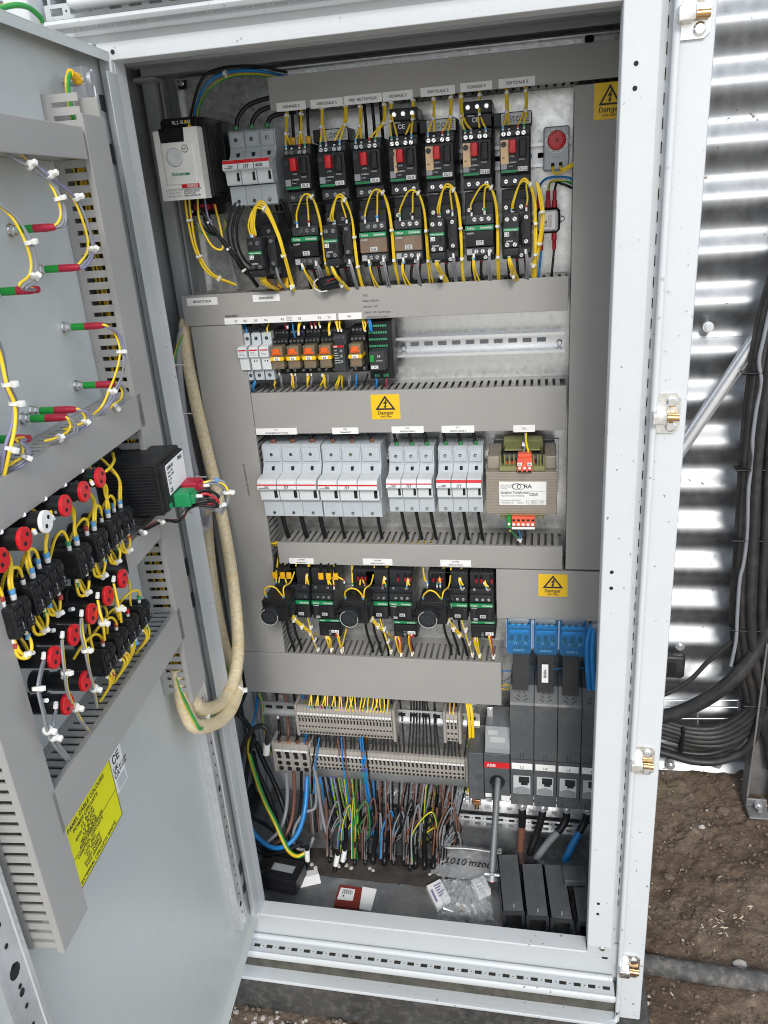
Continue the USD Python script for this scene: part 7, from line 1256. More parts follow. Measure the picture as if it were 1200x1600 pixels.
# dark cable sheaths standing behind the loops
for k, (u, vt, Y, uf, vf, lb) in enumerate(((540, 1240, 1345, 536, 1348, 'black cable rising behind the taped cables'), (588, 1235, 1345, 584, 1350, 'black cable rising behind the light blue loop'), (606, 1240, 1345, 602, 1352, 'black cable rising left of the upright loop'), (648, 1240, 1340, 650, 1356, 'black cable rising behind the widest coil'), (662, 1235, 1340, 664, 1358, 'thick black cable rising right of the widest coil'), (680, 1240, 1340, 678, 1360, 'black cable rising by the last brown loop'))):
    t = Thing('field_cable', lb, 'cable', gl(uf, vf)); t.part('sheath', tube([at(u, vt, Y), at(u + 1, (vt + vf) / 2, 1300), gl(uf, vf) + [0, 0, 20], gl(uf, vf)], 5.4, 9, 4), 'wire_black')
for u, v, lb in ((527, 1345, 'left one of two black cable ends wrapped in white tape'), (538, 1338, 'right one of two black cable ends wrapped in white tape'), (485, 1338, 'black cable end with a short white tape collar near the black box')):
    a_ = gl(u - 4, v + 16); b_ = a_ + [10 if u != 485 else 0, 10, 48]; t = Thing('taped_cable', lb, 'cable end', a_); t.part('sheath', tube([a_, b_], 4.6, 9, 1), 'wire_black'); t.part('white_tape', tube([a_ * 0.72 + b_ * 0.28, a_ * 0.2 + b_ * 0.8], 5.6, 10, 1), 'ferrule_white')
# heavy cables at the left
def heavy(lb, lk, r, pts, cat_='cable', extra=None):
    t = Thing('heavy_cable', lb, cat_, at(*pts[-1])); t.part('sheath', tube([at(*p) for p in pts], r, 12, 6), lk); return t
heavy('thick green and yellow earth cable hanging in a long S at the left', 'wire_earth', 4.8, [(392, 1150, 1330), (389, 1172, 1310), (397, 1205, 1290), (412, 1248, 1270), (430, 1285, 1245), (442, 1312, 1225), (452, 1330, 1212), (466, 1338, 1205), (482, 1330, 1215)])
heavy('thick blue cable in a wide U at the lower left', 'wire_blue', 5.2, [(378, 1168, 1330), (376, 1200, 1310), (380, 1250, 1270), (390, 1290, 1240), (408, 1314, 1225), (430, 1325, 1218), (452, 1318, 1225), (468, 1296, 1250), (477, 1260, 1285), (480, 1212, 1322)])
heavy('thick dark grey cable arching at the left wall to a white taped end', 'cable_dusty', 5.6, [(371, 1238, 1285), (373, 1200, 1292), (380, 1165, 1300), (393, 1142, 1306), (408, 1134, 1308), (418, 1142, 1308), (417, 1166, 1306)]).part('white_tape', tube([at(417, 1162, 1306), at(416, 1178, 1306)], 7.5, 12, 1), 'ferrule_white')
heavy('black cable hanging along the left lip from the earth cable', 'wire_black', 5.0, [(398, 1150, 1318), (390, 1180, 1306), (384, 1220, 1290), (383, 1260, 1265), (390, 1300, 1238), (410, 1325, 1222), (440, 1328, 1220)])
heavy('black cable lying in the lowest curve at the left', 'wire_black', 4.8, [(385, 1270, 1270), (392, 1310, 1228), (412, 1334, 1212), (440, 1332, 1212), (470, 1318, 1225)])
heavy('brown cable bending left from the wide terminals', 'wire_brown', 4.4, [(459, 1206, 1324), (460, 1240, 1315), (456, 1280, 1290), (444, 1308, 1262), (425, 1322, 1240), (408, 1326, 1225)])
heavy('grey cable bending left from the wide terminals', 'wire_grey', 4.4, [(447, 1206, 1324), (449, 1240, 1312), (446, 1272, 1290), (436, 1298, 1262), (418, 1316, 1240)])
heavy('short black cable from the wide terminals', 'wire_black', 3.4, [(471, 1206, 1324), (470, 1250, 1316), (464, 1290, 1290), (452, 1318, 1262)])
heavy('pale grey cable from the lower row, curling into a ring above the black box', 'wire_grey', 3.6, [(490, 1206, 1320), (494, 1235, 1306), (492, 1262, 1294), (476, 1270, 1280), (462, 1290, 1262), (458, 1312, 1245), (466, 1326, 1236), (482, 1326, 1238), (490, 1308, 1250)])
heavy('pale grey cable hanging straight from the left end of the lower row', 'wire_grey', 3.6, [(488, 1190, 1316), (496, 1225, 1304), (502, 1265, 1290), (510, 1300, 1270), (520, 1322, 1255)])
heavy('black cable running diagonally down behind the earth cable', 'wire_black', 6.0, [(400, 1160, 1345), (412, 1190, 1340), (428, 1222, 1335), (440, 1252, 1320), (450, 1285, 1290), (455, 1320, 1255)])
heavy('second black cable running diagonally down behind the earth cable', 'wire_black', 6.0, [(395, 1175, 1350), (402, 1205, 1345), (418, 1240, 1335), (430, 1275, 1305), (432, 1310, 1265)])
heavy('black cable lying from the left wall towards the earth cable', 'wire_black', 4.6, [(386, 1266, 1290), (400, 1280, 1280), (415, 1288, 1275), (432, 1302, 1262)])
heavy('pair of black cables dropping behind the cream cable loop, left one', 'wire_black', 5.0, [(388, 1030, 1370), (378, 1075, 1350), (366, 1115, 1335), (361, 1150, 1320), (366, 1200, 1300)])
heavy('pair of black cables dropping behind the cream cable loop, right one', 'wire_black', 5.0, [(394, 1035, 1372), (384, 1080, 1352), (372, 1112, 1340), (384, 1128, 1338), (396, 1148, 1340)])
heavy('dark green cable behind the cream cable loop at the corner of the wide duct', 'wire_green', 4.2, [(386, 1020, 1380), (382, 1060, 1372), (376, 1090, 1362), (372, 1120, 1350)])
heavy('thin green and yellow wire running down past the left end of the upper rail', 'wire_earth', 2.6, [(405, 1082, 1372), (411, 1100, 1368), (412, 1130, 1366), (418, 1155, 1362), (426, 1180, 1360)])
heavy('blue cable dropping behind the duct corner at the left wall', 'wire_blue', 3.0, [(402, 1090, 1385), (398, 1120, 1380), (388, 1150, 1350), (378, 1170, 1330)])
# soot and crumbs round the glands
su = [(410, 1352), (470, 1347), (520, 1352), (570, 1352), (620, 1358), (680, 1366)]
parts = []
for k in range(420):
    u = RNG.uniform(412, 690); p = atz(u, 1340 + (u - 410) * 0.065 + RNG.normal(9, 6), FLOOR + 1); s = RNG.uniform(1.5, 6.5); m = trimesh.creation.icosphere(0); v = np.array(m.vertices) * RNG.uniform(0.6, 1.1, (12, 3)) * [s, s, s * 0.6]; f = np.array(m.faces); parts.append((v[f].reshape(-1, 3) + p, np.arange(60).reshape(-1, 3)))
xs = np.linspace(xx(412, 1350, 1212), xx(700, 1365, 1212), 60); ys = np.linspace(1178, 1262, 18); XX, YY = np.meshgrid(xs, ys, indexing='ij')
hh = 10 * np.clip(1 - np.abs(YY - 1222) / 40, 0, 1) ** 0.7 * (0.3 + 1.4 * meshkit.fbm(np.stack([XX / 22, YY / 22, 0 * XX], -1), 4, 5)) - 1.2
i_, j_ = np.meshgrid(np.arange(59), np.arange(17), indexing='ij'); q_ = i_ * 18 + j_
heap = (np.stack([XX, YY, FLOOR + hh], -1).reshape(-1, 3), np.concatenate([np.stack([q_, q_ + 18, q_ + 19], -1).reshape(-1, 3), np.stack([q_, q_ + 19, q_ + 1], -1).reshape(-1, 3)]))
single('gland_debris', cat(heap, *parts), 'soot', 'dark sooty sealing debris round the cables on the cabinet floor', 'debris', kind='stuff', base=(-400, 1220, FLOOR))
single('plaster_crumbs', cat(*[move(xform((trimesh.creation.icosphere(1).vertices * s, trimesh.creation.icosphere(1).faces), np.eye(3)), atz(u, v, FLOOR + 3)) for u, v, s in ((487, 1352, 6), (493, 1356, 5), (530, 1354, 7), (541, 1353, 6), (549, 1357, 5), (578, 1358, 6), (583, 1361, 5), (672, 1368, 6))]), 'pale_stone', 'pale crumbs of sealing foam at the cable feet', 'crumbs', kind='stuff', base=(-400, 1220, FLOOR))

# ================================================================ things lying on the cabinet floor
def flat(u, v, z=FLOOR): return atz(u, v, z)
c = (flat(416, 1392) + flat(462, 1396)) / 2; bw = 27.0
t = Thing('black_module', 'black plastic module with a grey label lying on the cabinet floor at the left', 'module', c)
M = rotz(-0.12)
t.part('body', xform(cat(cbox(-40, 34, -2, 54, 0, 38, 2.5), cbox(-38, 32, -4, 0, 4, 20, 1)), M, c), 'black_plastic'); t.part('label', xform(box(-26, 22, 18, 36, 38, 38.5), M, c), 'mid_grey_plastic'); t.part('end_face', xform(cbox(34, 37, 2, 52, 3, 35, 1), M, c), 'charcoal_plastic')
t.part('label_lettering', xform(cat(*[box(-22, 12 - 6 * q, 21 + 5 * q, 22.2 + 5 * q, 38.5, 38.9) for q in range(3)]), M, c), 'print_grey')
a_, b_, c_, d_ = flat(468, 1388), flat(502, 1381), flat(496, 1360), flat(470, 1364)
t = Thing('paper_scrap', 'small crumpled white paper scrap beside the black module', 'paper', (a_ + c_) / 2); t.part('sheet', cat(quadsheet(a_ + [0, 0, 1], b_ + [0, 0, 2], (b_ + c_) / 2 + [0, 0, 9], (a_ + d_) / 2 + [0, 0, 6], 0.5), quadsheet((a_ + d_) / 2 + [0, 0, 6], (b_ + c_) / 2 + [0, 0, 9], c_ + [0, 0, 3], d_ + [0, 0, 4], 0.5)), 'label_white')
a_, b_, c_, d_ = flat(522, 1419), flat(562, 1423), flat(566, 1391), flat(531, 1386)
t = Thing('red_card', 'dark red card box with a white barcode label on the cabinet floor', 'card box', (a_ + c_) / 2); up_ = V3(0, 0, 7); t.part('box', quadsheet(a_ + up_, b_ + up_, c_ + up_, d_ + up_, 6.5), 'book_red')
lp = lambda s, r_: (a_ * (1 - s) + b_ * s) * (1 - r_) + (d_ * (1 - s) + c_ * s) * r_ + up_ + [0, 0, 0.6]
k = t.part('barcode_label', quadsheet(lp(0.06, 0.30), lp(0.70, 0.30), lp(0.72, 0.86), lp(0.10, 0.86), 0.4), 'label_white'); k.part('barcode', cat(*[quadsheet(lp(0.2 + 0.022 * q, 0.58) + [0, 0, 0.3], lp(0.2 + 0.022 * q + 0.012, 0.58) + [0, 0, 0.3], lp(0.2 + 0.022 * q + 0.012, 0.8) + [0, 0, 0.3], lp(0.2 + 0.022 * q, 0.8) + [0, 0, 0.3], 0.2) for q in range(20) if q % 4 != 2], quadsheet(lp(0.26, 0.44) + [0, 0, 0.3], lp(0.32, 0.44) + [0, 0, 0.3], lp(0.32, 0.52) + [0, 0, 0.3], lp(0.26, 0.52) + [0, 0, 0.3], 0.2)), 'print_black')
a2, b2, c2, d2 = flat(562, 1424), flat(580, 1426), flat(589, 1392), flat(567, 1390)
t = Thing('white_card', 'white card strip lying against the dark red card box', 'card', (a2 + c2) / 2); t.part('sheet', quadsheet(a2 + [0, 0, 8.5], b2 + [0, 0, 5], c2 + [0, 0, 5], d2 + [0, 0, 8.5], 3), 'label_white')
def tilted_box(name, label, q, h, look, extra=None):
    a_, b_, c_, d_ = q; t = Thing(name, label, 'box', (a_ + c_) / 2); t.part('carton', quadsheet(a_ + [0, 0, h], b_ + [0, 0, h], c_ + [0, 0, h], d_ + [0, 0, h], h - 0.5), look); return t
q = [flat(683, 1426), flat(704, 1410), flat(688, 1380), flat(667, 1391)]
t = tilted_box('white_carton', 'flat white carton with violet print half under the clear plastic bag', q, 12, 'label_white'); pq = lambda s, r_: (q[0] * (1 - s) + q[1] * s) * (1 - r_) + (q[3] * (1 - s) + q[2] * s) * r_ + [0, 0, 12.6]
t.part('print', cat(quadsheet(pq(0.1, 0.2), pq(0.24, 0.2), pq(0.24, 0.75), pq(0.1, 0.75), 0.3), *[quadsheet(pq(0.42, 0.8 - 0.12 * k), pq(0.9 - 0.1 * (k % 3), 0.8 - 0.12 * k), pq(0.9 - 0.1 * (k % 3), 0.86 - 0.12 * k), pq(0.42, 0.86 - 0.12 * k), 0.3) for k in range(5)]), 'wire_violet')
q2 = [flat(748, 1408), flat(767, 1398), flat(756, 1376), flat(736, 1384)]
t = tilted_box('small_carton', 'small white carton behind the clear plastic bag', q2, 14, 'label_white'); pq2 = lambda s, r_: (q2[0] * (1 - s) + q2[1] * s) * (1 - r_) + (q2[3] * (1 - s) + q2[2] * s) * r_ + [0, 0, 14.6]
t.part('print', cat(*[quadsheet(pq2(0.2 + 0.2 * k, 0.25 + 0.2 * r_), pq2(0.32 + 0.2 * k, 0.25 + 0.2 * r_), pq2(0.32 + 0.2 * k, 0.33 + 0.2 * r_), pq2(0.2 + 0.2 * k, 0.33 + 0.2 * r_), 0.3) for k in range(3) for r_ in range(3)]), 'print_grey')
# clear plastic bag: a crumpled sheet over a lump, with a flat written flap towards the rear
def crumple(c00, c10, c11, c01, n, m, bulge, amp, seed, fr=9.0):
    s, r_ = np.meshgrid(np.linspace(0, 1, n), np.linspace(0, 1, m), indexing='ij'); P = (c00 * (1 - s[..., None]) + c10 * s[..., None]) * (1 - r_[..., None]) + (c01 * (1 - s[..., None]) + c11 * s[..., None]) * r_[..., None]
    nz = np.abs(meshkit.fbm(np.stack([s * fr, r_ * fr, 0 * s], -1), 3, seed) - 0.5) * 2; nx_ = meshkit.fbm(np.stack([s * 4, r_ * 4, 0 * s + 3], -1), 3, seed + 2) - 0.5; ny_ = meshkit.fbm(np.stack([s * 4, r_ * 4, 0 * s + 9], -1), 3, seed + 5) - 0.5
    P = P + np.stack([nx_ * amp * 1.4, ny_ * amp * 1.4, bulge * np.sin(np.pi * s) ** 0.6 * np.sin(np.pi * r_) ** 0.6 + (nz - 0.3) * amp + (np.abs(meshkit.fbm(np.stack([s * 13, r_ * 9, 0 * s + seed], -1), 2, seed + 8) - 0.5) * 2 - 0.3) * amp * 0.55], -1); i, j = np.meshgrid(np.arange(n - 1), np.arange(m - 1), indexing='ij'); q = i * m + j
    f = np.concatenate([np.stack([q, q + m, q + m + 1], -1).reshape(-1, 3), np.stack([q, q + m + 1, q + 1], -1).reshape(-1, 3)]); return P.reshape(-1, 3), f
bag = Thing('plastic_bag', 'crumpled clear zip bag with small fittings and black handwriting on its flap', 'plastic bag', flat(725, 1415))
bag.part('pouch', crumple(flat(690, 1440) + [0, 0, 2], flat(770, 1440) + [0, 0, 2], flat(760, 1384) + [0, 0, 14], flat(690, 1384) + [0, 0, 14], 90, 70, 34, 17, 4, 4.0), 'bag_clear')
F00, F10, F11, F01 = flat(670, 1374) + [0, 0, 16], flat(776, 1386) + [0, 0, 14], flat(786, 1340) + [0, 0, 24], flat(690, 1334) + [0, 0, 28]
bag.part('flap', crumple(F00, F10, F11, F01, 48, 30, 10, 10, 9, 3.0), 'bag_clear'); bag.part('zip_strip', tube([F01 * 0.75 + F00 * 0.25 + [0, 0, 9], (F01 + F11) / 2 * 0.75 + (F00 + F10) / 2 * 0.25 + [0, 0, 14], F11 * 0.75 + F10 * 0.25 + [0, 0, 9]], 1.3, 6, 4), 'tie_white')
fx = (F10 - F00) / np.linalg.norm(F10 - F00); fu = F00 - F01; fu = fu - fx * (fu @ fx); fu /= np.linalg.norm(fu)
bag.part('handwriting', text('1010 mzou', 13, F00 * 0.8 + F11 * 0.2 + [0, 0, 16], ux=fx, uz=-fu, bold=True, slant=0.25), 'print_black')
for k, (u, v, lk) in enumerate(((708, 1428, 'zinc'), (720, 1432, 'zinc'), (733, 1428, 'brass'), (745, 1432, 'zinc'), (728, 1418, 'zinc'), (752, 1424, 'zinc'), (714, 1416, 'ferrule_white'))):
    p = flat(u, v) + [0, 0, 6]; d_ = V3(RNG.uniform(-1, 1), RNG.uniform(-1, 1), 0.3); d_ /= np.linalg.norm(d_); bag.part('fitting', cat(cyl(p, p + d_ * 16, 3.4, n=8), cyl(p + d_ * 16, p + d_ * 20, 6, n=6)), lk)
# grey terminal shrouds lying on the floor
def shroud(label, near_l, near_r, far_l, far_r, h=48.0, dust=True):
    """A long three-sided cover lying on the floor, its open end towards the door."""
    a_, b_, c_, d_ = (atz(*p, FLOOR + h) for p in (near_l, near_r, far_r, far_l)); t = Thing('terminal_shroud', label, 'terminal cover', ((a_ + c_) / 2) * [1, 1, 0] + [0, 0, FLOOR]); dn = V3(0, 0, -h)
    t.part('top_panel', quadsheet(a_, b_, c_, d_, 2.5), 'slate_plastic'); t.part('side_panel', quadsheet(a_ + dn, a_, d_, d_ + dn, 2.2), 'slate_plastic'); t.part('side_panel', quadsheet(b_, b_ + dn, c_ + dn, c_, 2.2), 'slate_plastic')
    e = (b_ - a_) / np.linalg.norm(b_ - a_); f_ = V3(0, -1.5, 0)
    t.part('front_rim', cat(quadsheet(a_ + f_ + [0, 0, -9], b_ + f_ + [0, 0, -9], b_ + f_, a_ + f_, 2), quadsheet(a_ + f_ + dn, a_ + f_ + dn + e * 6, a_ + f_ + e * 6 - [0, 0, 9], a_ + f_ - [0, 0, 9], 2), quadsheet(b_ + f_ + dn - e * 6, b_ + f_ + dn, b_ + f_ - [0, 0, 9], b_ + f_ - e * 6 - [0, 0, 9], 2)), 'dark_grey_plastic')
    t.part('inner_dark', quadsheet(a_ + dn * 0.97 + [0, 40, 0] + e * 3, b_ + dn * 0.97 + [0, 40, 0] - e * 3, b_ + [0, 40, -3] - e * 3, a_ + [0, 40, -3] + e * 3, 1), 'hole_black'); m_ = (a_ + b_) / 2 + [0, 12, 0.5]; t.part('latch_nib', cbox(m_[0] - 1.6, m_[0] + 1.6, m_[1] - 4, m_[1] + 4, m_[2] - 1, m_[2] + 1.6, 0.6), 'mid_grey_plastic')
    return t
shroud('grey terminal shroud lying leftmost of the row, beside the switch handle', (785, 1423), (820, 1424), (777, 1336), (810, 1335))
shroud('grey terminal shroud lying second from the switch handle', (822.5, 1430), (858, 1432), (814, 1350), (848, 1350))
shroud('grey terminal shroud lying third, in front of the blue power cable', (860.5, 1434), (896, 1437), (849, 1352), (882, 1352))
shroud('grey terminal shroud at the right edge, mostly hidden by the white post', (902, 1440), (938, 1444), (893, 1378), (926, 1380))
p = atz(900, 1378, FLOOR + 60); t = Thing('shroud_cap', 'dusty grey shroud standing upright behind the others with a dark opening', 'terminal cover', p * [1, 1, 0] + [0, 0, FLOOR]); t.part('body', xform(cat(cbox(-22, 22, 0, 40, 0, 62, 2)), rotz(0.1), (p[0], p[1], FLOOR)), 'slate_plastic'); t.part('opening', xform(box(-17, 17, -1.2, -0.2, 8, 50), rotz(0.1), (p[0], p[1], FLOOR)), 'hole_black')

# ================================================================ cream sleeved cable loop between door and plate
def DP(s, o, z): return HINGE + DS * s + DN * o + np.array([0, 0, z])
h1 = [(292, 500, 1350), (289, 512, 1346), (293, 560, 1338), (304, 620, 1322), (320, 690, 1304), (338, 765, 1280), (353, 840, 1252), (364, 910, 1215), (371, 980, 1160), (371, 1030, 1105), (362, 1072, 1060), (345, 1098, 1015), (326, 1108, 960), DP(124, 26, -692), DP(130, 22, -660), DP(133, 22, -600)]
h2 = [(322, 790, 1300), (325, 840, 1270), (331, 900, 1235), (341, 965, 1190), (352, 1015, 1150), (366, 1050, 1110), (370, 1082, 1065), (358, 1112, 1010), (336, 1130, 955), DP(150, 30, -708), DP(158, 23, -676), DP(158, 22, -640), DP(158, 22, -600)]
for P, r, lb in ((h1, 11.0, 'main cream sleeved cable hanging from the plate to the door in a long U'), (h2, 10.8, 'second cream sleeved cable, the shorter one of the pair, hooked round behind')):
    t = Thing('sleeved_cable', lb, 'sleeved cable', P[-1]); S = smooth_path([at(*p) if isinstance(p, tuple) else p for p in P], 8); t.part('sleeve', tube(S, r, 16, 1), 'sleeve_cream')
    T = np.gradient(S, axis=0); T /= np.linalg.norm(T, axis=1, keepdims=True)
    for k in range(6, len(S) - 4, 7): d_ = T[k] + RNG.normal(0, 0.12, 3); t.part('binding_thread', cyl(S[k] - d_ * 0.35, S[k] + d_ * 0.35, r * 1.035, n=16, caps=False), 'lug_yellow' if k % 2 else 'tie_white')
t = Thing('cable_tie', 'white cable tie holding both cream sleeves at the bottom of the loop', 'cable tie', at(318, 1120, 940)); t.part('band', cat(tie(at(316, 1119, 935), at(330, 1124, 955) - at(305, 1112, 915), 13.0, 1.5, side=(0, -0.3, 1))), 'tie_white')
ties2 = Thing('cable_tie', 'white cable tie on the right of the cream loop under the wide duct', 'cable tie', at(372, 1081, 1062)); ties2.part('band', tie(at(370, 1080, 1066), at(358, 1110, 1010) - at(368, 1050, 1110), 13, 1.5, side=(1, -0.3, 0)), 'tie_white')
t = Thing('earth_wire', 'green and yellow earth wire running beside the cream loop down to the door', 'wire', at(283, 1060, 868)); E_ = [(291, 514, 1340), (280, 535, 1330), (272, 565, 1322), (271, 600, 1318), (278, 650, 1308), (287, 700, 1295), (298, 745, 1282), (307, 785, 1268), (316, 830, 1245), (322, 900, 1225), (330, 960, 1195), (345, 1020, 1140), (357, 1056, 1085), (354, 1086, 1035), (340, 1110, 980), (322, 1122, 938), DP(162, 42, -704), DP(169, 36, -676), DP(167, 26, -640), DP(166, 22, -600)]
t.part('sheath', tube([at(*p) if isinstance(p, tuple) else p for p in E_], 2.6, 8, 6), 'wire_earth')
for u, v, Y in ((274, 570, 1320), (284, 646, 1306), (310, 745, 1280)): t.part('cable_tie', cat(cyl(at(u - 3, v, Y), at(u + 16, v, Y + 6), 1.4, n=6), cbox(*(lambda p: (p[0] - 3, p[0] + 3, p[1] - 3, p[1] + 3, p[2] - 3, p[2] + 3))(at(u - 3, v, Y)), 1)), 'tie_white')
t = Thing('clear_sleeve', 'clear plastic wrap of grey and pink wires beside the earth wire', 'sleeved wires', at(316, 800, 1262)); G_ = [(287, 500, 1345), (277, 530, 1335), (276, 570, 1328), (283, 640, 1315), (293, 700, 1300), (305, 755, 1285), (312, 800, 1265), (308, 825, 1235), (296, 812, 1190)]
for q, lk in enumerate(('wire_grey', 'wire_violet', 'wire_brown', 'wire_grey')): t.part('wire', tube([at(u + 1.5 + 1.6 * q, v, Y + q) for u, v, Y in G_], 1.5, 6, 5), lk)
t.part('wrap', tube([at(u + 4, v, Y) for u, v, Y in G_], 6.0, 10, 5), 'sleeve_clear')
# ================================================================ the open door (its own frame: s from the hinge, o out of the inner face, z up)
DZ0, DZ1, DSE = -1276.0, 190.0, 742.0
door = Thing('cabinet_door', 'light grey cabinet door standing open at right angles, seen on its inner side', 'cabinet door', (0, 0, DZ0), None, 'd')
door.part('panel', box(-6, DSE, -2, 0, DZ0, DZ1), 'paint_door')
door.part('top_flange', cat(cbox(-4, DSE, -2, 17, DZ1 - 1.6, DZ1, 0.6), box(-4, DSE, 15.5, 17, DZ1 - 12, DZ1 - 1.4)), 'paint_door')
door.part('bottom_flange', box(-4, DSE, -2, 13, DZ0, DZ0 + 1.6), 'paint_door')
door.part('hinge_flange', cat(box(-6, -4.4, -2, 20, DZ0, DZ1), cbox(-5, 24, 18.4, 20, DZ0 + 34, DZ1 - 24, 0.6)), 'paint_door', label='folded edge beside the hinges')
door.part('free_flange', box(DSE - 1.6, DSE, -2, 20, DZ0, DZ1), 'paint_door')
def rail_(s0, s1, z0, z1, label, holes, dep=14):
    pr = Polygon([(s0, 0.4), (s0 + 1.5, 0.4), (s0 + 1.5, dep - 1.5), (s1 - 1.5, dep - 1.5), (s1 - 1.5, 0.4), (s1, 0.4), (s1, dep), (s1 - 6, dep), (s1 - 7, dep - 1.2), (s0 + 7, dep - 1.2), (s0 + 6, dep), (s0, dep)])
    r_ = door.part('door_rail', extr(pr, z0, z1, 'z'), 'zinc', label=label)
    r_.part('hole_row', cat(*[cyl(((s0 + s1) / 2, dep - 1.1, z), ((s0 + s1) / 2, dep - 0.8, z), rr, n=10) for z, rr in holes]), 'hole_black')
rail_(48, 82, -1206, 164, 'profiled stiffening rail near the hinges', [(z, 2.2) for z in np.arange(-1180, 60, 22)] + [(-900, 5), (-1160, 5)])
rail_(578, 622, -1206, 120, 'profiled stiffening rail near the free edge', [(z, 2.6) for z in np.arange(-1180, 60, 26)] + [(-640, 8), (-668, 4)])
bp = dat(111, 126, 10); door.part('earth_stud', cat(cyl((bp[0], 0, bp[2]), (bp[0], 26, bp[2]), 3.2, n=12), cyl((bp[0], 9, bp[2]), (bp[0], 17, bp[2]), 7, n=6)), 'zinc')
bq = dat(139, 123, 10); door.part('rail_bolt', cat(cyl((bq[0], 6, bq[2]), (bq[0], 15, bq[2]), 7.5, n=16)), 'zinc')
bq = dat(381, 1437, 10); door.part('rail_bolt', cat(cyl((bq[0], 4, bq[2]), (bq[0], 13, bq[2]), 7.0, n=16)), 'zinc')
# earth wire to the stud at the top of the door
t = Thing('earth_wire', 'green and yellow earth wire with an orange lug at the top of the door', 'wire', dat(96, 165, 12), None, 'd'); q_ = dat(100, 124, 22)
t.part('lug', cat(cbox(bp[0] + 2, bp[0] + 14, 17, 25, bp[2] - 6, bp[2] + 6, 2), cyl((bp[0] + 10, 21, bp[2]), (bp[0] + 24, 21, bp[2] + 4), 4.6, n=10)), 'lug_yellow'); t.part('sheath', tube([V3(bp[0] + 22, 21, bp[2] + 4), V3(bp[0] + 33, 20, bp[2] - 6), V3(bp[0] + 32, 18, bp[2] - 36), V3(bp[0] + 26, 18, bp[2] - 60), V3(bp[0] + 22, 16, bp[2] - 90)], 3.0, 8, 5), 'wire_earth')
# earth wire arching over the door's top corner
t = Thing('earth_wire', 'green and yellow earth wire arching over the top corner of the door', 'wire', at(62, 24, 985)); t.part('sheath', tube([at(-30, 24, 900), at(0, 13, 930), at(25, 8, 950), at(45, 12, 968), at(62, 26, 985), at(66, 34, 990)], 3.2, 8, 6), 'wire_earth')

CO = 43.0
duct('vertical wiring duct on the open door, beside its hinges, full of yellow wires', 112, 170, -640, 128, teeth=('right',), closed=('left',), orient='v', frame='d', plane=0.4, cover=CO, pitch=13.0, cover_range=(-652, 106))
duct('upper horizontal wiring duct on the open door', 176, 700, 60, 92, teeth=(), closed=('top', 'bottom'), frame='d', plane=0.4, cover=CO)
duct('middle horizontal wiring duct on the open door, above the black meter', 156, 640, -245, -203, teeth=('top',), closed=('bottom',), frame='d', plane=0.4, cover=CO, pitch=12.0)
duct('lower horizontal wiring duct on the open door, above the yellow colour card', 158, 524, -551, -502, teeth=('top',), closed=('bottom',), frame='d', plane=0.4, cover=CO, pitch=12.0)
duct('short stub of wiring duct on the open door under the black meter', 172, 278, -392, -360, teeth=('top',), closed=('bottom',), frame='d', plane=0.4, cover=CO, pitch=11.0)
duct('vertical wiring duct near the free edge of the open door', 517, 568, -655, 40, teeth=('right',), closed=('left',), orient='v', frame='d', plane=0.4, cover=CO, pitch=12.0)
def dw(name, label, group, paths, base, ties=(), ferr=(), cat_='wire bundle', n=6, k=5):
    t = Thing(name, label, cat_, base, group, 'd')
    sh = RNG.normal(0, 1.0, 3)
    for lk, r, P in paths:
        P = [np.asarray(p, float) + ((sh + RNG.normal(0, 0.5, 3)) if 0 < i < len(P) - 1 else 0) for i, p in enumerate(P)]; t.part('wire', tube(P, r, n, k), lk)
    for c, d, r, *h in ties: t.part('cable_tie', tie(c, d, r, h[0] if h else 1.0, side=(0.3, 1, 0.4)), 'tie_white')
    for p, d, lk, r, L in ferr:
        p, d = np.asarray(p, float), np.asarray(d, float); t.part('ferrule', cyl(p, p + d / np.linalg.norm(d) * L, r, r * 0.85, n=8), lk)
    return t
# yellow wires packed inside the hinge duct and seen through its slots
for za, zb, lb in ((70, -240, 'yellow and dark wires packed inside the upper part of the hinge duct'), (-250, -620, 'yellow and dark wires packed inside the lower part of the hinge duct')):
    dw('wire_bundle', lb, None, [(('wire_yellow', 'wire_black', 'wire_yellow', 'lug_yellow')[q % 4], 1.7, [V3(160 - RNG.uniform(0, 7), 16 + 2.6 * q + RNG.uniform(-1, 1), z) for z in np.linspace(za, zb, 8)]) for q in range(9)], (150, 25, zb), n=5, k=3)

# ---------------------------------------------------------------- indicator lamps with green and red sleeves
lamps = [(14, 360, 'uppermost indicator lamp on the door, close to the picture edge'), (56, 422, 'second indicator lamp on the door, right below the uppermost'), (-14, 457, 'indicator lamp whose red sleeve enters at the left picture edge, upper one'), (98, 512, 'indicator lamp alone in the middle of the door panel'), (117, 603, 'indicator lamp just above the middle door duct, next to the hinge duct'), (48, 643, 'rear one of the two neighbouring lamps over the middle door duct'), (33, 655, 'front one of the two neighbouring lamps over the middle door duct'), (-30, 688, 'indicator lamp at the left picture edge over the middle door duct')]
TIP = []
for u, v, lb in lamps:
    b = dat(u, v, 0); s, z = b[0], b[2]; t = Thing('indicator_lamp', lb, 'indicator lamp', (s, 0, z), 'sleeved indicator lamps on the door', 'd')
    t.part('nut', cat(cyl((s, 0, z), (s, 2, z), 6.6, n=20), cyl((s, 2, z), (s, 7, z), 5.6, n=6), cyl((s, 7, z), (s, 11, z), 4.0, n=14)), 'chrome')
    t.part('green_sleeve', cyl((s, 9, z), (s, 27, z), 3.9, n=14), 'sleeve_green'); t.part('red_sleeve', lathe((s, 0, z), (0, 1, 0), [(26.5, 4.1), (30, 3.9), (38, 4.0), (46, 3.3), (48, 3.0), (48, 0)], 14), 'sleeve_red'); TIP.append(V3(s, 47, z))
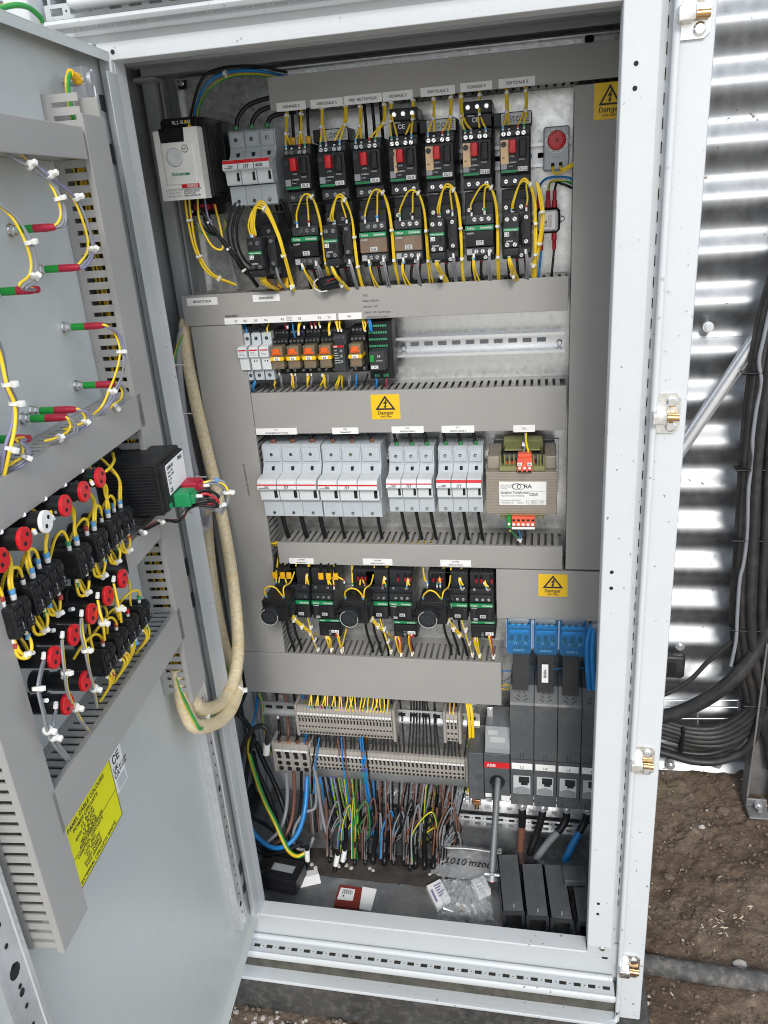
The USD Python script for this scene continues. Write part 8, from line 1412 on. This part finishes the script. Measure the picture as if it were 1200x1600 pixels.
def lampwires(i, pts, lb, ties=(), yel=True):
    P = [TIP[i] + [0, -3, 0]] + [dat(*p) for p in pts]
    off = [(0, 1.6, 0), (-1.8, 2.4, -1.6), (1.8, -1.4, 2.4)]
    T_ = []
    for k in ties:
        T_.append((P[k] + [0, 1, 1], P[k + 1 if k + 1 < len(P) else k] - P[k - 1], 4.6, 1.15))
    dw('wire_bundle', lb, 'wires of the indicator lamps', [(lk, 1.35, [p + np.array(o) * (1 if j else 0.4) for j, p in enumerate(P)]) for lk, o in zip(('wire_grey', 'wire_violet' if i % 2 else 'wire_grey', 'wire_yellow'), off)], P[len(P) // 2], T_, k=6)
lampwires(0, [(90, 350, 50), (95, 335, 52), (90, 312, 52), (75, 285, 48), (45, 260, 42), (20, 246, 36), (0, 236, 28)], 'grey, violet and yellow wires curving from the uppermost lamp to the upper door duct', (3, 5))
lampwires(1, [(130, 412, 50), (143, 392, 52), (140, 362, 52), (118, 310, 50), (78, 275, 44), (45, 247, 34), (30, 236, 28)], 'grey, violet and yellow wires curving from the second lamp to the upper door duct', (2, 4, 5))
lampwires(2, [(35, 450, 50), (52, 435, 52), (54, 412, 54), (44, 380, 54), (28, 345, 52), (5, 325, 46), (-20, 305, 40)], 'grey and yellow wires looping from the lamp at the left picture edge', (2, 4))
lampwires(3, [(166, 512, 50), (180, 525, 52), (187, 552, 53), (183, 585, 52), (172, 615, 50), (160, 635, 46), (150, 650, 36)], 'grey and yellow wires curving down from the lamp alone in mid panel', (3, 5))
lampwires(4, [(186, 604, 50), (193, 615, 51), (191, 628, 50), (182, 636, 46), (174, 645, 36)], 'short wires curling from the lamp by the hinge duct into the middle door duct', (4,))
lampwires(5, [(126, 642, 50), (134, 652, 51), (131, 663, 50), (120, 668, 46), (104, 674, 36)], 'short wires curling from the rear neighbouring lamp into the middle door duct', (3,))
lampwires(6, [(108, 656, 50), (114, 668, 51), (109, 678, 50), (92, 686, 46), (74, 692, 36)], 'short wires curling from the front neighbouring lamp into the middle door duct', (4,))
lampwires(7, [(28, 690, 50), (40, 700, 52), (39, 716, 50), (28, 726, 46), (10, 734, 36)], 'short wires curling from the lamp at the left picture edge into the middle door duct', (3,))
P0 = [(-14, 520, 52), (0, 555, 52), (9, 600, 52), (20, 630, 52), (20, 665, 50), (12, 700, 46), (4, 740, 36)]
P_ = [dat(*p) for p in P0]; dw('wire_bundle', 'thick strand of grey, violet and yellow wires at the left picture edge', None, [(lk, 1.8, [p + np.array(o) for p in P_]) for lk, o in (('wire_grey', (0, 0, 0)), ('wire_violet', (2, 1, 2)), ('wire_grey', (-2, 2, 1)), ('wire_yellow', (3, 3, -1)))], P_[3], [(P_[2] + [0, 2, 0], P_[3] - P_[1], 5.5, 1.3), (P_[3] + [0, 2, 0], P_[4] - P_[2], 5.5, 1.3), (P_[5] + [0, 2, 0], P_[6] - P_[4], 5.5, 1.3)])

# ---------------------------------------------------------------- lamp bodies: black cylinders with red or white caps
def capped(s, z, look, label, group, L=57.0, r=10.4, grp_holes=True):
    t = Thing('lamp_body', label, 'lamp body', (s, 0, z), group, 'd')
    t.part('barrel', lathe((s, 0, z), (0, 1, 0), [(0, r * 1.12), (14, r * 1.12), (15, r * 0.98), (18, r * 0.9), (22, r * 0.98), (L - 3, r * 0.98)], 22), 'black_plastic')
    c = t.part('cap', lathe((s, 0, z), (0, 1, 0), [(L - 3.4, r * 1.04), (L - 0.6, r * 1.04), (L, r * 0.96), (L, 0)], 24), look)
    for dz, ds in ((-3.2, 3.0), (3.4, -3.0)): c.part('hole', cyl((s + ds, L + 0.02, z + dz), (s + ds, L + 0.5, z + dz), 2.0, n=12), 'hole_black')
    t.part('lettering', cat(*[box(s - 5 + 3 * q, s - 3.2 + 3 * q, 26, 38, z + r * (0.93 - 0.02 * q * q), z + r * 0.985) for q in range(2)]), 'dark_grey_plastic')
    t.part('terminal', cat(cyl((s + 7, L - 20, z + 9), (s + 11, L - 14, z + 12), 2.2, n=8)), 'ferrule_white')
    return t
rowA = [dat(u, v, 57) for u, v in ((159, 746), (134, 768), (105, 790), (74, 815), (41, 842), (5, 875))]
desc = ['red capped black lamp body nearest the black meter in the upper row', 'second red capped lamp body from the black meter in the upper row', 'third red capped lamp body, next to the white capped one', 'the only white capped black lamp body on the door', 'red capped lamp body just left of the white capped one', 'red capped lamp body cut by the left picture edge']
for k, p in enumerate(rowA): capped(p[0], p[2], 'ferrule_white' if k == 3 else 'plastic_red', desc[k], 'capped lamp bodies on the door')
rowB = [dat(u, v, 57) for u, v in ((194, 904), (171, 931), (146, 959), (118, 992), (88, 1027))]
for k, p in enumerate(rowB): capped(p[0], p[2], 'plastic_red', ['first', 'second', 'third', 'fourth', 'fifth'][k] + ' red capped lamp body of the lower row, counted from the hinge side', 'capped lamp bodies on the door')
rowC = [dat(u, v, 57) for u, v in ((136, 1064), (108, 1100))]
for k, p in enumerate(rowC): capped(p[0], p[2], 'plastic_red', ('upper' if k == 0 else 'lower') + ' of the two lowest red capped lamp bodies, just above the lower door duct', 'capped lamp bodies on the door', r=10.0)

# ---------------------------------------------------------------- push button contact blocks
def block(s, z, label, group, h=15.0, marks=('marker_blue', 'marker_red'), low=True, pair=True):
    t = Thing('contact_block', label, 'contact block', (s, 0, z), group, 'd')
    t.part('collar', cat(cyl((s, 0, z), (s, 14, z), 11, n=20), cbox(s - 12, s + 12, 12, 22, z - h * 0.8, z + h * 0.8, 2)), 'charcoal_plastic')
    for q in (0, 1):
        o0 = 20; sa = s - 14 + q * 14.5
        b = t.part('block', cat(cbox(sa, sa + 13.4, o0, o0 + 33, z - h, z + h, 1.6), cbox(sa + 1.5, sa + 12, o0 + 32, o0 + 35, z - h * 0.75, z - h * 0.2, 0.8), cbox(sa + 1.5, sa + 12, o0 + 32, o0 + 35, z + h * 0.25, z + h * 0.8, 0.8)), 'black_plastic')
        b.part('recess', cat(box(sa + 3, sa + 10, o0 + 33.0, o0 + 33.4, z - h * 0.12, z + h * 0.16), box(sa + 13.4, sa + 13.8, o0 + 5, o0 + 13, z + 3, z + 9), box(sa + 13.4, sa + 13.8, o0 + 18, o0 + 28, z - 9, z - 2)), 'hole_black'); b.part('lettering', cat(*[box(sa + 5.6, sa + 6.6, o0 + 35, o0 + 35.3, z - h * 0.7 + 3.2 * k, z - h * 0.7 + 4.6 * k + 0.4) for k in range(3)]), 'mid_grey_plastic')
    return t
ups = [dat(u, v, 40) for u, v in ((184, 815), (165, 831), (143, 852), (116, 876))] + [dat(u, v, 40) for u, v in ((70, 905), (46, 930), (16, 965))]
bl = ['contact block nearest the black meter in the upper button row', 'second contact block from the black meter in the upper button row', 'third contact block from the black meter in the upper button row', 'fourth contact block of the upper button row, with a wire looped on top', 'contact block carrying a small red dot in the upper button row', 'contact block next to the one with the red dot', 'contact block at the left picture edge of the upper button row']
for k, p in enumerate(ups):
    t = block(p[0], p[2], bl[k], 'contact blocks of the upper button row')
    if k == 4: t.part('red_dot', cyl((p[0] + 14, 46, p[2]), (p[0] + 15, 46, p[2]), 3, n=12), 'plastic_red')
lows = [dat(u, v, 40) for u, v in ((212, 960), (194, 982), (176, 1004), (155, 1030))]
for k, p in enumerate(lows): block(p[0], p[2], ['first', 'second', 'third', 'fourth'][k] + ' contact block of the lower button row, counted from the hinge side', 'contact blocks of the lower button row', h=14)
for k, p in enumerate(ups):
    s, _, z = p; zt = z + 15
    P = [('wire_yellow', 1.6, [V3(s - 8, 44, zt + 3), V3(s - 8, 45, zt + 14), V3(s - 18 + 6 * (k % 2), 43, zt + 26), V3(s - 26, 34, zt + 36), V3(s - 28, 20, zt + 56)]), ('wire_yellow', 1.6, [V3(s - 5, 43, zt + 3), V3(s - 6, 44, zt + 16), V3(s - 22, 40, zt + 30), V3(s - 30, 28, zt + 40)]), ('wire_yellow', 1.6, [V3(s + 7, 42, zt + 3), V3(s + 8, 44, zt + 14), V3(s + 14, 44, zt + 22), V3(s + 20, 38, zt + 16), V3(s + 20, 26, zt - 4)])]
    mk = MK[k % 4]; dw('wire_bundle', ['yellow wires plugged into the top of the contact block nearest the meter', 'yellow wires plugged into the top of the second block from the meter', 'yellow wires plugged into the top of the third block from the meter', 'yellow wires plugged into the top of the fourth block from the meter', 'yellow wires plugged into the top of the red dot block', 'yellow wires plugged into the block next to the red dot one', 'yellow wires plugged into the block at the left picture edge'][k], 'yellow wires above the upper contact blocks', P, V3(s, 40, zt), (),
       [(V3(s - 6, 44, zt + 5), (0, 0, -1), 'ferrule_white', 3.0, 7), (V3(s - 6, 44, zt + 10), (0, 0, -1), 'marker_blue', 3.4, 5), (V3(s + 7, 42, zt + 5), (0, 0, -1), 'ferrule_white', 2.4, 6), (V3(s + 7, 42, zt + 10), (0, 0, -1), mk, 2.8, 5)])
    zb = z - 15; P = [('wire_yellow', 1.6, [V3(s - 6, 46, zb - 2), V3(s - 5, 49, zb - 12), V3(s + 2, 48, zb - 22), V3(s + 10, 44, zb - 18), V3(s + 9, 42, zb - 2)]), ('wire_yellow', 1.6, [V3(s + 9, 44, zb - 2), V3(s + 8, 46, zb - 14), V3(s - 2, 44, zb - 24), V3(s - 14, 36, zb - 20), V3(s - 18, 26, zb - 4)])]
    dw('wire_bundle', ['yellow wire loops under the contact block nearest the meter', 'yellow wire loops under the second block from the meter', 'yellow wire loops under the third block from the meter', 'yellow wire loops under the fourth block from the meter', 'yellow wire loops under the red dot block', 'yellow wire loops under the block next to the red dot one', 'yellow wire loops under the block at the left picture edge'][k], 'yellow wire loops under the upper contact blocks', P, V3(s, 44, zb - 20), [(V3(s + 4, 47, zb - 21), (1, 0, 0), 3.2, 1.0)], [(V3(s - 6, 46, zb - 5), (0, 0.2, 1), 'ferrule_white', 2.2, 6), (V3(s - 6, 47, zb - 10), (0, 0.2, 1), MK[(k + 2) % 4], 2.6, 5), (V3(s + 9, 43, zb - 5), (0, 0.1, 1), 'ferrule_white', 2.2, 6), (V3(s + 9, 43.5, zb - 10), (0, 0.1, 1), mk, 2.6, 5)])
for k, p in enumerate(lows):
    s, _, z = p; zt, zb = z + 14, z - 14; nm = ['first', 'second', 'third', 'fourth'][k]
    dw('wire_bundle', f'yellow wires arching onto the {nm} contact block of the lower button row', 'yellow wires above the lower contact blocks', [('wire_yellow', 1.5, [V3(s - 4, 46, zt + 2), V3(s - 3, 47, zt + 12), V3(s + 8, 46, zt + 22), V3(s + 20, 38, zt + 18), V3(s + 24, 26, zt + 2)]), ('wire_yellow', 1.5, [V3(s + 7, 40, zt + 2), V3(s + 8, 41, zt + 14), V3(s - 2, 38, zt + 26), V3(s - 14, 28, zt + 30)])], V3(s, 40, zt), (), [(V3(s - 4, 46, zt + 4), (0, 0, -1), 'ferrule_white', 2.1, 5), (V3(s - 4, 46.4, zt + 9), (0, 0, -1), ('marker_green', 'plastic_red', 'marker_red', 'marker_red')[k], 2.6, 5)])
    dw('wire_bundle', f'yellow wires dropping from the {nm} lower contact block into the lower door duct', 'yellow wires below the lower contact blocks', [('wire_yellow', 1.5, [V3(s - 7 + 6 * q, 46, zb - 1), V3(s - 7 + 6 * q, 48, zb - 10), V3(s - 9 + 5 * q, 42, zb - 24), V3(s - 9 + 5 * q, 30, zb - 40)]) for q in range(3)], V3(s, 40, zb - 30), (), [(V3(s - 7, 46.5, zb - 2), (0, 0.2, -1), 'ferrule_white', 2.1, 5), (V3(s - 7, 47.5, zb - 7), (0, 0.1, -1), ('marker_green', 'marker_blue', 'plastic_orange', 'marker_red')[k], 2.6, 5), (V3(s + 5, 46.5, zb - 2), (0, 0.2, -1), 'ferrule_white', 2.1, 5)])
# grey and yellow wires tied along the lamp bodies down to the lower duct
for k, (pts, lks, lb) in enumerate(((((69, 1033, 52), (62, 1048, 56), (59, 1075, 58), (66, 1110, 58), (75, 1140, 54), (88, 1165, 48), (106, 1186, 36)), ('wire_grey', 'wire_grey', 'wire_grey'), 'tied grey wires looping from the lowest lamp bodies into the lower door duct'), (((98, 1000, 54), (100, 1020, 57), (103, 1050, 58), (107, 1082, 57), (118, 1105, 54), (128, 1125, 50), (140, 1142, 36)), ('wire_grey', 'wire_yellow', 'wire_grey'), 'tied yellow and grey wires passing between the two lowest lamp bodies'), (((128, 966, 54), (129, 985, 57), (134, 1015, 58), (140, 1045, 57), (147, 1075, 53), (152, 1105, 40)), ('wire_grey', 'wire_yellow', 'wire_grey'), 'tied yellow and grey wires passing right of the upper lowest lamp body'), (((178, 912, 54), (182, 930, 56), (186, 950, 56), (190, 972, 52)), ('wire_grey', 'wire_yellow'), 'short grey and yellow wires at the first lower lamp body'), (((153, 938, 54), (156, 955, 57), (160, 972, 57), (164, 1000, 50)), ('wire_grey', 'wire_yellow'), 'short grey and yellow wires at the second lower lamp body'), (((88, 1110, 54), (82, 1128, 56), (84, 1150, 54), (96, 1175, 44), (112, 1188, 34)), ('wire_grey', 'wire_grey'), 'grey wire pair from the very lowest lamp body'))):
    P_ = [dat(*p) for p in pts]; dw('wire_bundle', lb, None, [(lk, 1.4, [p + np.array([2.2 * q, 0.8 * q, 1.2 * q]) for p in P_]) for q, lk in enumerate(lks)], P_[len(P_) // 2], [(P_[i] + [2, 1, 1], P_[i + 1] - P_[i - 1], 4.6, 1.15) for i in range(2, len(P_) - 1, 2)], [(P_[0] + [0, 0, 3], (0, 0.3, 1), 'ferrule_white', 2.4, 6)])
for k, (pts, lb) in enumerate((((( 176, 708, 30), (178, 718, 40), (174, 728, 48), (166, 736, 52)), 'yellow wire dropping past the first red capped lamp body beside the meter'), (((141, 736, 30), (143, 742, 44), (142, 752, 50)), 'short yellow and grey wires behind the second upper lamp body'), (((112, 756, 30), (117, 766, 42), (119, 776, 48)), 'short yellow and grey wires behind the third upper lamp body'), (((75, 786, 30), (78, 796, 42), (80, 806, 48)), 'short yellow and grey wires behind the white capped lamp body'), (((47, 806, 30), (50, 818, 42), (52, 828, 48)), 'short yellow and grey wires left of the white capped lamp body'))):
    P_ = [dat(*p) for p in pts]; dw('wire_bundle', lb, None, [('wire_yellow', 1.7, P_), ('wire_grey', 1.7, [p + [-6, 2, 1] for p in P_])] if k else [('wire_yellow', 1.7, P_)], P_[1], (), [(P_[-1], (0.2, 0.5, -1), 'ferrule_white', 2.4, 5)] if k else ())

# ---------------------------------------------------------------- black meter at the hinge side
t = Thing('panel_meter', 'black boxed panel meter with a white rating label, on the door under the middle duct', 'panel meter', (160, 0, -340), None, 'd')
t.part('body', cat(cbox(150, 230, 0, 78, -339, -273, 2), cbox(146, 234, 0, 10, -343, -269, 2), cbox(152, 228, 0, 84, -335, -277, 2)), 'black_plastic')
t.part('ridges', cat(*[box(230, 230.8, 6, 72, z, z + 1.2) for z in np.arange(-336, -276, 4)]), 'charcoal_plastic')
lb_ = t.part('rating_label', cbox(156, 219, 84, 84.5, -317, -279, 0.3), 'label_white'); lb_.part('lettering', cat(*[text(s, h, (216, 84.5, z), (-1, 0, 0), (0, 0, 1), bold=b) for s, h, z, b in (('SIMEAS', 4.0, -286, True), ('Type  P50', 2.6, -291, False), ('Uaux  230V', 2.6, -295.5, False), ('In  5A', 2.6, -300, False), ('IP41', 2.6, -304.5, False), ('CE', 5.0, -314.5, True))], text('PM4', 5, (178, 84.5, -286), (-1, 0, 0), (0, 0, 1), bold=True)), 'print_black')
t.part('status_dot', cyl((222, 83.5, -329), (222, 84.8, -329), 4.2, n=18), 'plastic_green')
for s, z, lk, nm in ((198, -328, 'plastic_green', 'green_connector'), (168, -325, 'sleeve_red', 'red_connector')): t.part(nm, cat(cbox(s - 13, s + 11, 80, 104, z - 9, z + 9, 1.5), cbox(s - 10, s + 8, 103, 108, z - 6, z + 6, 1)), lk)
b0, b1 = V3(194, 108, -328), V3(164, 108, -325)
dw('wire_bundle', 'red, black and grey wires curling out of the meter connectors, tied with white ties', None, [(lk, 1.9, [b, b + [-3, 14, 1], b + [-12, 22, -14], dat(295, 790, 92) * [1, 0, 1] + [2 * q, 96, 0], dat(278, 812, 76) * [1, 0, 1] + [2 * q, 80, 0], dat(250, 815, 56) + [0, 2 * q, 0], dat(225, 830, 46) + [2 * q, 0, 0], dat(213, 842, 36)]) for q, (lk, b) in enumerate((('wire_red', b0), ('wire_black', b0 + [4, 0, -4]), ('wire_grey', b1), ('wire_black', b0 + [-3, 0, 4])))] , dat(270, 812, 70), [(dat(250, 815, 58), (1, -0.6, -0.6), 5, 1.2), (dat(222, 832, 48), (1, -0.6, -0.6), 5, 1.2), (V3(170, 126, -352), (0.4, 0.3, -1), 6, 1.2)], [(b0, (0, 1, 0), 'ferrule_white', 2.6, 7), (b1, (0, 1, 0), 'ferrule_white', 2.6, 7)])
dw('wire_bundle', 'grey, blue-ringed and yellow wires curling back from the red meter connector', None, [(lk, 1.7, [b1 + [0, 0, 2 * q], b1 + [-4, 14, 6 - q], b1 + [-12, 24, -2 - 2 * q], b1 + [-12, 24, -26], b1 + [-2, 14, -44]]) for q, lk in enumerate(('wire_grey', 'wire_grey', 'wire_yellow'))], b1 + [-5, 20, -20], [(b1 + [-12, 25, -14], (0, 0, 1), 6, 1.3)], [(b1 + [-4, 14, 6], (-0.5, 0.6, -0.5), 'marker_blue', 3.4, 5)])
t = Thing('clear_sleeve', 'clear spiral wrapped cable leading from the meter across the hinge gap to the cream loop', 'sleeved wires', at(300, 800, 1100)); G_ = [HINGE + DS * 150 + DN * 118 + [0, 0, -362], at(283, 782, 975), at(298, 806, 1050), at(312, 824, 1130), at(322, 826, 1200), at(326, 808, 1250)]
for q, lk in enumerate(('wire_grey', 'wire_grey', 'wire_red')): t.part('wire', tube([p + [1.2 * q, 0, 1.6 * q] for p in G_], 1.8, 6, 5), lk)
t.part('wrap', tube(G_, 6.2, 10, 6), 'sleeve_clear')

# ---------------------------------------------------------------- stickers on the door panel
ys0, ys1, yz0, yz1 = 346.0, 466.0, -692.0, -560.0
t = Thing('colour_card', 'bright yellow sticker listing panel cable colours, on the door under the lower duct', 'sticker', (ys0, 0, yz0), None, 'd'); t.part('sheet', box(ys0, ys1, 0.3, 0.9, yz0, yz1), 'card_yellow')
t.part('border', cat(box(ys0, ys1, 0.9, 1.1, yz0, yz0 + 1), box(ys0, ys0 + 1, 0.9, 1.1, yz0, yz1), box(ys0, ys1, 0.9, 1.1, -652, -651.3)), 'print_black')
rows = [('PANEL CABLE COLOURS', -616.5, 5.2, 0), ('POWER CIRCUITS', -624.5, 4.6, 10), ('L1  BLACK', -631, 4.0, 26), ('400V L2  BLACK', -636.5, 4.0, 10), ('L3  BLACK', -642, 4.0, 26), ('NEUTRAL BLUE', -646.5, 3.6, 18), ('EARTH GREEN/YELLOW', -650.6, 3.4, 14), ('CONTROL CIRCUITS', -658, 4.2, 6), ('110V  RED', -664, 3.8, 18), ('0V  YELLOW', -669.5, 3.8, 22), ('24VDC PURPLE', -675, 3.8, 14), ('0VDC ORANGE', -680.5, 3.8, 16), ('EXTERNAL CIRCUITS WHITE', -688.5, 4.4, 0)]
t.part('lettering', cat(*[text(s, h, (ys1 - 8 - dx, 0.9, z), (-1, 0, 0), (0, 0, 1), bold=True, sx=1.1) for s, z, h, dx in rows]), 'print_black')
t = Thing('conformity_label', 'white conformity label with CE and UKCA marks beside the yellow sticker', 'sticker', (316, 0, -660), None, 'd'); t.part('sheet', box(314, 345.5, 0.3, 0.8, -662, -572), 'label_white')
t.part('marks', cat(text('CE', 11, (341, 0.8, -622), (-1, 0, 0), (0, 0, 1), bold=True), text('UK', 7, (343, 0.8, -633), (-1, 0, 0), (0, 0, 1), bold=True), text('CA', 7, (343, 0.8, -641.5), (-1, 0, 0), (0, 0, 1), bold=True), text('IEC 61439', 3.0, (328, 0.8, -634), (-1, 0, 0), (0, 0, 1), bold=True), text('EN 60204', 3.0, (328, 0.8, -639), (-1, 0, 0), (0, 0, 1), bold=True)), 'print_black'); t.part('silver_patch', box(317, 340, 0.8, 1.1, -660, -645), 'label_silver')
